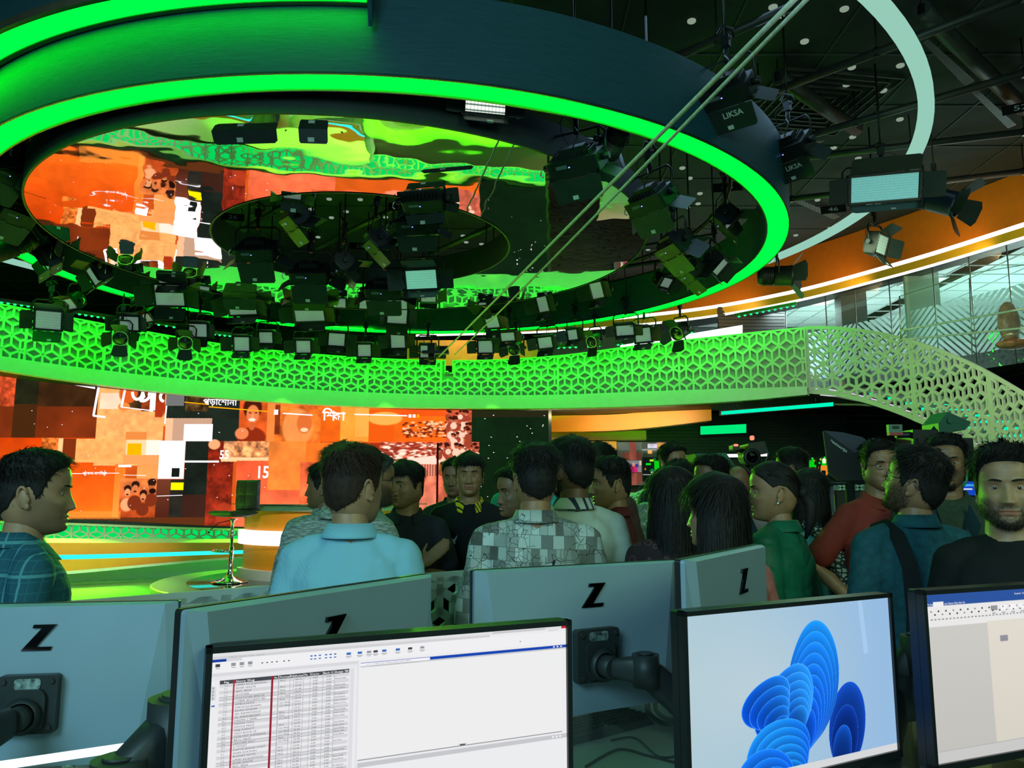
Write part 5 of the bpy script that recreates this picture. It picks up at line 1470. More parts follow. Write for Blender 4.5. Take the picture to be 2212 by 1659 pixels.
# (kind, px, py, Y, width, depth, yaw, tilt, doors, face, label); yaw 0 = aims towards the camera, 180 = away from it
FL = [
 ('f', 527, 226, 5.9, .56, .22, 176, 40, (60, 6, 60, 60), None, 'big flood light under the near ring edge, wide flap hanging, left of the small one'),
 ('f', 678, 232, 5.9, .24, .2, 184, 35, (60, 8, 50, 50), None, 'small flood light with square flap between the two widest flap lights near the top'),
 ('f', 962, 288, 6.6, .52, .25, 168, 38, (60, 2, 60, 60), None, 'wide flood light with broad dark flap against the bright green reflection'),
 ('f', 1045, 232, 5.95, .38, .18, 12, 74, (80, 30, 85, 85), 'cells', 'flood light showing three rows of bright square cells under the ring'),
 ('f', 1245, 350, 6.3, .46, .24, 150, 40, (60, 4, 55, 60), None, 'flood light with tilted flap beside the round lens light near the ropes'),
 ('r', 1325, 305, 6.4, .11, .3, 200, 70, 1, None, 'round lens spotlight with bright rim beside the ropes under the ring'),
 ('f', 1405, 430, 7.2, .46, .26, 128, 42, (60, 4, 60, 30), None, 'flood light with large square flap left of the ropes inside the ring'),
 ('f', 1455, 528, 8.6, .42, .28, 112, 48, (50, 0, 40, 60), None, 'green lit flood light with ribbed side near the right end of the mirror'),
 ('f', 1492, 585, 9.6, .34, .24, 100, 52, (60, 4, 60, 60), None, 'green lit flood light with folded flap, lowest of the cluster right of the mirror'),
 ('f', 1568, 470, 9.0, .34, .26, 75, 45, (40, 4, 60, 60), None, 'dark flood light with thin bright flap edge under plate 45'),
 ('f', 1545, 568, 9.6, .34, .26, 60, 45, (30, 10, 60, 60), None, 'flood light with printed brown flap at the right inside of the ring'),
 ('f', 1432, 605, 11.0, .26, .2, 40, 50, (30, 10, 60, 60), None, 'small light box with dangling cable loops left of the printed brown flap'),
 ('f', 1572, 195, 6.2, .42, .25, 140, 50, (60, 4, 60, 60), None, 'flood light with ribbed back and tan flap over the ropes, outside the ring'),
 ('f', 1705, 318, 7.6, .42, .26, 128, 48, (60, 4, 40, 60), None, 'flood light with tan flap hanging outside the right edge of the ring'),
 ('f', 1908, 405, 8.6, .78, .34, -14, 66, (60, 20, 65, 65), 'teal', 'largest flood light with glowing teal grid face right of the ring'),
 ('r', 2022, 432, 9.2, .15, .62, 48, 62, 1, 'blue', 'long navy tube spotlight with barn doors beside the largest teal flood light'),
 ('f', 1893, 528, 10.2, .34, .30, 40, 72, (40, 40, 60, 60), None, 'flood light with open dark doors against the orange bulkhead'),
 ('r', 1680, 596, 11.5, .15, .50, 78, 88, 1, None, 'round spotlight lying level against the orange bulkhead with hanging loop'),
 ('f', 370, 635, 11.2, .46, .36, 5, 62, (8, 45, 60, 60), None, 'square flood light with pale gridded face, leftmost of the row inside the ring'),
 ('f', 375, 590, 10.6, .42, .3, 5, 60, (5, 20, 60, 60), None, 'flood light directly above and behind the square gridded one'),
 ('f', 528, 660, 11.9, .50, .3, -8, 60, (10, 20, 60, 60), None, 'flood light with pale face and dark hood, second in the row inside the ring'),
 ('f', 520, 622, 11.2, .48, .3, 188, 40, (30, 10, 60, 60), None, 'dark flood light just above the second pale faced ring row light'),
 ('f', 672, 675, 12.2, .54, .3, -8, 62, (10, 30, 60, 60), None, 'flood light with wide pale face, third in the row inside the ring'),
 ('f', 668, 630, 11.2, .50, .26, 182, 42, (30, 0, 60, 60), None, 'flood light with brownish flap above the widest pale face'),
 ('f', 857, 680, 12.2, .36, .3, 15, 66, (20, 50, 30, 30), None, 'flood light with four open dark doors before the far navy inside of the ring'),
 ('f', 914, 602, 9.3, .44, .28, -10, 68, (40, 20, 75, 75), 'mint', 'flood light with bright mint face at the front of the mirror opening'),
 ('f', 830, 625, 9.6, .46, .26, 180, 40, (40, -2, 60, 60), None, 'flood light with grey flap behind the bright mint one'),
 ('f', 555, 540, 8.8, .44, .30, 178, 40, (40, 2, 60, 60), None, 'flood light with blue status lamp at the left of the mirror opening'),
 ('f', 670, 590, 9.0, .44, .28, 180, 40, (40, 2, 60, 60), None, 'flood light with blue status lamp and grey flap, bottom middle of the opening'),
 ('f', 900, 482, 8.0, .44, .22, 172, 40, (40, 2, 60, 60), None, 'flood light with large green grey flap under plate 35'),
 ('f', 915, 432, 7.4, .42, .18, 168, 62, (30, 30, 60, 60), None, 'flood light overlapping the upper rim of the mirror opening'),
 ('f', 635, 470, 8.0, .28, .22, 130, 48, (40, 2, 60, 20), None, 'flood light with tan flap pointing down at the left of the opening'),
 ('f', 812, 520, 8.4, .28, .22, 118, 50, (40, 2, 60, 20), None, 'flood light with tan ribbed flap in the middle of the mirror opening'),
 ('f', 742, 570, 9.0, .28, .22, 110, 50, (40, 2, 60, 20), None, 'flood light with slanting tan flap between the two blue status lamps'),
 ('f', 632, 410, 7.4, .22, .16, 20, 30, (30, 60, 60, 60), None, 'small flood light poking above the upper rim of the opening'),
 ('f', 88, 345, 7.2, .34, .26, 240, 45, (50, 4, 60, 60), None, 'flood light with ribbed doors and green flap at the far left of the ring'),
 ('f', 12, 365, 7.2, .36, .26, 250, 45, (50, 4, 60, 60), None, 'flood light cut by the left edge, upper of two green flaps'),
 ('f', 28, 455, 8.2, .42, .28, 250, 45, (50, 0, 60, 60), None, 'flood light near the left edge, lower of two green flaps'),
 ('r', 20, 530, 9.0, .15, .5, 300, 60, 1, None, 'round spotlight at the left edge above the green strip'),
 ('r', 148, 485, 9.2, .13, .36, 285, 60, 1, None, 'round spotlight with curved doors against the dark red reflection'),
 ('f', 235, 540, 10.0, .30, .24, 285, 62, (30, 30, 60, 60), None, 'flood light with open doors over the sandy reflection on the left'),
 ('f', 110, 560, 9.6, .46, .28, 300, 55, (40, 10, 60, 60), None, 'dark flood light crossing the lower left of the green ring strip'),
 ('f', 215, 590, 10.2, .44, .28, 310, 55, (40, 10, 60, 60), None, 'dark ribbed flood light between gaps of the green strip, lower left'),
 ('f', 160, 650, 11.0, .28, .22, 330, 45, (40, 4, 60, 60), None, 'small flood light with brown flap above the first light of the gallery row'),
 ('f', 325, 680, 11.8, .26, .2, 330, 45, (40, 4, 60, 60), None, 'small flood light with brown flap between first and second gallery row lights'),
 ('f', 106, 690, 10.6, .36, .30, 25, 72, (30, 50, 40, 40), None, 'leftmost light of the gallery row with wide spread barn doors'),
 ('f', 282, 697, 11.6, .32, .26, 12, 70, (20, 50, 50, 40), None, 'square light above the first round spotlight of the gallery row'),
 ('r', 262, 725, 11.4, .11, .3, 20, 60, 1, None, 'first round spotlight hanging low in front of the lattice'),
 ('f', 430, 712, 12.2, .32, .26, 10, 70, (20, 50, 50, 40), None, 'square light beside the second round spotlight of the gallery row'),
 ('r', 402, 735, 12.0, .11, .3, 18, 60, 1, None, 'second round spotlight hanging low in front of the lattice'),
 ('f', 525, 742, 12.9, .30, .28, 4, 74, (15, 30, 55, 60), None, 'square pale light, left and lower of the twin pair on the gallery row'),
 ('f', 577, 728, 13.2, .28, .24, 2, 72, (15, 30, 55, 60), None, 'square pale light, right and higher of the twin pair on the gallery row'),
 ('f', 658, 748, 13.3, .30, .26, 0, 74, (15, 30, 60, 60), None, 'square pale light between the twin pair and the wider light on the gallery row'),
 ('f', 726, 732, 13.0, .32, .26, 20, 72, (15, 30, 60, 60), None, 'square pale light just under the thin green strip, left of the four door light'),
 ('f', 789, 756, 13.5, .28, .26, 0, 74, (15, 30, 60, 60), None, 'square pale light hanging lowest left of the rope camera'),
 ('f', 862, 736, 13.2, .30, .28, -6, 72, (15, 30, 60, 60), None, 'square pale light directly under the four door light'),
 ('f', 924, 758, 13.2, .30, .26, 6, 72, (15, 30, 60, 60), None, 'square pale light beside the rope camera rig'),
 ('f', 1050, 748, 13.4, .30, .26, -6, 74, (15, 30, 60, 60), None, 'square pale light right of the gallery slot'),
 ('f', 1100, 725, 13.0, .30, .2, -20, 66, (15, 30, 60, 60), None, 'pale light tilted down under the far green strip'),
 ('r', 1115, 752, 13.3, .11, .28, -20, 70, 1, None, 'black round spotlight in front of the orange wall over the gallery'),
 ('f', 1182, 738, 13.2, .32, .24, -30, 68, (20, 40, 50, 50), None, 'square light with spread doors left of the slatted upper wall'),
 ('f', 1242, 722, 13.0, .24, .22, -35, 74, (15, 30, 60, 60), None, 'narrow pale light under the far right of the green strip'),
 ('r', 1285, 735, 13.0, .10, .28, -40, 66, 1, None, 'small round spotlight before the bright white window strip'),
 ('f', 1352, 712, 12.6, .34, .22, -20, 70, (20, 10, 60, 60), None, 'pale light against the orange bulkhead end, higher of two'),
 ('f', 1392, 722, 12.6, .32, .28, -28, 72, (15, 30, 60, 60), None, 'pale gridded light before the bright white window strip'),
 ('r', 1470, 715, 12.4, .12, .3, -50, 62, 1, None, 'rightmost round spotlight over the gallery, green tinted'),
 ('f', 1178, 655, 12.6, .26, .30, -38, 66, (30, 30, 60, 60), None, 'dark spotlight with bright yoke, left of two on the ring inner wall'),
 ('f', 1295, 625, 12.0, .28, .30, -42, 66, (30, 30, 60, 60), None, 'dark spotlight with bright yoke, right of two on the ring inner wall'),
 ('f', 1066, 690, 12.6, .28, .28, -20, 50, (30, 30, 60, 60), None, 'dark light tangled with cables beneath the crossing ropes'),
 ('r', 1050, 640, 12.2, .12, .3, -60, 40, 1, None, 'dark round spotlight at the mirror edge beneath the ropes'),
]
M_CELL = None
for k, (kd, px, py, Y, w, d, yaw, tilt, doors, face, lb) in enumerate(FL):
    loc = P3(px, py, Y)
    if kd == 'f':
        fm = {None: None, 'mint': M_FACE_MINT, 'teal': M_FACE_TEAL, 'cells': M_FACE}[face]
        t = flood('flood_light', lb, loc, w, d, dg(yaw), dg(tilt), doors, fm, 1.0 if doors[1] is not None and doors[1] <= 8 and Y < 10 else .7)
        if face == 'cells':
            Mt = lerp_M(-dg(tilt)); mb = MB()
            for i in range(12):
                for j in range(4): mb.box((-w * .42 + w * .84 * i / 11, -d * .36 + d * .72 * j / 3, -.07), (.024, .028, .012), 0, Mt)
            mb.build('bright_cells', emis('cell_white', (.95, 1, .9), 1.1), t)
    else:
        t = fresnel('spotlight', lb, loc, w, d, dg(yaw), dg(tilt), True, None, mat('navy_tube_paint', (.02, .03, .10), .35, .2) if face == 'blue' else None)
for o in [q for q in C.objects if q.get('category') == 'studio light']:
    p = o.location
    r_out = math.hypot((p.x - MC.x) / (MA + .1), (p.y - MC.y) / (MBb + .1)); r_in = math.hypot((p.x - HC.x) / (HR - .1), (p.y - HC.y) / (HR - .1))
    if r_out > 1 or r_in < 1:
        mb = MB(); mb.tube([(0, 0, .48), (0, 0, ZC - p.z - .01)], .011, 6); mb.build('drop_rod', M_BLACK, o)
# curved hanging bars that carry the lights (inside the ring and over the gallery)
def bar(pts, r, label):
    mb = MB(); mb.tube(pts, r, 8); return tag(mb.build('hanging_bar', M_BLACK), label, 'pipe')
bar([ell(RC, RA - .62, RB - .62, 2 * PI * k / 60, 5.15) for k in range(61)], .03, 'black ring shaped bar carrying the lights inside the big ring')
bar([gal_uv(Ls[k], 1, -2.3) + Vector((0, 0, .85)) for k in range(20, 380, 8)], .03, 'black curved bar carrying the row of lights before the gallery')
bar([gal_uv(Ls[k], 1, -2.3) + Vector((0, 0, 1.15)) for k in range(20, 380, 8)], .02, 'upper black curved bar above the row of gallery lights')
random.seed(11)
for k in range(16):
    a = random.random() * 2 * PI; p = ell(RC, RA - .7, RB - .7, a, 5.1)
    pts = [p]
    for q in range(9):
        p = p + Vector((random.uniform(-.14, .14), random.uniform(-.14, .14), -.05 * math.cos(q * .8))); pts.append(p)
    mb = MB(); mb.tube(pts, .006, 5)
    tag(mb.build('hanging_cable', M_BLACK), 'thin black cable drooping among the lights inside the big ring', 'cable', 'loose cables inside the ring')
# ================================================================ workstation desks in front
M_MBACK = mat('monitor_back_silver', (0.31, 0.42, 0.50), .45, .25, var=.03)
M_BEZEL = mat('monitor_bezel_black', (.012, .014, .014), .35, var=.1)
M_ARM = mat('arm_charcoal', (.030, .036, .036), .5, .2, var=.15)
M_LOGO = mat('black_chrome', (.05, .05, .06), .06, 1.0, var=.05)
def solve_edge(A, B, w):
    """place a level edge seen from pixel A to pixel B so that it is W metres long"""
    za, zb = ray(*A)[1], ray(*B)[1]
    f = lambda h: (Vector((ray(*A)[0] * h / za, h / za, h)) - Vector((ray(*B)[0] * h / zb, h / zb, h))).length
    h = -w / f(-1.0)
    e = Vector((0, 0, EYE))
    return Vector((ray(*A)[0] * h / za, h / za, h)) + e, Vector((ray(*B)[0] * h / zb, h / zb, h)) + e
def frame_of(TL, TR):
    u = (TR - TL).normalized(); v = Vector((0, 0, 1)); n = v.cross(u) * -1   # n points away from the camera when u runs to the right
    n = Vector((-u.y, u.x, 0))
    M = Matrix((( u.x, n.x, 0, TL.x), (u.y, n.y, 0, TL.y), (u.z, n.z, 1, TL.z), (0, 0, 0, 1)))
    return M
def arm(parent, pts, rad):
    t = None
    for k in range(len(pts) - 1):
        a, b = Vector(pts[k]), Vector(pts[k + 1]); d = (b - a); R = d.to_track_quat('Z', 'X').to_matrix().to_4x4(); R.translation = a
        mb = MB(); L_ = d.length; r0, r1 = rad[k], rad[k + 1]
        prof = [(-.0, r0 * .8), (L_ * .08, r0), (L_ * .5, (r0 + r1) / 2), (L_ * .92, r1), (L_, r1 * .8)]
        rows = []
        for z, r in prof:
            ring_ = []
            for q in range(16):
                a_ = 2 * PI * q / 16; c, s_ = math.cos(a_), math.sin(a_)
                ring_.append(R @ Vector((math.copysign(abs(c) ** .6, c) * r * 1.25, math.copysign(abs(s_) ** .6, s_) * r * .8, z)))
            rows.append(ring_)
        mb.sheet(rows, 0, True, True); mb.add(rows[0], [tuple(range(16))[::-1]]); mb.add(rows[-1], [tuple(range(16))])
        o = place_in(mb.build('arm' if k == 0 else 'arm_segment', M_ARM), parent if k == 0 else t)
        if k == 0: t = o
    for k in range(1, len(pts)):
        mb = MB(); p = Vector(pts[k]); r = rad[k]; mb.cyl(p - Vector((0, 0, r * 1.3)), p + Vector((0, 0, r * 1.3)), r * 1.15, 20); mb.cyl(p + Vector((0, 0, r * 1.3)), p + Vector((0, 0, r * 1.45)), r * .7, 16)
        place_in(mb.build('joint', M_ARM), t)
    return t
def back_monitor(A, B, label, w=.61, h=.355, logo_x=.5, plate=True, flip=False):
    TL, TR = solve_edge(A, B, w)
    M = frame_of(TL, TR)
    t = thing('monitor', label, 'monitor', M @ Vector((w / 2, 0, -h)))
    mb = MB(); mb.rbox((w / 2, .018, -h / 2), (w, .012, h), .006, 0, M, 3, 'y')
    bl_ = [(0, 0), (w, 0), (w, -h), (0, -h)]
    # slim raised back with sloping side facets
    P = [Vector((.0, .012, .0)), Vector((w, .012, 0)), Vector((w, .012, -h)), Vector((0, .012, -h)), Vector((.025, -.004, -.004)), Vector((w - .025, -.004, -.004)), Vector((w - .075, -.012, -h + .004)), Vector((.075, -.012, -h + .004))]
    mb.add([M @ p for p in P], [(4, 5, 6, 7)[::-1], (0, 1, 5, 4)[::-1], (1, 2, 6, 5)[::-1], (2, 3, 7, 6)[::-1], (3, 0, 4, 7)[::-1]])
    place_in(mb.build('back_shell', M_MBACK), t)
    mb = MB(); mb.rbox((w / 2, .028, -h / 2), (w + .003, .012, h + .003), .006, 0, M, 3, 'y'); place_in(mb.build('bezel', M_BEZEL), t)
    lw = .042; cx, cz = w * logo_x, -.072
    Z = [(-.42, 1), (1.02, 1), (.05, -.62), (.62, -.62), (.56, -1), (-1.02, -1), (-.02, .66), (-.36, .66)]
    Z = [(-.35, 1.0), (1.05, 1.0), (-.10, -.72), (.85, -.72), (.78, -1.0), (-1.05, -1.0), (.18, .74), (-.42, .74)]
    mb = MB(); P = [(cx + x * .034, z * .0285) for x, z in Z]
    V = [M @ Vector((x, -.011, cz + z)) for x, z in P] + [M @ Vector((x, -.004, cz + z)) for x, z in P]
    mb.add(V, [(0, 1, 2, 6, 7), (2, 3, 4, 5, 6)][::1] + [(i, 8 + i, 8 + (i + 1) % 8, (i + 1) % 8) for i in range(8)])
    place_in(mb.build('logo', M_LOGO), t)
    mb = MB()
    for q in (0, .018): mb.box((w - .075 - q, -.010, -h + .02), (.007, .006, .016), 0, M)
    place_in(mb.build('ports', M_BEZEL), t)
    if plate:
        mb = MB(); c = (cx - .005, -.024, -h / 2 - .035)
        mb.rbox(c, (.125, .022, .125), .008, 0, M, 3, 'y'); mb.rbox((c[0], -.04, c[2] - .01), (.085, .012, .09), .02, 0, M, 3, 'y')
        for sx in (-1, 1):
            for sz in (-1, 1): mb.cyl((c[0] + sx * .05, -.034, c[2] + sz * .05), (c[0] + sx * .05, -.040, c[2] + sz * .05), .006, 10, 0, None, M)
        place_in(mb.build('mount_plate', M_ARM), t)
        mb = MB(); mb.rbox((c[0], -.036, c[2] + .045), (.055, .003, .022), .006, 0, M, 3, 'y'); place_in(mb.build('plate_window', mat('silver_scribble', (.35, .45, .42), .3, .6, var=.9, scale=90)), t)
        mb = MB(); mb.cyl((c[0], -.045, c[2] - .02), (c[0], -.10, c[2] - .02), .026, 20, 0, None, M); mb.lathe([(.03, 0), (.04, .006), (.03, .012)], 20, 0, M @ Matrix.Translation((c[0], -.05, c[2] - .02)) @ Matrix.Rotation(PI / 2, 4, 'X')); place_in(mb.build('swivel', M_ARM), t)
    return t, M, w, h
m1 = back_monitor((-236, 1312), (382, 1300), 'silver monitor back with black chrome Z logo at the far left of the desks', logo_x=.52)
m2 = back_monitor((413, 1320), (942, 1241), 'silver monitor back with Z logo directly behind the white story list screen', logo_x=.47)
m3 = back_monitor((1030, 1234), (1466, 1211), 'silver monitor back with Z logo and black arm, before the checkered shirt', logo_x=.53)
m4 = back_monitor((1491, 1211), (1655, 1177), 'smallest silver monitor back with Z logo, before the green jacket', logo_x=.58)
def armpt(m, x, y, z): return m[1] @ Vector((x, y, z))
zt = .75
arm(m1[0], [armpt(m1, .31, -.10, -.23), armpt(m1, .28, -.19, -.24), armpt(m1, .27, -.21, -.42), armpt(m1, .10, -.12, -.60)], [.026, .034, .036, .03])
arm(m3[0], [armpt(m3, .315, -.09, -.232), armpt(m3, .37, -.15, -.232), armpt(m3, .62, -.18, -.44), armpt(m3, .70, -.02, -.52)], [.018, .028, .034, .03])
arm(m4[0], [armpt(m4, .36, -.09, -.232), armpt(m4, .36, -.14, -.34), armpt(m4, .36, -.08, -.62)], [.018, .022, .022])

def front_monitor(A, B, label, pic, w=.60, h=.345, ext=None, nx=420, ny=240):
    if ext is None:
        TL, TR = solve_edge(A, B, w)
    else:
        TL, TR = solve_edge(A, B, ext); TR = TL + (TR - TL).normalized() * w
    M = frame_of(TL, TR)
    t = thing('monitor', label, 'monitor', M @ Vector((w / 2, 0, -h)))
    mb = MB(); b = .009
    for c, d in (((w / 2, .008, -b / 2), (w, .02, b)), ((w / 2, .008, -h + b * .8), (w, .02, b * 1.6)), ((b / 2, .008, -h / 2), (b, .02, h)), ((w - b / 2, .008, -h / 2), (b, .02, h))): mb.box(c, d, 0, M)
    place_in(mb.build('bezel', M_BEZEL), t)
    mb = MB(); mb.rbox((w / 2, .026, -h / 2), (w, .02, h), .006, 0, M, 3, 'y'); mb.rbox((w / 2, .045, -h / 2), (.13, .03, .13), .01, 0, M, 3, 'y'); place_in(mb.build('back_shell', M_BEZEL), t)
    U, V = np.meshgrid(np.linspace(0, 1, nx), np.linspace(0, 1, ny))     # V from bottom to top
    im = pic(U, 1 - V, w / h)
    lin = np.where(im <= .04045, im / 12.92, ((np.clip(im, 0, 2) + .055) / 1.055) ** 2.4)
    Mn = np.array(M)
    X = b + U * (w - 2 * b); Zz = -h + b * 1.6 + V * (h - b * 2.6)
    P_ = np.stack([X * Mn[0][0] + Mn[0][3] + 0 * Mn[0][1], X * Mn[1][0] + Mn[1][3], X * Mn[2][0] + Zz + Mn[2][3]], -1)
    P_[..., 0] += Mn[0][1] * .004; P_[..., 1] += Mn[1][1] * .004
    raster_mesh('screen', P_, lin, emis_attr('desk_monitor_picture', 1.0), t)
    def on(x, y, d=.0):      # x, y: 0..1 from the top left of the picture
        return M @ Vector((b + x * (w - 2 * b), .0035 - d, -b - y * (h - b * 2.6)))
    return t, M, on, w, h
def base_im(U, col):
    im = np.ones(U.shape + (3,)) * np.array(col) / 255; return im
def pic_news(U, V, asp):
    V = V / .49
    im = base_im(U, (236, 236, 238))
    R3(im, U, V, 0, 0, 1, .035, (226, 226, 228)); R3(im, U, V, 0, .035, .75, .06, (210, 210, 214)); R3(im, U, V, 0, .06, 1, .185, (240, 240, 242))
    R3(im, U, V, 0, .06, .033, .085, (20, 60, 160)); R3(im, U, V, .033, .06, .07, .085, (215, 215, 220)); R3(im, U, V, .985, .0, 1, .03, (200, 40, 50)); R3(im, U, V, .76, .01, .93, .03, (200, 200, 202))
    R3(im, U, V, .375, .205, 1, .235, (24, 70, 178)); R3(im, U, V, .375, .21, .57, .235, (245, 245, 250)); R3(im, U, V, .375, .235, 1, .25, (200, 203, 208))
    R3(im, U, V, .372, .25, .985, 1.115, (238, 238, 239)); R3(im, U, V, .372, 1.115, .985, 1.122, (150, 150, 155)); R3(im, U, V, .372, 1.14, 1, 1.185, (198, 200, 204)); R3(im, U, V, .372, 1.185, 1, 2.1, (236, 237, 239))
    R3(im, U, V, 0, .185, .37, .21, (218, 218, 222)); R3(im, U, V, 0, .21, .37, .25, (232, 232, 236)); R3(im, U, V, .02, .25, .36, 2.1, (236, 236, 240)); R3(im, U, V, .02, .25, .345, .285, (70, 74, 80))
    for k in range(60):
        y = .285 + k * .0285
        R3(im, U, V, .02, y, .345, y + .0285, (234, 234, 236) if k % 2 else (214, 214, 218)); R3(im, U, V, .02, y, .345, y + .002, (170, 170, 175))
    R3(im, U, V, .052, .25, .056, 2.1, (175, 40, 60)); R3(im, U, V, .144, .25, .149, 2.1, (150, 30, 50))
    for x in (.162, .19, .20, .225, .242, .275, .305): R3(im, U, V, x, .25, x + .0015, 2.1, (180, 180, 185))
    R3(im, U, V, .347, .25, .358, 2.1, (222, 222, 226))
    R3(im, U, V, 0, .3, .012, .42, (215, 218, 225)); R3(im, U, V, .366, .2, .370, 2.1, (225, 225, 230))
    return im
news = front_monitor((446, 1399), (1234, 1339), 'monitor with a white newsroom story list, largest in front', pic_news, nx=760, ny=420)
NI = [emis('text_dark', srgb(70, 70, 76), 1), emis('text_white', srgb(245, 245, 245), 1), emis('icon_blue', srgb(60, 110, 190), 1), emis('icon_grey', srgb(150, 152, 158), 1)]
on_ = news[2]; on = lambda x, y, d=0: on_(x, y * .49, d); mb = MB(); asp = news[3] / news[4]
def tx(s, x, y, size, mi=0, bold=0.0, align='LEFT', sx=.8):
    put_text(mb, s, size, lambda a, b: on(x + a / asp * 1.0, y - b, .001), mi, bold, align, sx=sx)
hdr = [('Pag', .03), ('Story Slug', .058), ('Se', .151), ('Format', .165), ('Floa', .191), ('Actua', .203), ('Pa', .227), ('Curre', .243), ('Back O', .276), ('Assign To', .306), ('Bre', .335)]
for s_, x in hdr: tx(s_, x, .276, .024, 1, .01, sx=.62 if s_ != 'Story Slug' else .8)
rows_ = ['LAND ACQUISITION', 'RIVER WASTE', 'RJSC_BIDA', 'FLYOVER', 'FOOTOVER BRIDGE', 'CYBER SECURITY BD', 'AMBULANCE', 'PARTICLE BOARD', 'ROAD DIVIDER', 'EID REMMITANCE', 'AL ANNIVERSARY', 'PADMA 1 YEAR', 'PADMA TOLL', 'DEVICE PRICE', 'HAJJ AGENCY', 'TEXT BOOK 24', 'CDIR HAT SUFFERING', 'BRTC HELM', 'LEATHER SALT', 'E TICKET', 'KAPTAI BAZAR CHAT', 'RIVER DOLPHIN', 'BUDGET NOTE']
fmt = ['PKG', '', 'PKG', 'PKG', 'PKG', 'OC-PKG', 'PKG', 'OC-PKG', 'OC-PKG', '', 'PKG', 'PKG', 'OC-PKG', '', 'PKG', 'OC-PKG', 'OC-PKG', 'OC-PKG', 'PKG', 'OC-PKG', '', 'PKG', 'PKG']
tmv = ['04:15', '03:13', '03:45', '01:46', '03:05', '02:54', '04:04', '03:21', '03:22', '03:01', '02:37', '02:06', '03:21', '03:24', '02:05', '03:28', '02:00', '06:00', '01:30', '03:48', '02:00', '03:05', '02:44']
nm = ['', 'Mahmud Rakib', '', 'Nazmus Sakib', 'Sampa Biswas', '', 'Md. Raqibul Is', 'Faisal Rahman', 'Shantar Zaman', 'Mokarram Hos', '', 'Mahmud Rakib', 'Azhar Lemon', 'Nazmus Sakib', '', 'Sampa Biswas', 'Azhar Lemon', 'Sayed Ahmed', 'Nazmus Sakib', 'Sampa Biswas', '', 'Jamil Hasan', '']
for k in range(34):
    y = .285 + .0285 * (k + .80)
    tx(str(70 + k), .030, y, .022, 3, 0, sx=.8); tx(rows_[k % 23], .059, y, .022, 0, 0, sx=.62); tx(fmt[k % 23], .166, y, .021, 0, 0, sx=.6); tx(tmv[k % 23], .204, y, .021, 0, 0, sx=.6); tx('0:00', .249, y, .021, 0, 0, sx=.6); tx('0:00', .284, y, .021, 0, 0, sx=.6)
    if nm[k % 23]: tx(nm[k % 23], .306, y, .021, 0, 0, sx=.42)
def ico(x, y, w_, h_, mi):
    mb.quad(on(x, y + h_, .001), on(x + w_, y + h_, .001), on(x + w_, y, .001), on(x, y, .001), mi)
random.seed(3)
for x in (.008, .045, .065, .085): ico(x, .10, .011, .028, 0 if x < .01 else 3); ico(x + .001, .138, .010, .006, 3)
for x in (.118, .130, .142, .154, .172, .184): ico(x, .118, .004, .010, 0)
for x in (.24, .25, .262, .278, .29, .302):
    ico(x, .092, .006, .012, 2); ico(x, .122, .006, .010, 2)
for x in (.335, .365, .39, .408, .432, .47, .505, .54): ico(x, .095, .012, .022, random.choice((2, 2, 3, 0))); ico(x - .002, .128, .016, .006, 3); ico(x + .001, .140, .010, .005, 3)
tx('x  X  ?  17 New Time 17 Rannata Altair Motion 7AM  x', .39, .228, .016, 0, 0, sx=.6)
tx('ATN News Newsroom Rundown 6 PM  modified by Newsroom', .40, .248, .013, 3, 0, sx=.7)
tx('NRCS  Home  View  Layout', .04, .053, .016, 3, 0); tx('06:37:01 PM', .94, .050, .018, 3, 0, sx=.6)
for x in (.955, .967, .979): ico(x, .214, .006, .012, 1); ico(x - .005, 1.15, .005, .02, 1)
ico(.66, 1.10, .016, .012, 0); ico(.655, 1.095, .026, .004, 3)
for k in range(4): ico(.004, .30 + .03 * k, .003, .02, 3)
ico(.003, .46, .008, .014, 2)
mb.add([on(.845, .12, .001), on(.845, .14, .001), on(.85, .135, .001)], [(0, 1, 2)], 3)
place_in(mb.build('screen_text', NI), news[0])

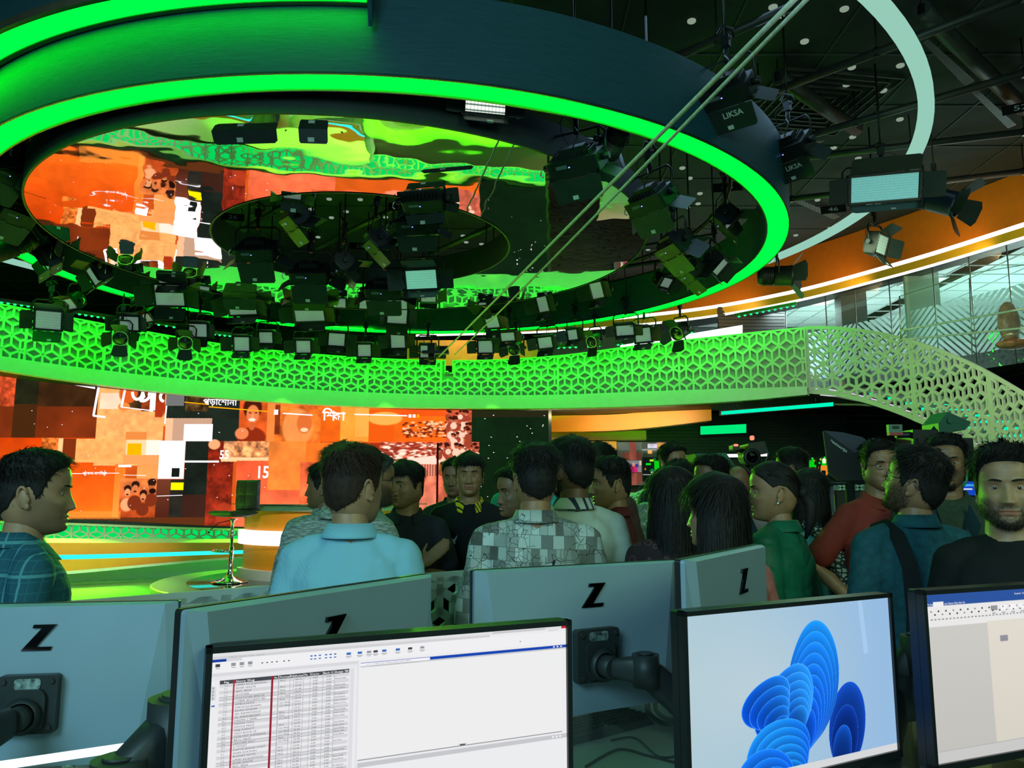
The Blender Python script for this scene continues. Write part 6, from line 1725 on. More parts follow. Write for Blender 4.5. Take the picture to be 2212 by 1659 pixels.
def pic_ribbon(U, V, asp):
    """pale blue-grey backdrop with a big blue bundle of folded ribbons (a plain generic one)"""
    im = np.ones(U.shape + (3,))
    g = np.clip(.15 + .9 * U, 0, 1)[..., None]
    im[:] = (np.array((178, 205, 212)) * (1 - g) + np.array((150, 188, 225)) * g) / 255
    d = np.exp(-(((U - .3) / .35) ** 2 + ((V - .45) / .4) ** 2))[..., None]
    im = im * (1 - .45 * d) + np.array((205, 216, 218)) / 255 * .45 * d
    X = U * asp; Y = V
    def lobe(cx, cy, rx, ry, ang, c0, c1, edge=(90, 185, 255), bend=0.0, er=.05):
        a = math.radians(ang)
        x = (X - cx); y = (Y - cy)
        xr = x * math.cos(a) + y * math.sin(a); yr = -x * math.sin(a) + y * math.cos(a)
        xr = xr + bend * yr * yr
        q = (xr / rx) ** 2 + (yr / ry) ** 2
        m = q < 1
        t = np.clip((yr / ry + 1) / 2, 0, 1)[..., None]
        sh = np.clip(q, 0, 1)[..., None] ** 2
        col = (np.array(c0) * (1 - t) + np.array(c1) * t) / 255
        col = col * (.75 + .35 * sh)
        e = np.clip((q - (1 - er)) / er, 0, 1)[..., None] * .75
        col = col * (1 - e) + np.array(edge) / 255 * e
        im[m] = np.clip(col[m], 0, 1)
    A, B_, C_ = (25, 130, 240), (10, 60, 190), (6, 28, 110)
    lobe(1.28, .78, .165, .27, 12, (20, 80, 200), (12, 50, 150), (40, 110, 220)); lobe(1.25, .85, .12, .20, 14, (14, 60, 170), (10, 36, 120), (60, 140, 230)); lobe(1.22, .92, .085, .15, 14, (20, 90, 210), (10, 40, 130), (90, 170, 240))
    for k in range(9):
        s_ = 1 - k * .075
        lobe(.99 - .012 * k, .50 + .035 * k, .225 * s_, .40 * s_, 18 + k * 1.2, (30 - k, 150 - 6 * k, 250), (8, 40 + 5 * k, 150 + 8 * k), (85, 180, 255), .25, .035 + .006 * k)
    for k in range(6):
        s_ = 1 - k * .12
        lobe(.76 + .015 * k, .60 + .02 * k, .19 * s_, .28 * s_, 52, (40, 150, 250), (8, 60, 200), (100, 195, 255), .5, .06)
    for k in range(5):
        s_ = 1 - k * .16
        lobe(.60 + .025 * k, .56 + .035 * k, .13 * s_, .21 * s_, 66, (30, 130, 240), (10, 80, 220), (110, 200, 255), .4, .08)
    for k in range(7):
        s_ = 1 - k * .12
        lobe(.68 + .02 * k, .87 + .025 * k, .27 * s_, .20 * s_, -20 + 5 * k, (30, 150, 250), (5, 50, 205), (90, 195, 255), .6, .05)
    for k in range(5):
        s_ = 1 - k * .18
        lobe(.56 + .03 * k, 1.02 + .02 * k, .24 * s_, .20 * s_, -12, (25, 125, 245), (4, 60, 225), (80, 180, 255), .4, .06)
    R3(im, U, V, 0, .955, 1, 1, (214, 216, 218))
    s2 = (np.abs(U - .84 - .05 * V) < .012) & (V < .35); im[s2] = np.clip(im[s2] + .05, 0, 1)
    return im
blue = front_monitor((1475, 1322), (1926, 1281), 'monitor with a blue folded ribbon wallpaper, second from the right edge', pic_ribbon, nx=700, ny=400)
def pic_doc(U, V, asp):
    im = base_im(U, (205, 205, 200))
    R3(im, U, V, 0, 0, 1, .075, (46, 86, 160)); R3(im, U, V, 0, .075, 1, .20, (236, 235, 234)); R3(im, U, V, .04, .05, .09, .08, (240, 240, 240)); R3(im, U, V, 0, .2, .30, .95, (206, 205, 200)); R3(im, U, V, .30, .19, 1, .93, (228, 222, 210)); R3(im, U, V, 0, .93, 1, 1, (214, 214, 212))
    R3(im, U, V, .36, .285, .40, .325, (150, 150, 158)); R3(im, U, V, 0, .93, 1, .935, (185, 186, 188))
    im *= (1 - .06 * V[..., None])
    return im
doc = front_monitor((1992, 1276), (2212, 1262), 'monitor with a blank text document, cut by the right edge', pic_doc, ext=.30)
mb = MB(); on = doc[2]; asp = doc[3] / doc[4]
tx('File  Home  Insert  Draw  Design  Layout  References  Mailings  Review  View', .01, .068, .020, 1, 0, sx=.5); tx('Document1 - Text', .45, .035, .018, 1, 0, sx=.7)
random.seed(5)
for k in range(30):
    x = .02 + .018 * k; ico(x, .10 + .02 * (k % 2), .008, .010, 0 if k % 3 else 3); ico(x, .15, .01, .008, 3)
for k in range(12): ico(.32 + .05 * k, .095, .035, .03, 3 if k % 4 == 0 else 1); ico(.325 + .05 * k, .14, .02, .006, 3)
for k in range(9): ico(.56 + .03 * k, .955, .012, .018, 3 if k % 2 else 0)
place_in(mb.build('screen_text', NI), doc[0])
arm(news[0], [at(500, 1560, 1.36), at(415, 1580, 1.30), at(392, 1590, 1.29), at(255, 1710, 1.22)], [.03, .045, .045, .035])
arm(doc[0], [at(2050, 1440, 1.95), at(1985, 1415, 1.98), at(1935, 1500, 2.0), at(1900, 1640, 1.9)], [.03, .035, .04, .04])

# glass divider with glowing top edge
gA, gB_ = solve_edge((-60, 1659), (1475, 1433), 1.62)
gA = gA + (gA - gB_).normalized() * .0
gu = (gB_ - gA).normalized(); gn = Vector((-gu.y, gu.x, 0))
gE = gB_ + gu * .45; gE2 = gB_ + gu * 1.05; gS_ = gA - gu * .6
t = thing('glass_divider', 'low glass divider with bright glowing top edge between the desk rows', 'divider', gA.lerp(gE, .5) - Vector((0, 0, .4)))
dzv = lambda p, z: Vector((p.x, p.y, z))
mb = MB(); V = [dzv(gS_, zt + .01), dzv(gE, zt + .01), gE, gS_]; V = V + [v + gn * .008 for v in V]
mb.add(V, [(0, 1, 2, 3), (7, 6, 5, 4), (1, 5, 6, 2), (0, 3, 7, 4)]); place_in(mb.build('glass_pane', glass('divider_glass', (.85, .93, .90), .05, .05, .06)), t)
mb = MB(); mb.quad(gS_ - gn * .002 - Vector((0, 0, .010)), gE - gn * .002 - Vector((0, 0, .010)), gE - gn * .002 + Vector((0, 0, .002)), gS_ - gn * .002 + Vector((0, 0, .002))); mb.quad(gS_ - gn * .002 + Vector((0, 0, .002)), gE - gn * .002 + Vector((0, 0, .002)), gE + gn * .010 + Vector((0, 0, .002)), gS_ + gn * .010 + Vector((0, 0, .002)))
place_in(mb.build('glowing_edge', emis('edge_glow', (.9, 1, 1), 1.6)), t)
# desk tops
def slab(name, pts, z, th, m, label):
    mb = MB(); n = len(pts); V = [Vector((p.x, p.y, z)) for p in pts] + [Vector((p.x, p.y, z - th)) for p in pts]
    mb.add(V, [tuple(range(n)), tuple(range(n, 2 * n))[::-1]] + [(i, n + i, n + (i + 1) % n, (i + 1) % n) for i in range(n)])
    return mb
M_DESK = mat('pale_desk_laminate', (.50, .55, .50), .4, var=.08, scale=5)
dk = thing('workstation_desk', 'long pale double sided workstation desk carrying the monitors', 'desk', Vector((gA.lerp(gE, .5).x, gA.lerp(gE, .5).y, 0)))
place_in(slab('', [gS_ - gn * .75, gE2 - gn * .75, gE2, gS_], zt, .03, M_DESK, '').build('desk_top', M_DESK), dk); place_in(slab('', [gS_, gE, gE + gn * .72, gS_ + gn * .72], zt, .03, M_DESK, '').build('desk_top', M_DESK), dk)
for k, f in enumerate((.03, .35, .66, .97)):
    for s_ in (-.65, .64):
        p = gS_.lerp(gE, f) + gn * s_; mb = MB(); mb.box((p.x, p.y, .36), (.06, .06, .72)); place_in(mb.build('leg', M_ARM), dk)
mb = MB(); c = gS_.lerp(gE, .5); R = Matrix.Translation((c.x, c.y, .36)) @ Matrix.Rotation(math.atan2(gu.y, gu.x), 4, 'Z'); mb.box((0, .03, 0), ((gE - gS_).length * .94, .02, .6), 0, R); place_in(mb.build('modesty_panel', M_PALE), dk)
# keyboard and cables on the far half
def on_desk(px, py): return atz(px, py, zt)
kA, kB = on_desk(1235, 1618), on_desk(1407, 1572)
kc = on_desk(1318, 1583); ang = math.atan2((kB - kA).y, (kB - kA).x)
t = thing('keyboard', 'black keyboard lying on the pale desk behind the glass divider', 'keyboard', (kc.x - .06, kc.y + .02, zt), (0, 0, ang))
mb = MB(); mb.rbox((0, 0, .012), (.44, .155, .022), .012, 0, None, 3, 'z'); mb.build('case', M_BEZEL, t)
kp = MB(); kp.box((0, 0, .028), (.0168, .0155, .009), 0, None, .82); key0 = kp.build('key', mat('dark_key', (.03, .035, .035), .5), t); first = True
for r in range(5):
    for c_ in range(20):
        k_ = key0 if first else key0.copy()
        if not first: C.objects.link(k_); k_.parent = t
        first = False; k_.location = (-.199 + c_ * .021, .056 - r * .026, 0)
def cable(pts, r, label, group=None, name='cable', m=None):
    n = len(pts); P_ = []
    for i in range(n - 1):
        p0, p1, p2, p3 = pts[max(0, i - 1)], pts[i], pts[i + 1], pts[min(n - 1, i + 2)]
        for q in range(6):
            s_ = q / 6
            P_.append(.5 * ((2 * p1) + (-p0 + p2) * s_ + (2 * p0 - 5 * p1 + 4 * p2 - p3) * s_**2 + (-p0 + 3 * p1 - 3 * p2 + p3) * s_**3))
    P_.append(pts[-1]); mb = MB(); mb.tube(P_, r, 7)
    return tag(mb.build(name, m or M_BLACK), label, 'cable', group)
z_ = Vector((0, 0, .004))
cable([on_desk(1265, 1659) + z_, on_desk(1335, 1622) + z_, on_desk(1400, 1635) + z_, on_desk(1475, 1655) + z_], .0035, 'thin dark cable winding across the desk, nearer of two')
cable([on_desk(1320, 1602) + z_, on_desk(1372, 1597) + z_, on_desk(1425, 1638) + z_, on_desk(1475, 1632) + z_], .003, 'thin dark keyboard cable winding across the desk, farther of two')
cable([at(1330, 1422, 2.25), at(1290, 1430, 2.2), at(1262, 1462, 2.2), at(1258, 1500, 2.2), at(1280, 1530, 2.25)], .008, 'thick black cable loop under the monitor before the checkered shirt')
cable([at(1335, 1430, 2.25), at(1310, 1445, 2.22), at(1300, 1480, 2.22), at(1275, 1530, 2.25)], .006, 'inner black cable loop under the same silver monitor')
cable([at(1400, 1505, 2.3), at(1402, 1540, 2.28), at(1432, 1562, 2.28), at(1480, 1560, 2.3)], .008, 'black cable bundle drooping at the foot of the grey angular arm')
cable([at(1415, 1510, 2.3), at(1418, 1535, 2.28), at(1440, 1552, 2.28), at(1478, 1556, 2.3)], .006, 'second black cable drooping at the foot of the grey angular arm')
# lattice divider behind the Z monitors
lA, lB = solve_edge((-150, 1322), (1005, 1232), 2.1)
Hd = .62; Ld = (lB - lA).length; lu = (lB - lA).normalized(); ln = Vector((-lu.y, lu.x, 0))
t = thing('lattice_divider', 'white divider pierced with large diamond lattice standing behind the silver monitors', 'divider', lA.lerp(lB, .5) - Vector((0, 0, Hd)))
mb = MB(); map_strips(mb, lattice_strips(Ld, Hd, .098, .040, .045), lambda u, v, d: lA + lu * u + Vector((0, 0, v - Hd)) + ln * d, .018, split=9)
place_in(mb.build('lattice_panel', mat('white_divider', (.80, .88, .80), .45, var=.03)), t)
mb = MB(); e = lB + lu * -.03 - ln * .03; mb.box((e.x, e.y, e.z - .17), (.045, .045, .26)); mb.box((e.x, e.y, (e.z - .3) / 2), (.04, .04, e.z - .3)); place_in(mb.build('post', mat('pale_acrylic_post', (.45, .6, .5), .2)), t)
for f in (.05, .5):
    p = lA.lerp(lB, f) + ln * .02; mb = MB(); mb.box((p.x, p.y, (p.z - Hd) / 2), (.05, .05, p.z - Hd)); place_in(mb.build('leg', M_PALE), t)
# small things round the desks
def shell(name, label, cat, c, r, m, lump=.12, seed=0):
    random.seed(seed); mb = MB(); mb.ball((0, 0, 0), r, 28, 18)
    mb.v = [tuple(Vector(p) * (1 + lump * (math.sin(p[0] * 31 + seed) * math.sin(p[2] * 27) + .5 * math.sin(p[1] * 53 + p[2] * 41)))) for p in mb.v]
    return tag(mb.build(name, m, None), label, cat)
M_WRAP = mat('crinkled_wrap_brown', (.20, .09, .05), .15, .3, var=.6, scale=14, bump=.8, bscale=26)
o = shell('wrapped_chair', 'brown chair back in crinkled clear wrap seen between two silver monitors', 'chair', at(400, 1540, 2.6), (.16, .08, .30), M_WRAP, .05, 3); o.location = at(402, 1560, 2.6)
M_BOX = mat('cardboard', (.30, .26, .13), .8, var=.12, scale=6)
def carton(label, loc, d, rz, flaps=True):
    t = thing('cardboard_box', label, 'box', loc, (0, 0, rz))
    mb = MB(); x, y, z = d; th = .006
    for c, q in (((0, -y / 2, z / 2), (x, th, z)), ((0, y / 2, z / 2), (x, th, z)), ((-x / 2, 0, z / 2), (th, y, z)), ((x / 2, 0, z / 2), (th, y, z)), ((0, 0, th), (x, y, th))): mb.box(c, q)
    if not flaps: mb.box((0, 0, z), (x, y, th))
    mb.build('carton', M_BOX, t)
    if flaps:
        for k, (sx, sy, w_, l_, an) in enumerate(((0, -1, x, y * .45, 30), (0, 1, x, y * .45, 60), (-1, 0, y, x * .4, 20), (1, 0, y, x * .4, 45))):
            R = Matrix.Translation((sx * x / 2, sy * y / 2, z)) @ Matrix.Rotation(math.atan2(sy, sx) - PI / 2, 4, 'Z') @ Matrix.Rotation(math.radians(an), 4, 'X')
            mb = MB(); mb.box((0, l_ / 2, 0), (w_ * .96, l_, .005), 0, R); mb.build('flap', M_BOX, t)
    return t
p = atz(1965, 1640, zt); carton('closed cardboard box standing between the ribbon and document screens', (p.x + .02, p.y + .06, zt), (.22, .2, .20), .5, False)
p = atz(2150, 1700, zt); carton('open cardboard box with green tinted flaps below the document screen', (p.x, p.y, zt), (.20, .16, .05), .4)
# ================================================================ people
def fuse(mb, voxel, it=3):
    """join closed overlapping shapes into one continuous surface"""
    me = D.meshes.new('f'); me.from_pydata(mb.v, [], mb.f); me.update()
    ob = D.objects.new('f', me); C.objects.link(ob)
    r = ob.modifiers.new('r', 'REMESH'); r.mode = 'VOXEL'; r.voxel_size = voxel; r.use_smooth_shade = True
    s = ob.modifiers.new('s', 'SMOOTH'); s.factor = .5; s.iterations = it
    dg_ = bpy.context.evaluated_depsgraph_get()
    m2_ = D.meshes.new_from_object(ob.evaluated_get(dg_))
    n = len(m2_.vertices); V = np.zeros(n * 3); m2_.vertices.foreach_get('co', V); V = V.reshape(-1, 3)
    N = np.zeros(n * 3); m2_.vertices.foreach_get('normal', N); N = N.reshape(-1, 3)
    Fc = [tuple(p.vertices) for p in m2_.polygons]
    D.objects.remove(ob); D.meshes.remove(me); D.meshes.remove(m2_)
    return V, N, Fc
def wob(P, s, seed):
    r = np.random.RandomState(seed); v = 0
    for k in range(5):
        d = r.randn(3); d /= np.linalg.norm(d); v = v + np.sin((P @ d) * s * (1 + .35 * k) + r.rand() * 6.28 + 1.5 * np.sin((P @ r.randn(3)) * s * .4)) / (1 + .4 * k)
    return v / 3
def loft(mb, secs, n=24, p=2.3):
    """secs: (centre x,y,z, half width, half depth)"""
    rows = []
    for cx, cy, z, a, b in secs:
        rows.append([Vector((cx + a * math.copysign(abs(math.cos(2 * PI * k / n)) ** (2 / p), math.cos(2 * PI * k / n)), cy + b * math.copysign(abs(math.sin(2 * PI * k / n)) ** (2 / p), math.sin(2 * PI * k / n)), z)) for k in range(n)])
    mb.sheet(rows, 0, True, True); mb.add(rows[0], [tuple(range(n))[::-1]]); mb.add(rows[-1], [tuple(range(n))])
def limb(mb, pts, rad, n=14):
    P_ = [Vector(p) for p in pts]
    mb.tube(P_, rad, n)
    for p, r in zip(P_, rad): mb.ball(p, r, 12, 8)
def hand(mb, w, d, up_, s=1.0, curl=.5):
    """palm and five fingers from wrist w along d; up_ is the back of the hand"""
    d = Vector(d).normalized(); u = Vector(up_); u = (u - d * u.dot(d)).normalized(); sd = d.cross(u)
    w = Vector(w)
    for k in (-1, 0, 1): mb.tube([w + sd * k * .018 * s, w + d * .085 * s + sd * k * .024 * s], [.015 * s, .013 * s], 8)
    for k in range(4):
        o = w + d * .082 * s + sd * (k - 1.5) * .0195 * s
        Ls_ = [(.040, .026, .020), (.045, .030, .022), (.041, .028, .021), (.032, .021, .018)][k]
        dirn = d.copy(); p = o; pts = [p - d * .012]
        for j, L_ in enumerate(Ls_):
            ang_ = curl * (.5 + .35 * j); dirn = (dirn * math.cos(ang_) - u * math.sin(ang_)).normalized() if j else (d * math.cos(curl * .4) - u * math.sin(curl * .4)).normalized()
            p = p + dirn * L_ * s; pts.append(p)
        limb(mb, pts, [.0092 * s, .0090 * s, .0082 * s, .0070 * s], 8)
    o = w + d * .018 * s - sd * .026 * s
    limb(mb, [o, o + (d * .6 - sd * .8 - u * .25).normalized() * .036 * s, o + (d * .6 - sd * .8 - u * .25).normalized() * .036 * s + (d * .9 - sd * .35 - u * .35).normalized() * .045 * s], [.013 * s, .0105 * s, .0085 * s], 8)
# --- head surface (face towards -Y), metres, eye level z = 0
HZ = [-.122, -.118, -.108, -.095, -.08, -.065, -.05, -.03, -.01, .01, .03, .05, .07, .09, .105, .114, .118]
HF = [.035, .066, .083, .088, .087, .089, .087, .088, .087, .088, .093, .093, .088, .074, .050, .026, .002]
HB = [.02, .03, .045, .060, .072, .082, .089, .096, .099, .100, .100, .097, .088, .072, .050, .028, .002]
HW = [.018, .028, .040, .051, .060, .066, .070, .073, .0745, .0755, .076, .075, .071, .060, .044, .026, .002]
NT, NZH = 120, 104
def head_grid(fem=False, fat=0.0):
    z = np.linspace(-.122, .118, NZH)
    th = np.linspace(0, 2 * PI, NT, endpoint=False)     # 0 = front (-Y), increasing towards +X
    f = np.interp(z, HZ, HF); b = np.interp(z, HZ, HB); w = np.interp(z, HZ, HW)
    if fem: w = w * (1 - .08 * np.clip((-.01 - z) / .08, 0, 1)); f = f - .003
    w = w + fat * np.exp(-((z + .06) / .04) ** 2); 
    k = np.array([.25, .5, .25])
    for _ in range(3):
        f[1:-1] = np.convolve(f, k, 'valid'); b[1:-1] = np.convolve(b, k, 'valid'); w[1:-1] = np.convolve(w, k, 'valid')
    T_, Z_ = np.meshgrid(th, z)
    c = np.cos(T_); s = np.sin(T_)
    pw = 2 / 2.25
    X = w[:, None] * np.sign(s) * np.abs(s) ** pw
    Y = np.where(c > 0, -f[:, None] * np.abs(c) ** pw, b[:, None] * np.abs(c) ** pw)
    front = np.clip(c, 0, 1)
    g = lambda x0, z0, sx, sz: np.exp(-((X - x0) / sx) ** 2 - ((Z_ - z0) / sz) ** 2) * (c > 0)
    dy = np.zeros_like(X)
    # nose: bridge, tip, wings
    zt_ = np.clip((.012 - Z_) / .055, 0, 1); below = 1 / (1 + np.exp((-.050 - Z_) / .0022))
    dy -= np.exp(-(X / (.0075 + .007 * zt_)) ** 2) * (c > 0) * below * (Z_ < .02) * (.003 + .020 * zt_ ** 1.15) * np.clip((.02 - Z_) / .012, 0, 1)
    dy -= .008 * g(.013, -.044, .0065, .0055) + .008 * g(-.013, -.044, .0065, .0055)
    dy += .010 * g(.031, .001, .0165, .0115) + .010 * g(-.031, .001, .0165, .0115)
    dy -= .0035 * g(.03, .021, .022, .006) + .0035 * g(-.03, .021, .022, .006)
    dy -= .004 * g(.044, -.028, .018, .014) + .004 * g(-.044, -.028, .018, .014)
    dy += .003 * g(.028, -.062, .006, .014) + .003 * g(-.028, -.062, .006, .014)
    lw = np.clip(1 - (X / .028) ** 2, 0, 1) ** .5 * (c > 0)
    dy -= .0052 * np.exp(-((Z_ + .0665) / .0042) ** 2) * lw + .0062 * np.exp(-((Z_ + .0775) / .0046) ** 2) * lw
    dy += .0030 * np.exp(-((Z_ + .0718) / .0016) ** 2) * lw
    dy += .0022 * g(0, -.088, .018, .005); dy -= .005 * g(0, -.104, .018, .010)
    dy += .0015 * g(0, -.057, .004, .006)
    Y = Y + dy
    return X, Y, Z_, T_
def ribbons(P0, Dr, Ln, W, Nn, rs, sag=.25, seg=3, curl=.15):
    """thin tapering hair ribbons; all numpy"""
    n = len(P0); Vv = []; 
    side = np.cross(Dr, Nn); side /= (np.linalg.norm(side, axis=1, keepdims=True) + 1e-9)
    bend = rs.randn(n, 3) * curl
    for k in range(seg + 1):
        t = k / seg
        p = P0 + (Dr * t + (bend - Nn * .35 + np.array([0, 0, -sag])) * t * t) * Ln[:, None]
        w = W[:, None] * (1 - t) ** .7
        Vv.append(p - side * w); Vv.append(p + side * w)
    Vv = np.stack(Vv, 1)     # n, 2(seg+1), 3
    m = 2 * (seg + 1); base = np.arange(n)[:, None] * m
    Fs = []
    for k in range(seg):
        Fs.append(base + np.array([2 * k, 2 * k + 1, 2 * k + 3, 2 * k + 2])[None, :])
    return Vv.reshape(-1, 3), np.concatenate(Fs, 0)
def np_mesh(name, V, Fc, mats, parent=None, mi=None, smooth=True, edge_col=None):
    me = D.meshes.new(name)
    if isinstance(Fc, np.ndarray): Fc = Fc.tolist()
    me.from_pydata(V.tolist() if isinstance(V, np.ndarray) else V, [], Fc)
    for m in (mats if isinstance(mats, (list, tuple)) else [mats]): me.materials.append(m)
    me.polygons.foreach_set('use_smooth', [smooth] * len(me.polygons))
    if mi is not None: me.polygons.foreach_set('material_index', mi)
    me.update()
    o = D.objects.new(name, me); C.objects.link(o)
    if parent is not None: o.parent = parent
    return o
def ss(x): x = np.clip(x, 0, 1); return x * x * (3 - 2 * x)
def hairline(T_, style):
    a = np.degrees(np.abs((T_ + PI) % (2 * PI) - PI))
    if style == 'short': return np.interp(a, [0, 25, 45, 58, 68, 76, 84, 92, 104, 125, 180], [.074, .072, .066, .052, .030, -.010, -.026, .012, .004, -.050, -.082])
    if style == 'fringe': return np.interp(a, [0, 30, 45, 58, 68, 76, 84, 92, 104, 125, 180], [.046, .044, .050, .046, .026, -.012, -.028, .012, .004, -.052, -.085])
    if style == 'long': return np.interp(a, [0, 25, 45, 60, 72, 84, 180], [.078, .074, .060, .036, -.02, -.10, -.115])
    if style == 'tied': return np.interp(a, [0, 25, 45, 60, 72, 84, 95, 110, 140, 180], [.074, .068, .056, .042, .024, .006, .015, .010, -.03, -.06])
    return np.interp(a, [0, 60, 90, 110, 180], [.2, .2, .03, .0, -.04])
SKIN = {}
def skin(tone):
    if tone in SKIN: return SKIN[tone]
    c = {'a': (.36, .185, .088), 'b': (.28, .14, .066), 'c': (.19, .095, .048), 'd': (.42, .23, .12)}[tone]
    m, nt, b = nodes_of('skin_' + {'a': 'tan', 'b': 'brown', 'c': 'dark', 'd': 'light'}[tone])
    tc = nt.nodes.new('ShaderNodeTexCoord'); nz = nt.nodes.new('ShaderNodeTexNoise'); nz.inputs['Scale'].default_value = 22; nz.inputs['Detail'].default_value = 6
    nt.links.new(tc.outputs['Object'], nz.inputs['Vector'])
    cr = nt.nodes.new('ShaderNodeValToRGB'); cr.color_ramp.elements[0].position = .3; cr.color_ramp.elements[1].position = .7
    cr.color_ramp.elements[0].color = tuple(x * .82 for x in c) + (1,); cr.color_ramp.elements[1].color = tuple(x * 1.12 for x in c) + (1,)
    nt.links.new(nz.outputs['Fac'], cr.inputs[0])
    at_ = nt.nodes.new('ShaderNodeAttribute'); at_.attribute_name = 'face_marks'; sp_ = nt.nodes.new('ShaderNodeSeparateColor'); nt.links.new(at_.outputs['Color'], sp_.inputs[0])
    prev = cr.outputs[0]
    for ch, cc in (('Red', (c[0] * .80, c[1] * .52, c[2] * .60)), ('Green', (c[0] * .30, c[1] * .32, c[2] * .36))):
        x = nt.nodes.new('ShaderNodeMix'); x.data_type = 'RGBA'; nt.links.new(sp_.outputs[ch], x.inputs['Factor'])
        ia, ib = [q for q in x.inputs if q.type == 'RGBA']; nt.links.new(prev, ia); ib.default_value = cc + (1,); prev = [q for q in x.outputs if q.type == 'RGBA'][0]
    nt.links.new(prev, b.inputs['Base Color'])
    b.inputs['Roughness'].default_value = .48; b.inputs['Subsurface Weight'].default_value = .06; b.inputs['Subsurface Radius'].default_value = (.012, .005, .003); b.inputs['Subsurface Scale'].default_value = .5
    n2 = nt.nodes.new('ShaderNodeTexNoise'); n2.inputs['Scale'].default_value = 260; nt.links.new(tc.outputs['Object'], n2.inputs['Vector'])
    bp = nt.nodes.new('ShaderNodeBump'); bp.inputs['Strength'].default_value = .15; bp.inputs['Distance'].default_value = .002; nt.links.new(n2.outputs['Fac'], bp.inputs['Height']); nt.links.new(bp.outputs[0], b.inputs['Normal'])
    lip = mat('lips_' + m.name, (c[0] * .80, c[1] * .55, c[2] * .62), .42, var=.08, scale=60)
    stub = mat('stubble_' + m.name, (c[0] * .55, c[1] * .58, c[2] * .62), .6, var=.35, scale=420)
    SKIN[tone] = (m, lip, stub); return SKIN[tone]
M_HAIR = mat('black_hair', (.014, .012, .010), .62, 0, .25, var=.3, scale=60)
M_HAIRB = mat('dark_brown_hair', (.035, .018, .012), .62, 0, .25, var=.3, scale=60)
M_HAIRG = mat('greying_hair', (.07, .07, .065), .62, 0, .25, var=.6, scale=150)
M_EYEW = mat('eye_white', (.42, .40, .36), .35, var=.04)
M_IRIS = mat('dark_brown_iris', (.03, .015, .008), .15, var=.1)
M_TEETH = mat('teeth', (.7, .68, .6), .3)
M_JEANS = mat('dark_trousers', (.02, .025, .04), .8, var=.3, scale=30)
M_SHOE = mat('black_shoe', (.012, .012, .012), .4)
def cloth(name, col, var=.15, scale=12, rough=.8, bump=.25, bscale=220):
    return mat(name, col, rough, var=var, scale=scale, bump=bump, bscale=bscale, spec=.25)
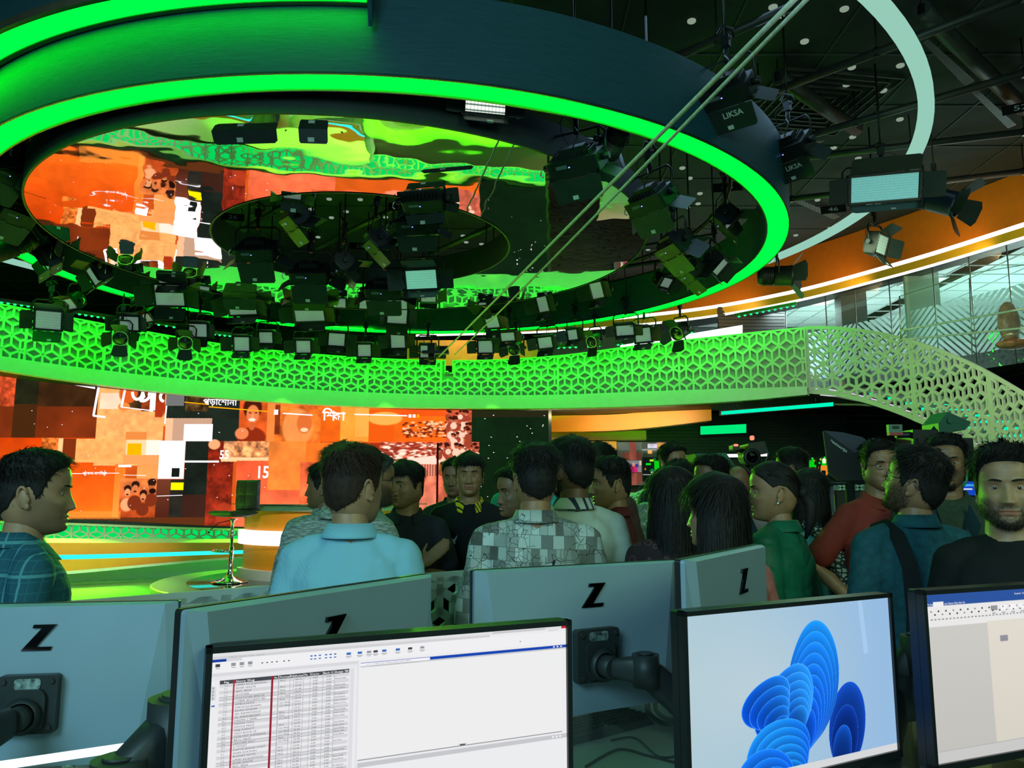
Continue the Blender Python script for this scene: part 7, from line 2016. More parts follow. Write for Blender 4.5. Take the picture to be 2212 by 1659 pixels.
def pattern_mat(name, kind, c0, c1, c2=None, scale=20):
    if name in MATS: return MATS[name]
    m, nt, b = nodes_of(name); b.inputs['Roughness'].default_value = .8; b.inputs['Specular IOR Level'].default_value = .25
    tc = nt.nodes.new('ShaderNodeTexCoord'); L_ = nt.links.new
    def mix(f, a, b_):
        x = nt.nodes.new('ShaderNodeMix'); x.data_type = 'RGBA'
        L_(f, x.inputs['Factor'])
        for s_, v in (('A', a), ('B', b_)):
            q = [i for i in x.inputs if i.name == s_ and i.type == 'RGBA'][0]
            if hasattr(v, 'links'): L_(v, q)
            else: q.default_value = tuple(v) + (1,)
        return [o for o in x.outputs if o.type == 'RGBA'][0]
    def mth(op, a, v=0.0, b_=None):
        x = nt.nodes.new('ShaderNodeMath'); x.operation = op; L_(a, x.inputs[0])
        if b_ is not None: L_(b_, x.inputs[1])
        else: x.inputs[1].default_value = v
        return x.outputs[0]
    sp = nt.nodes.new('ShaderNodeSeparateXYZ'); L_(tc.outputs['Object'], sp.inputs[0])
    if kind in ('plaid', 'stripe'):
        def lines(o, per, w):
            return mth('LESS_THAN', mth('FRACT', mth('MULTIPLY', o, 1 / per)), w)
        hx = mth('ADD', sp.outputs[0], 0, sp.outputs[1])
        if kind == 'stripe': out = mix(lines(hx, scale, .35), c0, c1)
        else:
            a = mth('MAXIMUM', lines(hx, scale, .10), 0, lines(sp.outputs[2], scale, .10)); bb = mth('MAXIMUM', lines(hx, scale * .33, .12), 0, lines(sp.outputs[2], scale * .33, .12))
            out = mix(a, mix(mth('MULTIPLY', bb, .45), c0, c1), c2 or c1)
    elif kind == 'collage':
        br = nt.nodes.new('ShaderNodeTexBrick'); mp = nt.nodes.new('ShaderNodeMapping'); mp.inputs['Rotation'].default_value = (PI / 2, 0.06, .04)
        L_(tc.outputs['Object'], mp.inputs[0]); L_(mp.outputs[0], br.inputs['Vector']); br.inputs['Scale'].default_value = 13; br.inputs['Color1'].default_value = (.66, .76, .72, 1); br.inputs['Color2'].default_value = (.03, .035, .03, 1); br.inputs['Mortar'].default_value = (.10, .11, .09, 1); br.inputs['Mortar Size'].default_value = .012; br.inputs['Bias'].default_value = .0; br.offset = .37; br.squash = .7; br.inputs['Brick Width'].default_value = .55; br.inputs['Row Height'].default_value = .62
        vo = nt.nodes.new('ShaderNodeTexVoronoi'); vo.feature = 'DISTANCE_TO_EDGE'; vo.inputs['Scale'].default_value = 34; L_(tc.outputs['Object'], vo.inputs['Vector'])
        nz = nt.nodes.new('ShaderNodeTexNoise'); nz.inputs['Scale'].default_value = 9; L_(tc.outputs['Object'], nz.inputs['Vector'])
        out = mix(mth('MULTIPLY', mth('LESS_THAN', vo.outputs['Distance'], .022), 0, mth('GREATER_THAN', nz.outputs['Fac'], .50)), mix(mth('MULTIPLY', nz.outputs['Fac'], .45), br.outputs['Color'], (.35, .36, .30)), (.02, .025, .02))
    elif kind == 'leopard':
        vo = nt.nodes.new('ShaderNodeTexVoronoi'); vo.feature = 'DISTANCE_TO_EDGE'; vo.inputs['Scale'].default_value = scale; L_(tc.outputs['Object'], vo.inputs['Vector'])
        out = mix(mth('LESS_THAN', vo.outputs['Distance'], .14), c1, c0)
    elif kind == 'paisley':
        vo = nt.nodes.new('ShaderNodeTexVoronoi'); vo.inputs['Scale'].default_value = scale; L_(tc.outputs['Object'], vo.inputs['Vector'])
        out = mix(mth('LESS_THAN', mth('ABSOLUTE', mth('SUBTRACT', vo.outputs['Distance'], .35)), .06), c0, c1)
    elif kind == 'melange':
        nz = nt.nodes.new('ShaderNodeTexNoise'); nz.inputs['Scale'].default_value = 120; nz.inputs['Detail'].default_value = 2
        mp = nt.nodes.new('ShaderNodeMapping'); mp.inputs['Scale'].default_value = (.3, .3, 2); L_(tc.outputs['Object'], mp.inputs[0]); L_(mp.outputs[0], nz.inputs['Vector'])
        cr = nt.nodes.new('ShaderNodeValToRGB'); cr.color_ramp.elements[0].position = .40; cr.color_ramp.elements[1].position = .6; cr.color_ramp.elements[0].color = tuple(c0) + (1,); cr.color_ramp.elements[1].color = tuple(c1) + (1,); L_(nz.outputs['Fac'], cr.inputs[0]); out = cr.outputs[0]
    L_(out, b.inputs['Base Color']); MATS[name] = m
    return m

def person(label, px, py, Y, yaw, hyaw=None, hpitch=0.0, hroll=0.0, tone='b', hair='short', hm=None, top=None, kind='shirt', fem=False, fat=0.0, arms=None, beard=None, glasses=None, hthick=1.0, seed=0, collar=None, width=1.0, buttons=False, smile=False, extra=None, hlen=.30):
    rs = np.random.RandomState(seed + 100)
    a, b = ray(px, py)
    zeye = EYE + b * Y
    s = zeye / 1.59
    root = thing('person', label, 'person', (a * Y, Y, 0), (0, 0, math.radians(yaw)))
    root.scale = (s, s, s)
    hs = 1.0 / s * (1.0 if not fem else .96)
    hm = hm or M_HAIR
    hyaw = 0 if hyaw is None else hyaw - yaw
    Mh = Matrix.Translation((0, -.005, 1.59)) @ Matrix.Translation((0, .01, -.10)) @ Matrix.Rotation(math.radians(hyaw), 4, 'Z') @ Matrix.Rotation(math.radians(-hpitch), 4, 'X') @ Matrix.Rotation(math.radians(hroll), 4, 'Y') @ Matrix.Translation((0, -.01, .10)) @ Matrix.Diagonal((hs, hs, hs, 1))
    Mn = np.array(Mh)
    tr = lambda P_: P_ @ Mn[:3, :3].T + Mn[:3, 3]
    w = width * (.90 if fem else 1.0)
    A = {'L': [(.166 * w, .005, 1.36), (.222 * w, .03, 1.10), (.235 * w, -.05, .87)], 'R': [(-.166 * w, .005, 1.36), (-.222 * w, .03, 1.10), (-.235 * w, -.05, .87)]}
    HD = {'L': ((.0, -.25, -1), (1, 0, 0), .45), 'R': ((.0, -.25, -1), (-1, 0, 0), .45)}
    if arms:
        for k in ('L', 'R'):
            if k in arms: A[k] = arms[k][0]; HD[k] = arms[k][1]
    # --- body: legs, trunk, neck, arms and hands as one surface
    mb = MB()
    loft(mb, [(0, 0, .80, .15 * w, .10), (0, 0, .90, .165 * w, .11), (0, 0, 1.02, .145 * w, .10), (0, 0, 1.15, .155 * w, .105), (0, 0, 1.28, .17 * w, .105), (0, .005, 1.36, .165 * w, .085), (0, .01, 1.41, .10 * w, .065), (0, .01, 1.44, .062, .06)])
    nk = .056 if not fem else .047; nk += fat * .5
    p1 = Mh @ Vector((0, .018, -.075))
    limb(mb, [(0, .022, 1.37), (0, .020, 1.44), tuple(p1)], [nk * 1.25, nk * 1.08, nk], 18)
    for k in ('L', 'R'):
        S_, E_, W_ = [Vector(q) for q in A[k]]
        limb(mb, [S_, S_.lerp(E_, .5), E_, E_.lerp(W_, .35), W_], [.048, .043, .036, .037, .025])
        hand(mb, W_, HD[k][0], HD[k][1], .98 if not fem else .9, HD[k][2])
    for sx in (-1, 1): limb(mb, [(sx * .085, 0, .86), (sx * .09, .0, .48), (sx * .095, .02, .10)], [.082, .055, .038])
    V, N, Fc = fuse(mb, .0095, 2)
    X, Yh, Z_, T_ = head_grid(fem, fat * .6)
    Hp = np.stack([X, Yh, Z_], -1)
    hv = tr(Hp.reshape(-1, 3)); k0 = len(V)
    faces = list(Fc); mi = [0] * len(Fc)
    for i in range(NZH - 1):
        zc = (Z_[i, 0] + Z_[i + 1, 0]) / 2
        for j in range(NT):
            j2 = (j + 1) % NT
            faces.append((k0 + i * NT + j, k0 + i * NT + j2, k0 + (i + 1) * NT + j2, k0 + (i + 1) * NT + j))
            mi.append(0)
    faces.append(tuple(k0 + j for j in range(NT))[::-1]); mi.append(0); faces.append(tuple(k0 + (NZH - 1) * NT + j for j in range(NT))); mi.append(0)
    V = np.concatenate([V, hv]); 
    eb = MB()      # ears and eyelids
    for sx in (-1, 1):
        ex = sx * .0735
        Me = Mh @ Matrix.Translation((ex, .012, -.015)) @ Matrix.Rotation(sx * .35, 4, 'Z') @ Matrix.Rotation(-.15, 4, 'X')
        eb.tube([(sx * (.004 + .006 * math.sin(t_)), .006 + .016 * math.cos(t_) * (1 - .2 * math.sin(t_ * .5)), .004 + .030 * math.sin(t_)) for t_ in [-1.3 + k * 4.2 / 14 for k in range(15)]], [.0042] * 13 + [.003, .003], 7, 0, True, True, Me)
        eb.ball((sx * .003, .006, .001), (.0055, .0155, .029), 14, 10, 0, Me); eb.ball((sx * .003, .000, -.022), (.0045, .0085, .010), 10, 8, 0, Me); eb.ball((sx * .001, -.006, -.004), (.007, .005, .010), 8, 6, 0, Me)
    def surf(x, z):
        i = int(round((z + .122) / .24 * (NZH - 1))); r_ = Hp[i]; q = np.where(np.cos(T_[i]) > 0)[0]
        return float(r_[q[np.argmin(np.abs(r_[q, 0] - x))], 1])
    ey = surf(.031, 0) + .0072
    for sx in (-1, 1):
        Me = Mh @ Matrix.Translation((sx * .031, ey, .0)) @ Matrix.Rotation(sx * -.10, 4, 'Z')
        for e0, e1 in ((.26, 1.35), (-1.35, -.36)):
            rows = [[Vector((.0135 * math.cos(e_) * math.sin(t_), -.0128 * math.cos(e_) * math.cos(t_), .0128 * math.sin(e_) * .95)) for t_ in [-1.5 + 3.0 * k / 14 for k in range(15)]] for e_ in [e0 + (e1 - e0) * q / 6 for q in range(7)]]
            rows = [[Me @ p for p in r] for r in rows]; eb.sheet(rows, 0, True)
    k1 = len(V); V = np.concatenate([V, np.array([tuple(p) for p in eb.v])]); faces += [tuple(i + k1 for i in f) for f in eb.f]; mi += [0] * len(eb.f)
    sk = skin(tone)
    bo = np_mesh('body', V, faces, [sk[0]], root, mi)
    lipm = ss((1 - (X / .027) ** 2 - ((Z_ + .0725) / .0105) ** 2) * 2.2) * (np.cos(T_) > .3)
    axx = np.abs(X)
    bm = ss((-.050 + 1.0 * np.clip(axx - .022, 0, 1) - Z_) / .022) * ss((np.cos(T_) + .35) / .45) * (1 - .9 * ss((-.07 - Z_ + .012) / .02) * 0)
    bm = np.maximum(bm * (1 - ss((.030 - axx) / .012) * ss((Z_ + .094) / .008)), ss((.034 - axx) / .012) * ss((.007 - np.abs(Z_ + .058)) / .004) * (np.cos(T_) > .2))
    bm = bm * (1 - lipm) * {None: .12 if not fem else 0.0, 'stubble': .55, 'goatee': .40, 'full': .85}[beard]
    brow = 0
    col = np.zeros((len(V), 4)); col[:, 3] = 1
    col[k0:k0 + NZH * NT, 0] = lipm.reshape(-1); col[k0:k0 + NZH * NT, 1] = bm.reshape(-1)
    ca = bo.data.color_attributes.new('face_marks', 'FLOAT_COLOR', 'POINT'); ca.data.foreach_set('color', col.reshape(-1).astype(np.float32))
    for sx in (-1, 1):
        m_ = MB(); Me = Mh @ Matrix.Translation((sx * .031, ey, .0)); m_.ball((0, 0, 0), .0118, 20, 14, 0, Me)
        g = Vector((0, -1, 0)); Mi = Me @ Matrix.Rotation(PI / 2, 4, 'X')
        m_.lathe([(0, .0124), (.0030, .0123), (.0052, .0112)], 16, 1, Mi)
        m_.build('eye', [M_EYEW, M_IRIS], root)
        m_ = MB(); pts = []
        for k in range(9):
            x_ = sx * (.012 + .036 * k / 8); z__ = .0185 + .0045 * math.sin(k / 8 * 2.3) ; pts.append(Vector((x_, surf(x_, z__) - .0005, z__)))
        m_.tube(pts, [.0012, .0026, .0032, .0033, .0032, .0029, .0024, .0018, .0008], 6, 0, True, True, Mh); m_.build('eyebrow', hm if hm != M_HAIRB else M_HAIR, root)
    if smile:
        m_ = MB(); rows = [[Mh @ Vector((x_, surf(x_, -.072) - .0012, z__ + abs(x_) * .12)) for x_ in [-.017 + .034 * k / 8 for k in range(9)]] for z__ in (-.0755, -.0690)]; m_.sheet(rows, 0, True); m_.build('teeth', M_TEETH, root)
    # --- hair
    hl = hairline(T_, hair if hair != 'bald' else 'bald')
    mask = ss((Z_ - hl) / .014)
    nrm = Hp - np.array([0, .0, -.0]); nrm = nrm / np.linalg.norm(nrm, axis=-1, keepdims=True)
    adeg = np.degrees(np.abs((T_ + PI) % (2 * PI) - PI))
    tk = (.0045 + .0165 * ss((Z_ - .03) / .06)) * hthick
    if hair == 'fringe': tk = tk + .006 * ss((60 - adeg) / 30) * ss((Z_ - .04) / .03)
    if hair == 'long': tk = tk * .75 + .005
    if hair == 'tied': tk = tk * .45
    if hair == 'bald': tk = tk * .3
    tk = tk * (1 + .22 * wob(Hp.reshape(-1, 3), 90, seed).reshape(tk.shape))
    Cp = Hp + nrm * (-.005 + (tk + .005) * mask)[..., None]
    cf = [(i * NT + j, i * NT + (j + 1) % NT, (i + 1) * NT + (j + 1) % NT, (i + 1) * NT + j) for i in range(NZH - 1) for j in range(NT) if max(mask[i, j], mask[i + 1, j], mask[i, (j + 1) % NT], mask[i + 1, (j + 1) % NT]) > .01]
    cf.append(tuple((NZH - 1) * NT + j for j in range(NT)))
    hV = [Cp.reshape(-1, 3)]; hF = [list(f) for f in cf]
    idx = np.argwhere(mask > .55)
    wgt = np.abs(np.sin(np.arccos(np.clip(Z_[idx[:, 0], 0] / .125, -1, 1)))); wgt /= wgt.sum()
    nst = {'short': 2600, 'fringe': 2600, 'long': 2600, 'tied': 3600, 'bald': 200}[hair]
    pick = idx[rs.choice(len(idx), nst, p=wgt)]
    P0 = Cp[pick[:, 0], pick[:, 1]] - nrm[pick[:, 0], pick[:, 1]] * .003; Nn = nrm[pick[:, 0], pick[:, 1]]
    crown = np.array([.015, .045, .115])
    dr_ = P0 - crown; dr_ /= (np.linalg.norm(dr_, axis=1, keepdims=True) + 1e-6)
    if hair == 'tied': ln_t = 1; dr_ = np.array([0, .10, -.01]) - P0; dr_ /= np.linalg.norm(dr_, axis=1, keepdims=True)
    dr_ = dr_ + rs.randn(nst, 3) * (.28 if hair in ('short', 'fringe') else .08)
    dr_ -= Nn * (dr_ * Nn).sum(1, keepdims=True); dr_ /= (np.linalg.norm(dr_, axis=1, keepdims=True) + 1e-6)
    lift = (.75 if hair == 'short' else .45) * (.4 + .6 * ss((P0[:, 2] - .02) / .06))
    if hair in ('long', 'tied'): lift = lift * .15
    dr_ = dr_ + Nn * lift[:, None]
    ln = (.010 + .017 * ss((P0[:, 2] - .02) / .07)) * (.6 + .8 * rs.rand(nst)) * hthick
    if hair == 'long': ln = ln * 2.6
    if hair == 'tied': ln = ln * 1.8
    v_, f_ = ribbons(P0, dr_, ln, np.full(nst, .0011) * (1 + rs.rand(nst)), Nn, rs)
    off = len(hV[0]); hV.append(v_); hF += (f_ + off).tolist()
    tot = off + len(v_)
    if hair == 'long':       # hanging curtain behind and beside the face
        rows = []; nA = 46; nR = 26
        for i in range(nR):
            t = i / (nR - 1); zz = .02 - t * (hlen + .02); r_ = []
            for k in range(nA):
                an = math.radians(78 + (282 - 78) * k / (nA - 1))
                wx = .088 + .020 * math.sin(min(1, t * 1.6) * PI / 2) - .02 * t * t; wy = .112 - .02 * t
                rr = 1 + .035 * math.sin(k * 1.9 + 3 * t) + .02 * math.sin(k * 4.3)
                r_.append((math.sin(an) * wx * rr, -math.cos(an) * wy * rr + .012 * (t ** 1.5), zz - .02 * rs.rand() * (t > .95)))
            rows.append(r_)
        cv = np.array(rows).reshape(-1, 3); cfx = [[i * nA + k, i * nA + k + 1, (i + 1) * nA + k + 1, (i + 1) * nA + k] for i in range(nR - 1) for k in range(nA - 1)]
        # let the curtain hang straight down in the world even if the head tips
        hV.append(cv); hF += [[q + tot for q in f] for f in cfx]; tot += len(cv)
        n2 = 1500; k_ = rs.randint(0, nA, n2); i_ = rs.randint(0, nR - 6, n2); base = cv.reshape(nR, nA, 3)[i_, k_]
        nn = base.copy(); nn[:, 2] = 0; nn /= np.linalg.norm(nn, axis=1, keepdims=True)
        v_, f_ = ribbons(base + nn * .003, np.tile([0, 0, -1.0], (n2, 1)) + nn * .04 + rs.randn(n2, 3) * .04, .07 + .12 * rs.rand(n2), np.full(n2, .0017), nn * .05, rs, 0, 4, .03)
        hV.append(v_); hF += (f_ + tot).tolist(); tot += len(v_)
    if hair == 'tied':
        m_ = MB(); m_.ball((0, .118, -.005), (.026, .022, .026), 14, 10); m_.tube([(0, .12, -.01), (.01, .145, -.05), (.015, .14, -.12), (.01, .12, -.19)], [.02, .026, .022, .006], 10)
        q = np.array([tuple(p) for p in m_.v]); hV.append(q); hF += [[x_ + tot for x_ in f] for f in m_.f]; tot += len(q)
    np_mesh('hair', tr(np.concatenate(hV)), hF, hm, root)
    if beard:
        a_ = np.abs(X); zl = {'full': -.050, 'stubble': -.052, 'goatee': -.05}[beard]
        upper = zl - .012 + .9 * np.clip(a_ - .030, 0, 1)
        mk = ss((upper - Z_) / .008) * ss((np.cos(T_) + .25) / .2) * (1 - ss((.024 - a_) / .004) * ss((Z_ + .087) / .004) * 1.0)
        mous = ss((.036 - a_) / .008) * ss((.0655 + .0 - np.abs(Z_ + .058) * 8) / .03) * (np.cos(T_) > .2) * (Z_ > -.0645) * (Z_ < -.0535)
        if beard == 'goatee': mk = mk * ss((.034 - a_) / .02) * ss((-.082 - Z_) / .012)
        mk = np.maximum(mk, mous)
        th_ = {'full': .0032, 'stubble': .0012, 'goatee': .0022}[beard]
        if beard != 'stubble':
            pk = np.argwhere(mk > .25); pk = pk[rs.choice(len(pk), 2600)]
            P0 = Hp[pk[:, 0], pk[:, 1]]; Nn = nrm[pk[:, 0], pk[:, 1]]
            d_ = np.tile([0, -.2, -1.0], (2600, 1)) + rs.randn(2600, 3) * .3 + Nn * .35
            v_, f_ = ribbons(P0 - Nn * .001, d_, np.full(2600, th_ * 2.4) * (.4 + rs.rand(2600)), np.full(2600, .0007), Nn, rs, 0, 2)
            bp_ = Hp + nrm * (-.003 + (th_ * .5 + .003) * mk)[..., None]
            bf = [[i * NT + j, i * NT + (j + 1) % NT, (i + 1) * NT + (j + 1) % NT, (i + 1) * NT + j] for i in range(NZH - 1) for j in range(NT) if mk[i, j] > .3]
            np_mesh('beard', tr(v_), f_.tolist(), hm if hm != M_HAIRB else M_HAIR, root)
        else:
            bp_ = Hp + nrm * (-.002 + .0032 * mous * 0)[..., None]
            bf = [[i * NT + j, i * NT + (j + 1) % NT, (i + 1) * NT + (j + 1) % NT, (i + 1) * NT + j] for i in range(NZH - 1) for j in range(NT) if mous[i, j] > .2]
            if False: np_mesh('moustache', tr(bp_.reshape(-1, 3)), bf, M_HAIR, root)
    if glasses:
        m_ = MB(); gy = surf(.031, 0) - .014
        for sx in (-1, 1):
            m_.tube([(sx * .033 + .024 * math.cos(t_), gy + .004 * abs(math.cos(t_)), .0 + .017 * math.sin(t_)) for t_ in [2 * PI * k / 20 for k in range(21)]], .0013, 5, 0, True, True, Mh)
            m_.tube([(sx * .057, gy + .004, .004), (sx * .074, -.03, .006), (sx * .078, .02, .004), (sx * .076, .035, -.012)], .0013, 5, 0, True, True, Mh)
        m_.tube([(-.010, gy, .003), (0, gy - .002, .005), (.010, gy, .003)], .0012, 5, 0, True, True, Mh)
        m_.build('glasses', mat('spectacle_frame', (.02, .03, .08), .2, .5), root)
    # --- clothes
    sl = {'shirt': 1.0, 'jacket': 1.0, 'tee': .5, 'polo': .5}[kind]
    puff = {'shirt': .014, 'tee': .012, 'polo': .013, 'jacket': .024}[kind]
    mb = MB()
    f = fat * 1.2
    loft(mb, [(0, 0, .80, .165 * w + puff + f, .115 + puff + f), (0, 0, .92, .172 * w + puff + f, .12 + puff + f * 1.5), (0, -.004, 1.05, .158 * w + puff + f, .112 + puff + f * 1.6), (0, 0, 1.18, .168 * w + puff + f * .6, .113 + puff + f), (0, .002, 1.30, .172 * w + puff, .110 + puff), (0, .006, 1.36, .150 * w + puff, .090 + puff), (0, .012, 1.405, .095 * w + puff, .066 + puff), (0, .014, 1.44, .066 + puff * .6, .052 + puff * .6)], 28)
    for sx in (-1, 1): limb(mb, [(sx * .045, .014, 1.412), (sx * .10 * w, .012, 1.393), (sx * .155 * w, .008, 1.367)], [.036 + puff * .6, .040 + puff * .7, .042 + puff], 14)
    if fem:
        for sx in (-1, 1): mb.ball((sx * .075, -.085, 1.235), (.062, .055, .06), 14, 10)
    for k in ('L', 'R'):
        S_, E_, W_ = [Vector(q) for q in A[k]]
        if sl < 1:
            mb_pts = [S_, S_.lerp(E_, .45), S_.lerp(E_, .78)]; limb(mb, mb_pts, [.047 + puff, .050 + puff, .052 + puff], 16)
        else:
            limb(mb, [S_, S_.lerp(E_, .5), E_, E_.lerp(W_, .5), W_.lerp(E_, .06)], [.046 + puff, .044 + puff, .040 + puff, .037 + puff, .032 + puff * .7], 16)
    V, N, Fc = fuse(mb, .010 if kind != 'jacket' else .011, 3)
    q = V * np.array([1.0, 1.0, .55])
    amp = {'shirt': .0072, 'tee': .0035, 'polo': .0035, 'jacket': .0060}[kind]
    V = V + N * (wob(q, 38, seed) * amp + wob(V, 85, seed + 9) * amp * .35)[:, None]
    if kind == 'jacket' and extra == 'quilt': V = V + N * (-.006 * np.exp(-((np.mod(V[:, 2] + .12 * V[:, 0] + .02 * np.sin(V[:, 0] * 20), .085) - .04) / .006) ** 2))[:, None]
    Cmat = top or cloth('plain_grey_cloth', (.2, .2, .2))
    # open the neck: drop faces right around the throat
    keep = []
    for fc in Fc:
        c_ = V[list(fc)].mean(0)
        if c_[2] > 1.432 and math.hypot(c_[0], c_[1] - .012) < .06: continue
        keep.append(fc)
    nm_ = {'shirt': 'shirt', 'tee': 'shirt', 'polo': 'polo_shirt', 'jacket': 'jacket'}[kind]
    sh = np_mesh(nm_, V, keep, Cmat, root)
    if kind in ('shirt', 'polo', 'jacket') or collar:
        cm = collar or Cmat; n = 40; rows = [[], [], [], []]
        for k in range(n + 1):
            t_ = math.radians(-90 + 22 + (360 - 44) * k / n); c_, s_ = math.cos(t_), math.sin(t_)
            fr = max(0, -s_)       # front droop
            r0, r1 = .066 + fat * .4, .062 + fat * .4
            base_ = Vector((c_ * (r0 + .010), .016 + s_ * (r0 + .006), 1.424 - .035 * fr))
            topp = Vector((c_ * (r1 + .002), .018 + s_ * (r1 + .002), 1.470 - .042 * fr)); fold = Vector((c_ * (r1 + .010), .018 + s_ * (r1 + .010), 1.474 - .042 * fr)); outp = Vector((c_ * (r0 + .026 + .012 * fr), .016 + s_ * (r0 + .026 + .022 * fr), 1.432 - .050 * fr))
            for r_, p_ in zip(rows, (base_, topp, fold, outp)): r_.append(p_)
        m_ = MB(); m_.sheet(rows, 0, True); 
        rows2 = [[p + Vector((0, 0, -.003)) for p in rows[3]], [p + Vector((0, 0, -.004)) for p in rows[2]]]; m_.sheet(rows2, 0, True)
        co = m_.build('collar', cm, root)
        if kind == 'jacket':
            pass
    # trousers and shoes
    mb = MB(); loft(mb, [(0, 0, .78, .16 * w + f, .115 + f), (0, 0, .88, .172 * w + f, .12 + f), (0, 0, .96, .165 * w + f, .118 + f)], 24)
    for sx in (-1, 1): limb(mb, [(sx * .085, 0, .85), (sx * .09, .0, .48), (sx * .095, .02, .09)], [.095, .07, .062], 14)
    V, N, Fc = fuse(mb, .016, 3); V = V + N * (wob(V, 30, seed + 4) * .004)[:, None]; np_mesh('trousers', V, Fc, M_JEANS, root)
    for sx in (-1, 1):
        m_ = MB(); m_.ball((sx * .10, -.05, .045), (.045, .13, .045), 16, 10); m_.v = [(x_, y_, max(0.002, z__)) for x_, y_, z__ in m_.v]; m_.build('shoe', M_SHOE, root)
    root_info = dict(root=root, A=A, V=V, shirt=sh, Mh=Mh, surf=surf, s=s)
    return root_info
def chest_y(info, x, z):
    me = info['shirt'].data; n = len(me.vertices); V = np.zeros(n * 3); me.vertices.foreach_get('co', V); V = V.reshape(-1, 3)
    q = V[(np.abs(V[:, 0] - x) < .02) & (np.abs(V[:, 2] - z) < .02)]
    return float(q[:, 1].min()) if len(q) else -.13
def child_strip(info, name, pts, w, m, th=.004):
    """cloth band lying on the body"""
    mb = MB(); rows = [[], []]
    P_ = [Vector(p) for p in pts]
    for i, p in enumerate(P_):
        t_ = (P_[min(i + 1, len(P_) - 1)] - P_[max(0, i - 1)]).normalized(); o = Vector((p.x, p.y - .01, p.z - 1.3)); o.z *= .2; sd = t_.cross(o.normalized()).normalized()
        rows[0].append(p - sd * w / 2); rows[1].append(p + sd * w / 2)
    mb.sheet(rows, 0, True); mb.sheet([[q + Vector((0, .004, 0)) for q in rows[1]], [q + Vector((0, .004, 0)) for q in rows[0]]], 0, True)
    return mb.build(name, m, info['root'])

crossed = {'L': ([(.166, 0, 1.36), (.24, -.06, 1.12), (-.06, -.20, 1.125)], ((-1, .25, .1), (0, -1, 0), .4)), 'R': ([(-.166, 0, 1.36), (-.235, -.07, 1.13), (.10, -.215, 1.19)], ((.75, .05, .65), (0, -1, .1), .15))}
onhip = {'R': ([(-.17, 0, 1.36), (-.33, .06, 1.13), (-.19, -.04, .96)], ((.8, -.5, -.1), (-.2, 0, 1), .6)), 'L': ([(.166, 0, 1.36), (.26, .03, 1.10), (.2, -.06, .95)], ((-.5, -.6, 0), (.2, 0, 1), .6))}
clasp = {'L': ([(.16, 0, 1.36), (.23, -.03, 1.10), (.03, -.21, 1.03)], ((-1, -.1, 0), (0, -1, .3), .6)), 'R': ([(-.16, 0, 1.36), (-.23, -.03, 1.10), (-.04, -.20, 1.01)], ((1, -.1, 0), (0, -1, .3), .6))}
pocket = {'L': ([(.16, 0, 1.36), (.25, .05, 1.12), (.19, -.12, .98)], ((-.4, -.6, -.5), (1, 0, 0), .6)), 'R': ([(-.16, 0, 1.36), (-.25, .05, 1.12), (-.19, -.12, .98)], ((.4, -.6, -.5), (-1, 0, 0), .6))}
M_PLAID = pattern_mat('teal_plaid_cloth', 'plaid', (.018, .10, .135), (.04, .19, .22), (.09, .30, .32), .09)
M_BLUES = pattern_mat('light_blue_striped_cloth', 'stripe', (.24, .53, .64), (.27, .56, .67), None, .007)
M_LINEN = pattern_mat('grey_linen_cloth', 'melange', (.14, .19, .16), (.38, .44, .38))
M_COLL = pattern_mat('collage_print_cloth', 'collage', (1, 1, 1), (0, 0, 0))
M_CHAR = cloth('charcoal_cloth', (.022, .024, .032)); M_BLK = cloth('black_pique', (.010, .011, .012), rough=.85)
M_WHITEP = cloth('off_white_pique', (.50, .56, .46)); M_MAROON = cloth('maroon_cloth', (.13, .022, .018)); M_TEALP = cloth('teal_pique', (.04, .52, .45))
M_DRESS = pattern_mat('dark_paisley_cloth', 'paisley', (.035, .020, .022), (.11, .05, .05), None, 26)
M_CORAL = cloth('coral_cloth', (.42, .14, .11), scale=30); M_GJACK = cloth('green_padded_nylon', (.012, .14, .075), rough=.45, bump=.1)
M_LEOP = pattern_mat('spotted_scarf_cloth', 'leopard', (.02, .03, .025), (.35, .40, .33), None, 42)
M_REDP = cloth('red_pique', (.26, .035, .025)); M_DENIM = cloth('teal_denim', (.015, .085, .105), var=.25, scale=40)
M_BLAZ = cloth('olive_blazer_wool', (.045, .065, .04), var=.2, scale=60); M_NAVYS = cloth('navy_cloth', (.012, .04, .055)); M_PINK = cloth('dusty_pink_cloth', (.34, .26, .22)); M_GREYJ = cloth('dark_green_jacket_cloth', (.018, .035, .026))
M_TEALS = cloth('pale_teal_cloth', (.10, .40, .36)); M_BRN = cloth('brown_cloth', (.10, .06, .05))

person('man in dark teal plaid shirt in profile at the left edge, looking right', 72, 1066, 2.35, 128, 114, 0, tone='d', top=M_PLAID, beard='stubble', seed=1, hthick=.9)
person('man with brown hair seen from behind in a pale blue striped shirt', 762, 1050, 2.45, 182, 150, 2, tone='d', hm=M_HAIRB, top=M_BLUES, seed=2, hthick=.9)
person('man in grey woven shirt, face in profile left of the pale blue shirt', 704, 1052, 4.3, 215, -95, 0, tone='b', top=M_LINEN, seed=3)
person('person whose dark brown hair shows just behind the pale blue shirt man', 740, 1030, 3.1, 190, 185, 0, tone='b', hm=M_HAIRB, top=M_LINEN, seed=4, hair='short')
person('man with greying hair, beard and glasses in profile behind the pale blue shirt man', 806, 1040, 3.75, 120, 102, 0, tone='b', hm=M_HAIRG, top=cloth('pale_green_cloth', (.3, .5, .4)), beard='full', glasses=True, seed=5)
p5 = person('man in charcoal shirt with arms crossed, looking left', 880, 1050, 4.25, 6, -34, 0, tone='a', hair='fringe', top=M_CHAR, arms=crossed, kind='polo', fat=.012, seed=6, hthick=1.1)
person('man whose face peeks out behind the yellow collar polo, left side', 984, 1034, 5.1, -5, -12, 0, tone='b', top=M_GREYJ, seed=7)
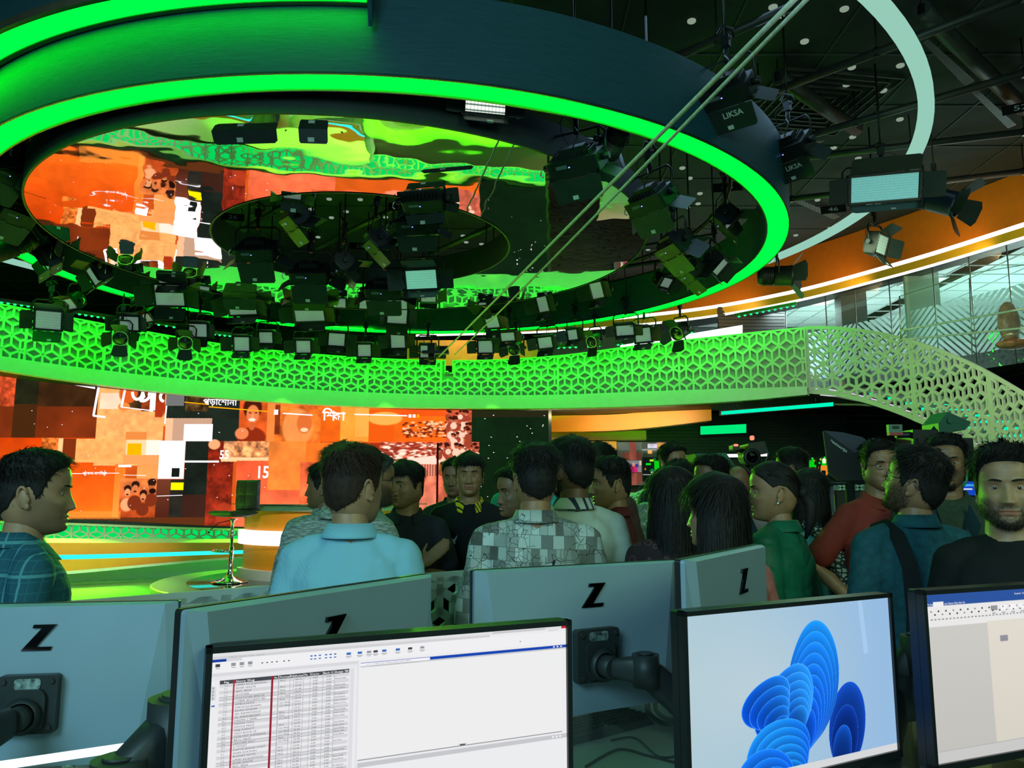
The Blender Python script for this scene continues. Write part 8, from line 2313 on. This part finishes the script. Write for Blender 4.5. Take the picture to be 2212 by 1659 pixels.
p7 = person('man in black polo with yellow and black collar facing the camera', 1014, 1028, 4.55, 4, 2, 2, tone='a', hair='fringe', top=M_BLK, kind='polo', collar=pattern_mat('yellow_black_rib', 'stripe', (.75, .55, .02), (.02, .02, .02), None, .03), seed=8)
person('smiling man in dark jacket half hidden left of the collage print shirt', 1120, 1064, 3.85, -50, -62, -3, tone='b', top=M_GREYJ, kind='jacket', smile=True, seed=9)
person('tall man in bright teal polo behind the collage print shirt', 1138, 1004, 5.2, 170, 200, 0, tone='b', top=M_TEALP, kind='polo', seed=10)
person('man seen from behind in a black and white collage print shirt', 1156, 1034, 2.95, 180, 192, 2, tone='a', top=M_COLL, seed=11, hthick=1.1, width=1.12)
person('bearded man in off-white polo seen from behind, head turned left', 1236, 1014, 3.3, 188, -142, 2, tone='c', top=M_WHITEP, kind='polo', collar=pattern_mat('white_navy_rib', 'stripe', (.55, .6, .52), (.03, .04, .07), None, .05), beard='full', seed=12, hthick=1.2)
person('man half hidden between the off-white polo and the maroon shirt, higher face', 1296, 1004, 4.7, -40, -62, 0, tone='b', top=M_BRN, seed=13)
person('man half hidden beside the maroon shirt, lower face in profile', 1286, 1046, 5.3, -70, -85, 0, tone='b', top=M_GREYJ, seed=14)
person('young man in maroon shirt in profile, looking left', 1322, 1044, 3.9, -100, -82, -2, tone='a', top=M_MAROON, seed=15, hthick=1.1)
person('man whose eyes show above the crowd, in front of the tube lights', 1452, 1000, 5.3, 10, 28, 0, tone='a', top=M_NAVYS, seed=16)
person('man with lowered head below the one peeking over the crowd', 1470, 1040, 4.7, -20, -30, -12, tone='b', top=M_BRN, seed=17)
person('woman with long black hair seen from behind in dark patterned dress', 1452, 1080, 3.1, 186, 190, 0, tone='b', hair='long', top=M_DRESS, fem=True, seed=18, hlen=.42, hthick=1.2)
person('man with short curly hair looking left past the long haired women', 1538, 1036, 4.3, -40, -58, 0, tone='c', top=M_NAVYS, seed=19, hthick=1.1)
person('bald man in dusty pink shirt behind the crowd, near the studio camera', 1596, 1048, 4.9, -30, -42, 0, tone='b', hair='bald', top=M_PINK, seed=20)
person('woman with straight black hair in coral top, face turned left, seen from behind', 1550, 1108, 2.6, 200, -128, 0, tone='d', hair='long', top=M_CORAL, kind='shirt', fem=True, arms=clasp, seed=21, hlen=.30, hthick=1.1)
p20 = person('woman in padded green jacket in profile with tied hair and small earring', 1672, 1062, 3.15, -128, -98, 0, tone='a', hair='tied', top=M_GJACK, kind='jacket', fem=True, arms=pocket, seed=22, extra='quilt', width=1.15)
person('man looking left behind the green jacket woman', 1712, 1012, 5.0, -120, -125, 0, tone='b', top=M_NAVYS, seed=23)
p22 = person('woman with long black hair and spotted scarf seen from behind in pale teal', 1748, 1066, 4.1, 172, 175, 0, tone='b', hair='long', top=M_TEALS, fem=True, seed=24, hlen=.26)
person('man in red polo and glasses with hand on hip', 1900, 1008, 3.9, 8, -2, 0, tone='a', top=M_REDP, kind='polo', arms=onhip, glasses=True, seed=25, fat=.012)
p24 = person('bearded man in teal denim shirt with backpack strap, looking up to the left', 1962, 1042, 2.85, 192, -136, 18, tone='a', hair='short', top=M_DENIM, beard='full', seed=26, hthick=1.1, glasses=True, width=1.12)
p25 = person('man in olive blazer and dark shirt facing the camera', 2044, 1002, 3.6, -24, -27, 2, tone='b', top=M_BLAZ, kind='jacket', beard='goatee', seed=27)
person('man in black tee with tousled hair facing the camera at the right edge', 2174, 1056, 2.4, -26, -30, 2, tone='d', top=M_BLK, kind='tee', beard='full', fat=.016, seed=28, hthick=1.25)

# marks on the black polo
def chest_mark(info, x, z, fn, m, name):
    y = chest_y(info, x, z) - .004; mb = MB(); fn(mb, lambda u, v: Vector((x + u, y + abs(u) * .15, z + v))); return mb.build(name, m, info['root'])
def cat(mb, f):
    P_ = [(-.040, .006), (-.030, .012), (-.018, .010), (-.004, .004), (.008, -.004), (.020, .008), (.028, .020), (.026, .002), (.018, -.012), (.020, -.028), (.014, -.028), (.004, -.016), (-.010, -.010), (-.022, -.012), (-.034, -.020), (-.030, -.010), (-.038, -.002)]
    mb.add([f(-u, v) for u, v in P_][::-1], [tuple(range(len(P_)))])
chest_mark(p7, -.095, 1.245, lambda mb, f: cat(mb, lambda u, v: f(-u, v)), mat('white_print', (.75, .85, .78), .6), 'chest_logo')
def badge(mb, f):
    n = 32
    for r0, r1 in ((.030, .027), (.019, .0175)):
        for k in range(n):
            a_, b_ = 2 * PI * k / n, 2 * PI * (k + 1) / n
            mb.quad(f(r0 * math.cos(a_), r0 * math.sin(a_)), f(r0 * math.cos(b_), r0 * math.sin(b_)), f(r1 * math.cos(b_), r1 * math.sin(b_)), f(r1 * math.cos(a_), r1 * math.sin(a_)))
    put_text(mb, 'BVB', .020, lambda x, y: f(x, y), 0, .02); put_text(mb, '09', .014, lambda x, y: f(x, y - .014), 0, .02)
chest_mark(p7, .105, 1.235, badge, mat('grey_print', (.4, .42, .36), .6), 'chest_badge')
# backpack strap and scarf
child_strip(p24, 'backpack_strap', [(.15, -.13, 1.20), (.135, -.125, 1.32), (.125, -.06, 1.42), (.125, .02, 1.435), (.13, .09, 1.40), (.14, .155, 1.30), (.15, .175, 1.15), (.16, .17, 1.0)], .05, M_BLK)
m_ = MB()
for k in range(3): m_.tube([(.10 - .012 * k, -.10, 1.30), (.10, -.02, 1.44 + .004 * k), (.03, .09, 1.42), (-.05, .13 + .01 * k, 1.36), (-.10 - .02 * k, .15, 1.20), (-.13 - .02 * k, .15, 1.00), (-.12 - .03 * k, .15, .80)], [.02, .03, .035, .04, .05, .055, .045], 10)
m_.build('scarf', M_LEOP, p22['root'])
m_ = MB()
for sx in (-1, 1): m_.add([Vector((sx * .02, -.150, 1.12)), Vector((sx * .10, -.135, 1.33)), Vector((sx * .065, -.10, 1.42)), Vector((sx * .035, -.14, 1.30))], [(0, 1, 2, 3)])
m_.build('lapel', M_NAVYS, p25['root'])

for sx in (-1, 1):
    mb = MB(); mb.ball(tuple(p20['Mh'] @ Vector((sx * .080, .004, -.047))), .0045, 10, 8); mb.build('earring', mat('pearl', (.85, .85, .8), .15), p20['root'])
# ================================================================ cameras, prompter and odds and ends behind the crowd
M_CAM = mat('camera_body_black', (.012, .018, .016), .4, .2, var=.3)
M_RED = emis('tally_red', (1, .25, .15), 1.4)
# studio camera on its pedestal
p = at(1618, 1000, 6.6)
t = thing('studio_camera', 'tall studio camera with red tally plate and tangled cables behind the crowd', 'camera', (p.x, p.y, 0))
def loc(px, py, d=0.0): return at(px, py, 6.6) - Vector((p.x, p.y, 0)) + Vector((0, d, 0))
def bx_(name, x0, y0, x1, y1, dep, m, par, d=0.0, ry=0.0):
    a, b = loc(x0, y0, d), loc(x1, y1, d); mb = MB(); c = (a + b) / 2
    mb.rbox((0, 0, 0), (abs(b.x - a.x), dep, abs(a.z - b.z)), .012, 0, Matrix.Translation(c) @ Matrix.Rotation(ry, 4, 'Y'), 3, 'y'); return mb.build(name, m, par)
b = bx_('camera_body', 1604, 958, 1642, 985, .34, M_CAM, t, 0, -.15)
bx_('tally_plate', 1620, 941, 1629, 951, .02, M_RED, t)
bx_('viewfinder', 1575, 962, 1590, 974, .12, M_CAM, t, -.05); bx_('viewfinder_light', 1576, 961, 1586, 966, .01, M_RED, t, -.12)
mb = MB()
for a, c in (((1582, 970), (1612, 975)), ((1600, 985), (1640, 990)), ((1612, 985), (1620, 1060)), ((1636, 985), (1626, 1060)), ((1600, 1010), (1648, 1030))): mb.tube([loc(*a), loc(*c)], .018, 8)
mb.build('rig_rods', M_CAM, t)
mb = MB(); l = loc(1608, 990); mb.lathe([(.0, 0), (.055, 0), (.06, .03), (.06, .16), (.07, .18), (.07, .22), (.05, .22)], 20, 0, Matrix.Translation(l) @ Matrix.Rotation(PI / 2, 4, 'X')); mb.build('lens', M_CAM, t)
random.seed(21); mb = MB()
for k in range(10):
    q = loc(1600 + 40 * random.random(), 985 + 30 * random.random(), -.1); pts = [q]
    for j in range(7): q = q + Vector((random.uniform(-.05, .05), random.uniform(-.03, .03), random.uniform(-.09, .03))); pts.append(q)
    mb.tube(pts, .006, 5)
o = mb.build('cable_tangle', M_CAM, t); o['kind'] = 'stuff'
mb = MB(); mb.lathe([(0, .02), (.42, .02), (.42, .07), (.12, .12), (.11, .55), (.085, .56), (.085, 1.15), (.16, 1.17), (.16, 1.22), (0, 1.22)], 24); mb.build('pedestal', M_CAM, t)
mb = MB(); mb.tube([loc(1640, 965), loc(1652, 960), loc(1660, 980), loc(1652, 1000), loc(1662, 1012), loc(1650, 1030)], .005, 6); mb.build('blue_cable', mat('blue_cable', (.05, .2, .3), .4), t)
# dark prompter wedge left of the camera
t = thing('prompter_hood', 'flat topped dark prompter hood standing left of the studio camera', 'prompter hood', at(1555, 990, 6.2))
o_ = t.location.copy()
mb = MB(); P_ = [at(1500, 980, 6.2), at(1568, 978, 6.2), at(1600, 1022, 6.0), at(1590, 1040, 6.0), at(1560, 1030, 6.0), at(1512, 1000, 6.2)]; V = [q - o_ for q in P_] + [q - o_ + Vector((0, .35, 0)) for q in P_]
mb.add(V, [tuple(range(6))[::-1], tuple(range(6, 12))] + [(i, (i + 1) % 6, 6 + (i + 1) % 6, 6 + i) for i in range(6)]); mb.build('hood', M_CAM, t)
mb = MB(); mb.tube([(0, .2, -.1), (0, .2, -o_.z + .02)], .03, 8); mb.lathe([(0, 0), (.3, 0), (.3, .03), (0, .05)], 20, 0, Matrix.Translation((0, .2, -o_.z + .02))); mb.build('stand', M_CAM, t)
# big autocue hood
Yh = 4.9
t = thing('teleprompter', 'large black teleprompter hood lettered autoscript, with frame and stand beneath', 'teleprompter', Vector((at(1840, 1000, Yh).x, Yh, 0)))
o_ = Vector((t.location.x, t.location.y, 0)); q_ = lambda x, y, d=0: at(x, y, Yh) - o_ + Vector((0, d, 0))
side = [(1778, 930), (1888, 1008), (1888, 1036), (1812, 1038), (1790, 1022)]
mb = MB(); V = [q_(*a) for a in side] + [q_(a[0], a[1], 0) + Vector((.06, .16, 0)) for a in side]
mb.add(V, [tuple(range(5))[::-1], tuple(range(5, 10)), (1, 2, 7, 6), (2, 3, 8, 7), (3, 4, 9, 8), (4, 0, 5, 9)]); mb.build('hood_side', mat('hood_cloth', (.008, .012, .012), .7), t)
top_ = [(1778, 930), (1820, 934), (1862, 944), (1884, 960), (1888, 1008)]
mb = MB(); V = [q_(*a, -.002) for a in top_]; mb.add(V + [v + Vector((.06, .18, 0)) for v in V], [(0, 4, 3, 2, 1), (5, 6, 7, 8, 9)] + [(i, i + 1, 6 + i, 5 + i) for i in range(4)]); mb.build('hood_top', mat('hood_purple_grey', (.035, .04, .075), .55), t)
mb = MB(); u = (q_(1888, 1008) - q_(1778, 930)).normalized(); w_ = Vector((-u.z, 0, u.x)) * 1
if w_.z < 0: w_ = -w_
o2 = q_(1792, 953) + Vector((0, -.006, 0)); put_text(mb, '>autoscript', .026, lambda x, y: o2 + u * x + w_ * y, 0, .012, 'LEFT'); mb.build('lettering', mat('white_lettering', (.65, .75, .7), .5), t)
mb = MB(); mb.tube([q_(1786, 1044), q_(1892, 1042)], .014, 6); mb.tube([q_(1786, 1044), q_(1786, 1105)], .02, 6); mb.tube([q_(1835, 1040), q_(1835, 1040) * 1.0 - Vector((0, 0, q_(1835, 1040).z - .05))], .03, 8); mb.box((q_(1835, 1040).x, 0, .03), (.4, .4, .05)); mb.build('frame', M_CAM, t)
mb = MB(); a, b = q_(1782, 1046, .05), q_(1806, 1108, .05); mb.box(((a.x + b.x) / 2, .05, (a.z + b.z) / 2), (b.x - a.x, .06, a.z - b.z)); mb.build('side_plate', mat('slate_plate', (.05, .08, .12), .5), t)
# camera light and rig above the crowd on the right
Yk = 4.4
t = thing('jib_rig', 'camera rig with green lit lamp head on top, above the man in the blazer', 'camera', Vector((at(1990, 1000, Yk).x, Yk, 0)))
o_ = Vector((t.location.x, t.location.y, 0)); q_ = lambda x, y, d=0: at(x, y, Yk) - o_ + Vector((0, d, 0))
head = [(2027, 914), (2047, 889), (2098, 912), (2085, 929), (2058, 931), (2040, 945), (2029, 940)]
mb = MB(); V = [q_(*a) for a in head] + [q_(*a, .18) for a in head]; n_ = len(head)
mb.add(V, [tuple(range(n_))[::-1], tuple(range(n_, 2 * n_))] + [(i, (i + 1) % n_, n_ + (i + 1) % n_, n_ + i) for i in range(n_)]); mb.cyl(q_(2052, 908, -.01), q_(2052, 908, 0), .02, 12); mb.build('lamp_head', mat('lamp_head_paint', (.015, .10, .06), .45), t)
mb = MB(); mb.tube([q_(2030, 920, .05), q_(2018, 935, .05), q_(2024, 955, .05)], .008, 6); mb.box(q_(2030, 955, .05), (.18, .12, .06)); mb.tube([q_(1935, 940), q_(2000, 938), q_(2075, 944)], .018, 8); mb.box(q_(1990, 945, .05), (.14, .2, .08)); mb.box(q_(2030, 975, .08), (.30, .3, .14)); mb.build('rig_plate', M_CAM, t)
a = q_(1932, 926); mb = MB(); mb.box(a, (.075, .03, .045)); mb.build('monitor_case', mat('grey_green_plastic', (.12, .22, .16), .5), t)
mb = MB(); mb.box(a + Vector((0, -.018, .006)), (.035, .004, .014)); mb.build('screen', M_CAM, t)
mb = MB(); mb.box(a + Vector((0, -.002, -.030)), (.075, .032, .016)); mb.build('red_band', mat('red_plastic', (.45, .06, .06), .5), t)
mb = MB(); mb.tube([q_(2090, 950, .1), q_(2115, 985, .1), q_(2110, 1040, .1), q_(2090, 1060, .1)], .008, 6); mb.tube([q_(2085, 955, .1), q_(2105, 990, .1), q_(2100, 1035, .1), q_(2080, 1060, .1)], .008, 6); mb.build('green_cable', mat('green_cable', (.02, .35, .12), .4), t)
mb = MB(); mb.tube([q_(2030, 975, .1), Vector((q_(2030, 975).x, .1, .05))], .05, 10); mb.lathe([(0, 0), (.28, 0), (.26, .08), (.1, .14)], 20, 0, Matrix.Translation((q_(2030, 975).x, .1, .0))); mb.build('pedestal', M_CAM, t)
t = thing('white_umbrella_panel', 'white reflector panel standing between the teleprompter hood and the rig', 'reflector', at(1920, 960, 6.5)); o_ = t.location.copy()
mb = MB(); P_ = [at(1885, 947, 6.5), at(1925, 962, 6.5), at(1932, 975, 6.5), at(1890, 972, 6.5)]; V = [q - o_ for q in P_]; mb.add(V + [v + Vector((0, .02, 0)) for v in V], [(3, 2, 1, 0), (4, 5, 6, 7), (0, 1, 5, 4), (2, 3, 7, 6)]); mb.build('fabric', mat('white_fabric', (.7, .75, .72), .7), t)
mb = MB(); mb.tube([at(1887, 946, 6.5) - o_, Vector(((at(1887, 946, 6.5) - o_).x, 0, -o_.z + .02))], .012, 6); mb.build('stand', M_CAM, t)
t.name = 'reflector_panel'
# mesh office chair glowing green, wrapped and orange chairs behind the women
def office_chair(name, label, c, rz, m, mfr, back_h=.55, low=.0):
    t = thing(name, label, 'chair', c, (0, 0, rz))
    mb = MB(); rows = []
    for j in range(9):
        v = j / 8; rows.append([Vector(((-.24 + .48 * i / 8) * (1 - .12 * v * v), .24 + .03 * v - .03 * math.sin(PI * i / 8), .55 + back_h * v)) for i in range(9)])
    mb.sheet(rows, 0, True); mb.build('backrest', m, t)
    mb = MB(); ring_ = [rows[0][i] for i in range(9)] + [rows[j][8] for j in range(1, 9)] + [rows[8][i] for i in range(7, -1, -1)] + [rows[j][0] for j in range(7, -1, -1)]
    mb.tube(ring_, .016, 8); mb.build('back_frame', mfr, t)
    mb = MB(); mb.rbox((0, 0, .48), (.50, .48, .07), .06, 0, None, 4, 'z'); mb.build('seat', m if low else mfr, t)
    mb = MB(); mb.cyl((0, 0, .1), (0, 0, .46), .03, 12)
    for k in range(5):
        a_ = 2 * PI * k / 5; mb.tube([(0, 0, .10), (.30 * math.cos(a_), .30 * math.sin(a_), .07)], [.025, .018], 8); mb.ball((.31 * math.cos(a_), .31 * math.sin(a_), .03), .03, 10, 6)
    mb.build('base', M_ARM, t); return t
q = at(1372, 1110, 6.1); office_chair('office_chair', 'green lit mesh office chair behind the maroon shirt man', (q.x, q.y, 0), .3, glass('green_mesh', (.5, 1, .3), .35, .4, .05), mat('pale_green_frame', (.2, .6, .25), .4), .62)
q = at(1400, 1120, 4.6); o = shell('wrapped_chair', 'grey chair top in clear plastic wrap beside the dark patterned dress', 'chair', q, (.10, .06, .12), mat('clear_wrap', (.35, .55, .42), .12, .2, var=.5, scale=16, bump=.9, bscale=30), .06, 8); o.location = at(1398, 1128, 4.6)
o = shell('wrapped_chair', 'white plastic wrapped chair back below the red polo', 'chair', q, (.11, .06, .26), mat('white_wrap', (.55, .62, .55), .15, .1, var=.35, scale=12, bump=.9, bscale=24), .05, 5); o.location = at(1846, 1225, 4.4)
q = at(1808, 1235, 4.6); office_chair('office_chair', 'orange based office chair behind the spotted scarf', (q.x, q.y, 0), 2.6, mat('orange_plastic', (.75, .20, .03), .4), mat('orange_plastic', (.75, .20, .03), .4), .3, 1)
# glass partition with white stripes and a monitor seen under the teleprompter
t = thing('striped_partition', 'glass partition with white slanting stripes seen under the teleprompter hood', 'partition', at(1850, 1110, 6.8)); o_ = t.location.copy()
a, b = at(1790, 1045, 6.8) - o_, at(1905, 1125, 6.8) - o_
mb = MB(); mb.box(((a.x + b.x) / 2, .02, (a.z + b.z) / 2), (b.x - a.x, .01, a.z - b.z)); mb.build('glass_pane', glass('partition_glass', (.6, .75, .7), .25, .05, .08), t)
mb = MB(); W_, H_ = b.x - a.x, a.z - b.z
for k in range(-6, 12):
    s_ = 1 if k % 2 else -1; Q = clip_poly([(0, k * .06), (W_, k * .06 + s_ * W_ * .8), (W_, k * .06 + s_ * W_ * .8 + .022), (0, k * .06 + .022)], 0, W_, 0, H_)
    if len(Q) > 2: mb.add([Vector((a.x + u, -.002, b.z + v)) for u, v in Q], [tuple(range(len(Q)))])
mb.build('stripes', mat('white_stripe_film', (.6, .68, .62), .6), t)
mb = MB(); mb.box((0, .03, b.z - .4 + .0), (W_ * 1.3, .05, .8)); mb.build('base_panel', M_DARK, t)
def grey_off(U, V): im = np.zeros(U.shape + (3,)); im[:] = np.array((22, 34, 26)) / 255; return im
flat_tv(1806, 1834, 1062, 1118, 6.0, grey_off, 'switched off monitor on the desk under the teleprompter hood', 'desk_monitor')
flat_tv(1843, 1870, 1062, 1110, 6.1, grey_off, 'second switched off monitor on the desk, right of the first one', 'desk_monitor')
mb = MB(); a = at(1850, 1130, 5.9); mb.box((a.x, a.y, a.z - .02), (1.1, .6, .04)); mb.box((a.x, a.y + .1, (a.z - .04) / 2), (1.0, .4, a.z - .04)); tag(mb.build('side_desk', M_PALE), 'pale desk carrying the two switched off monitors', 'desk')
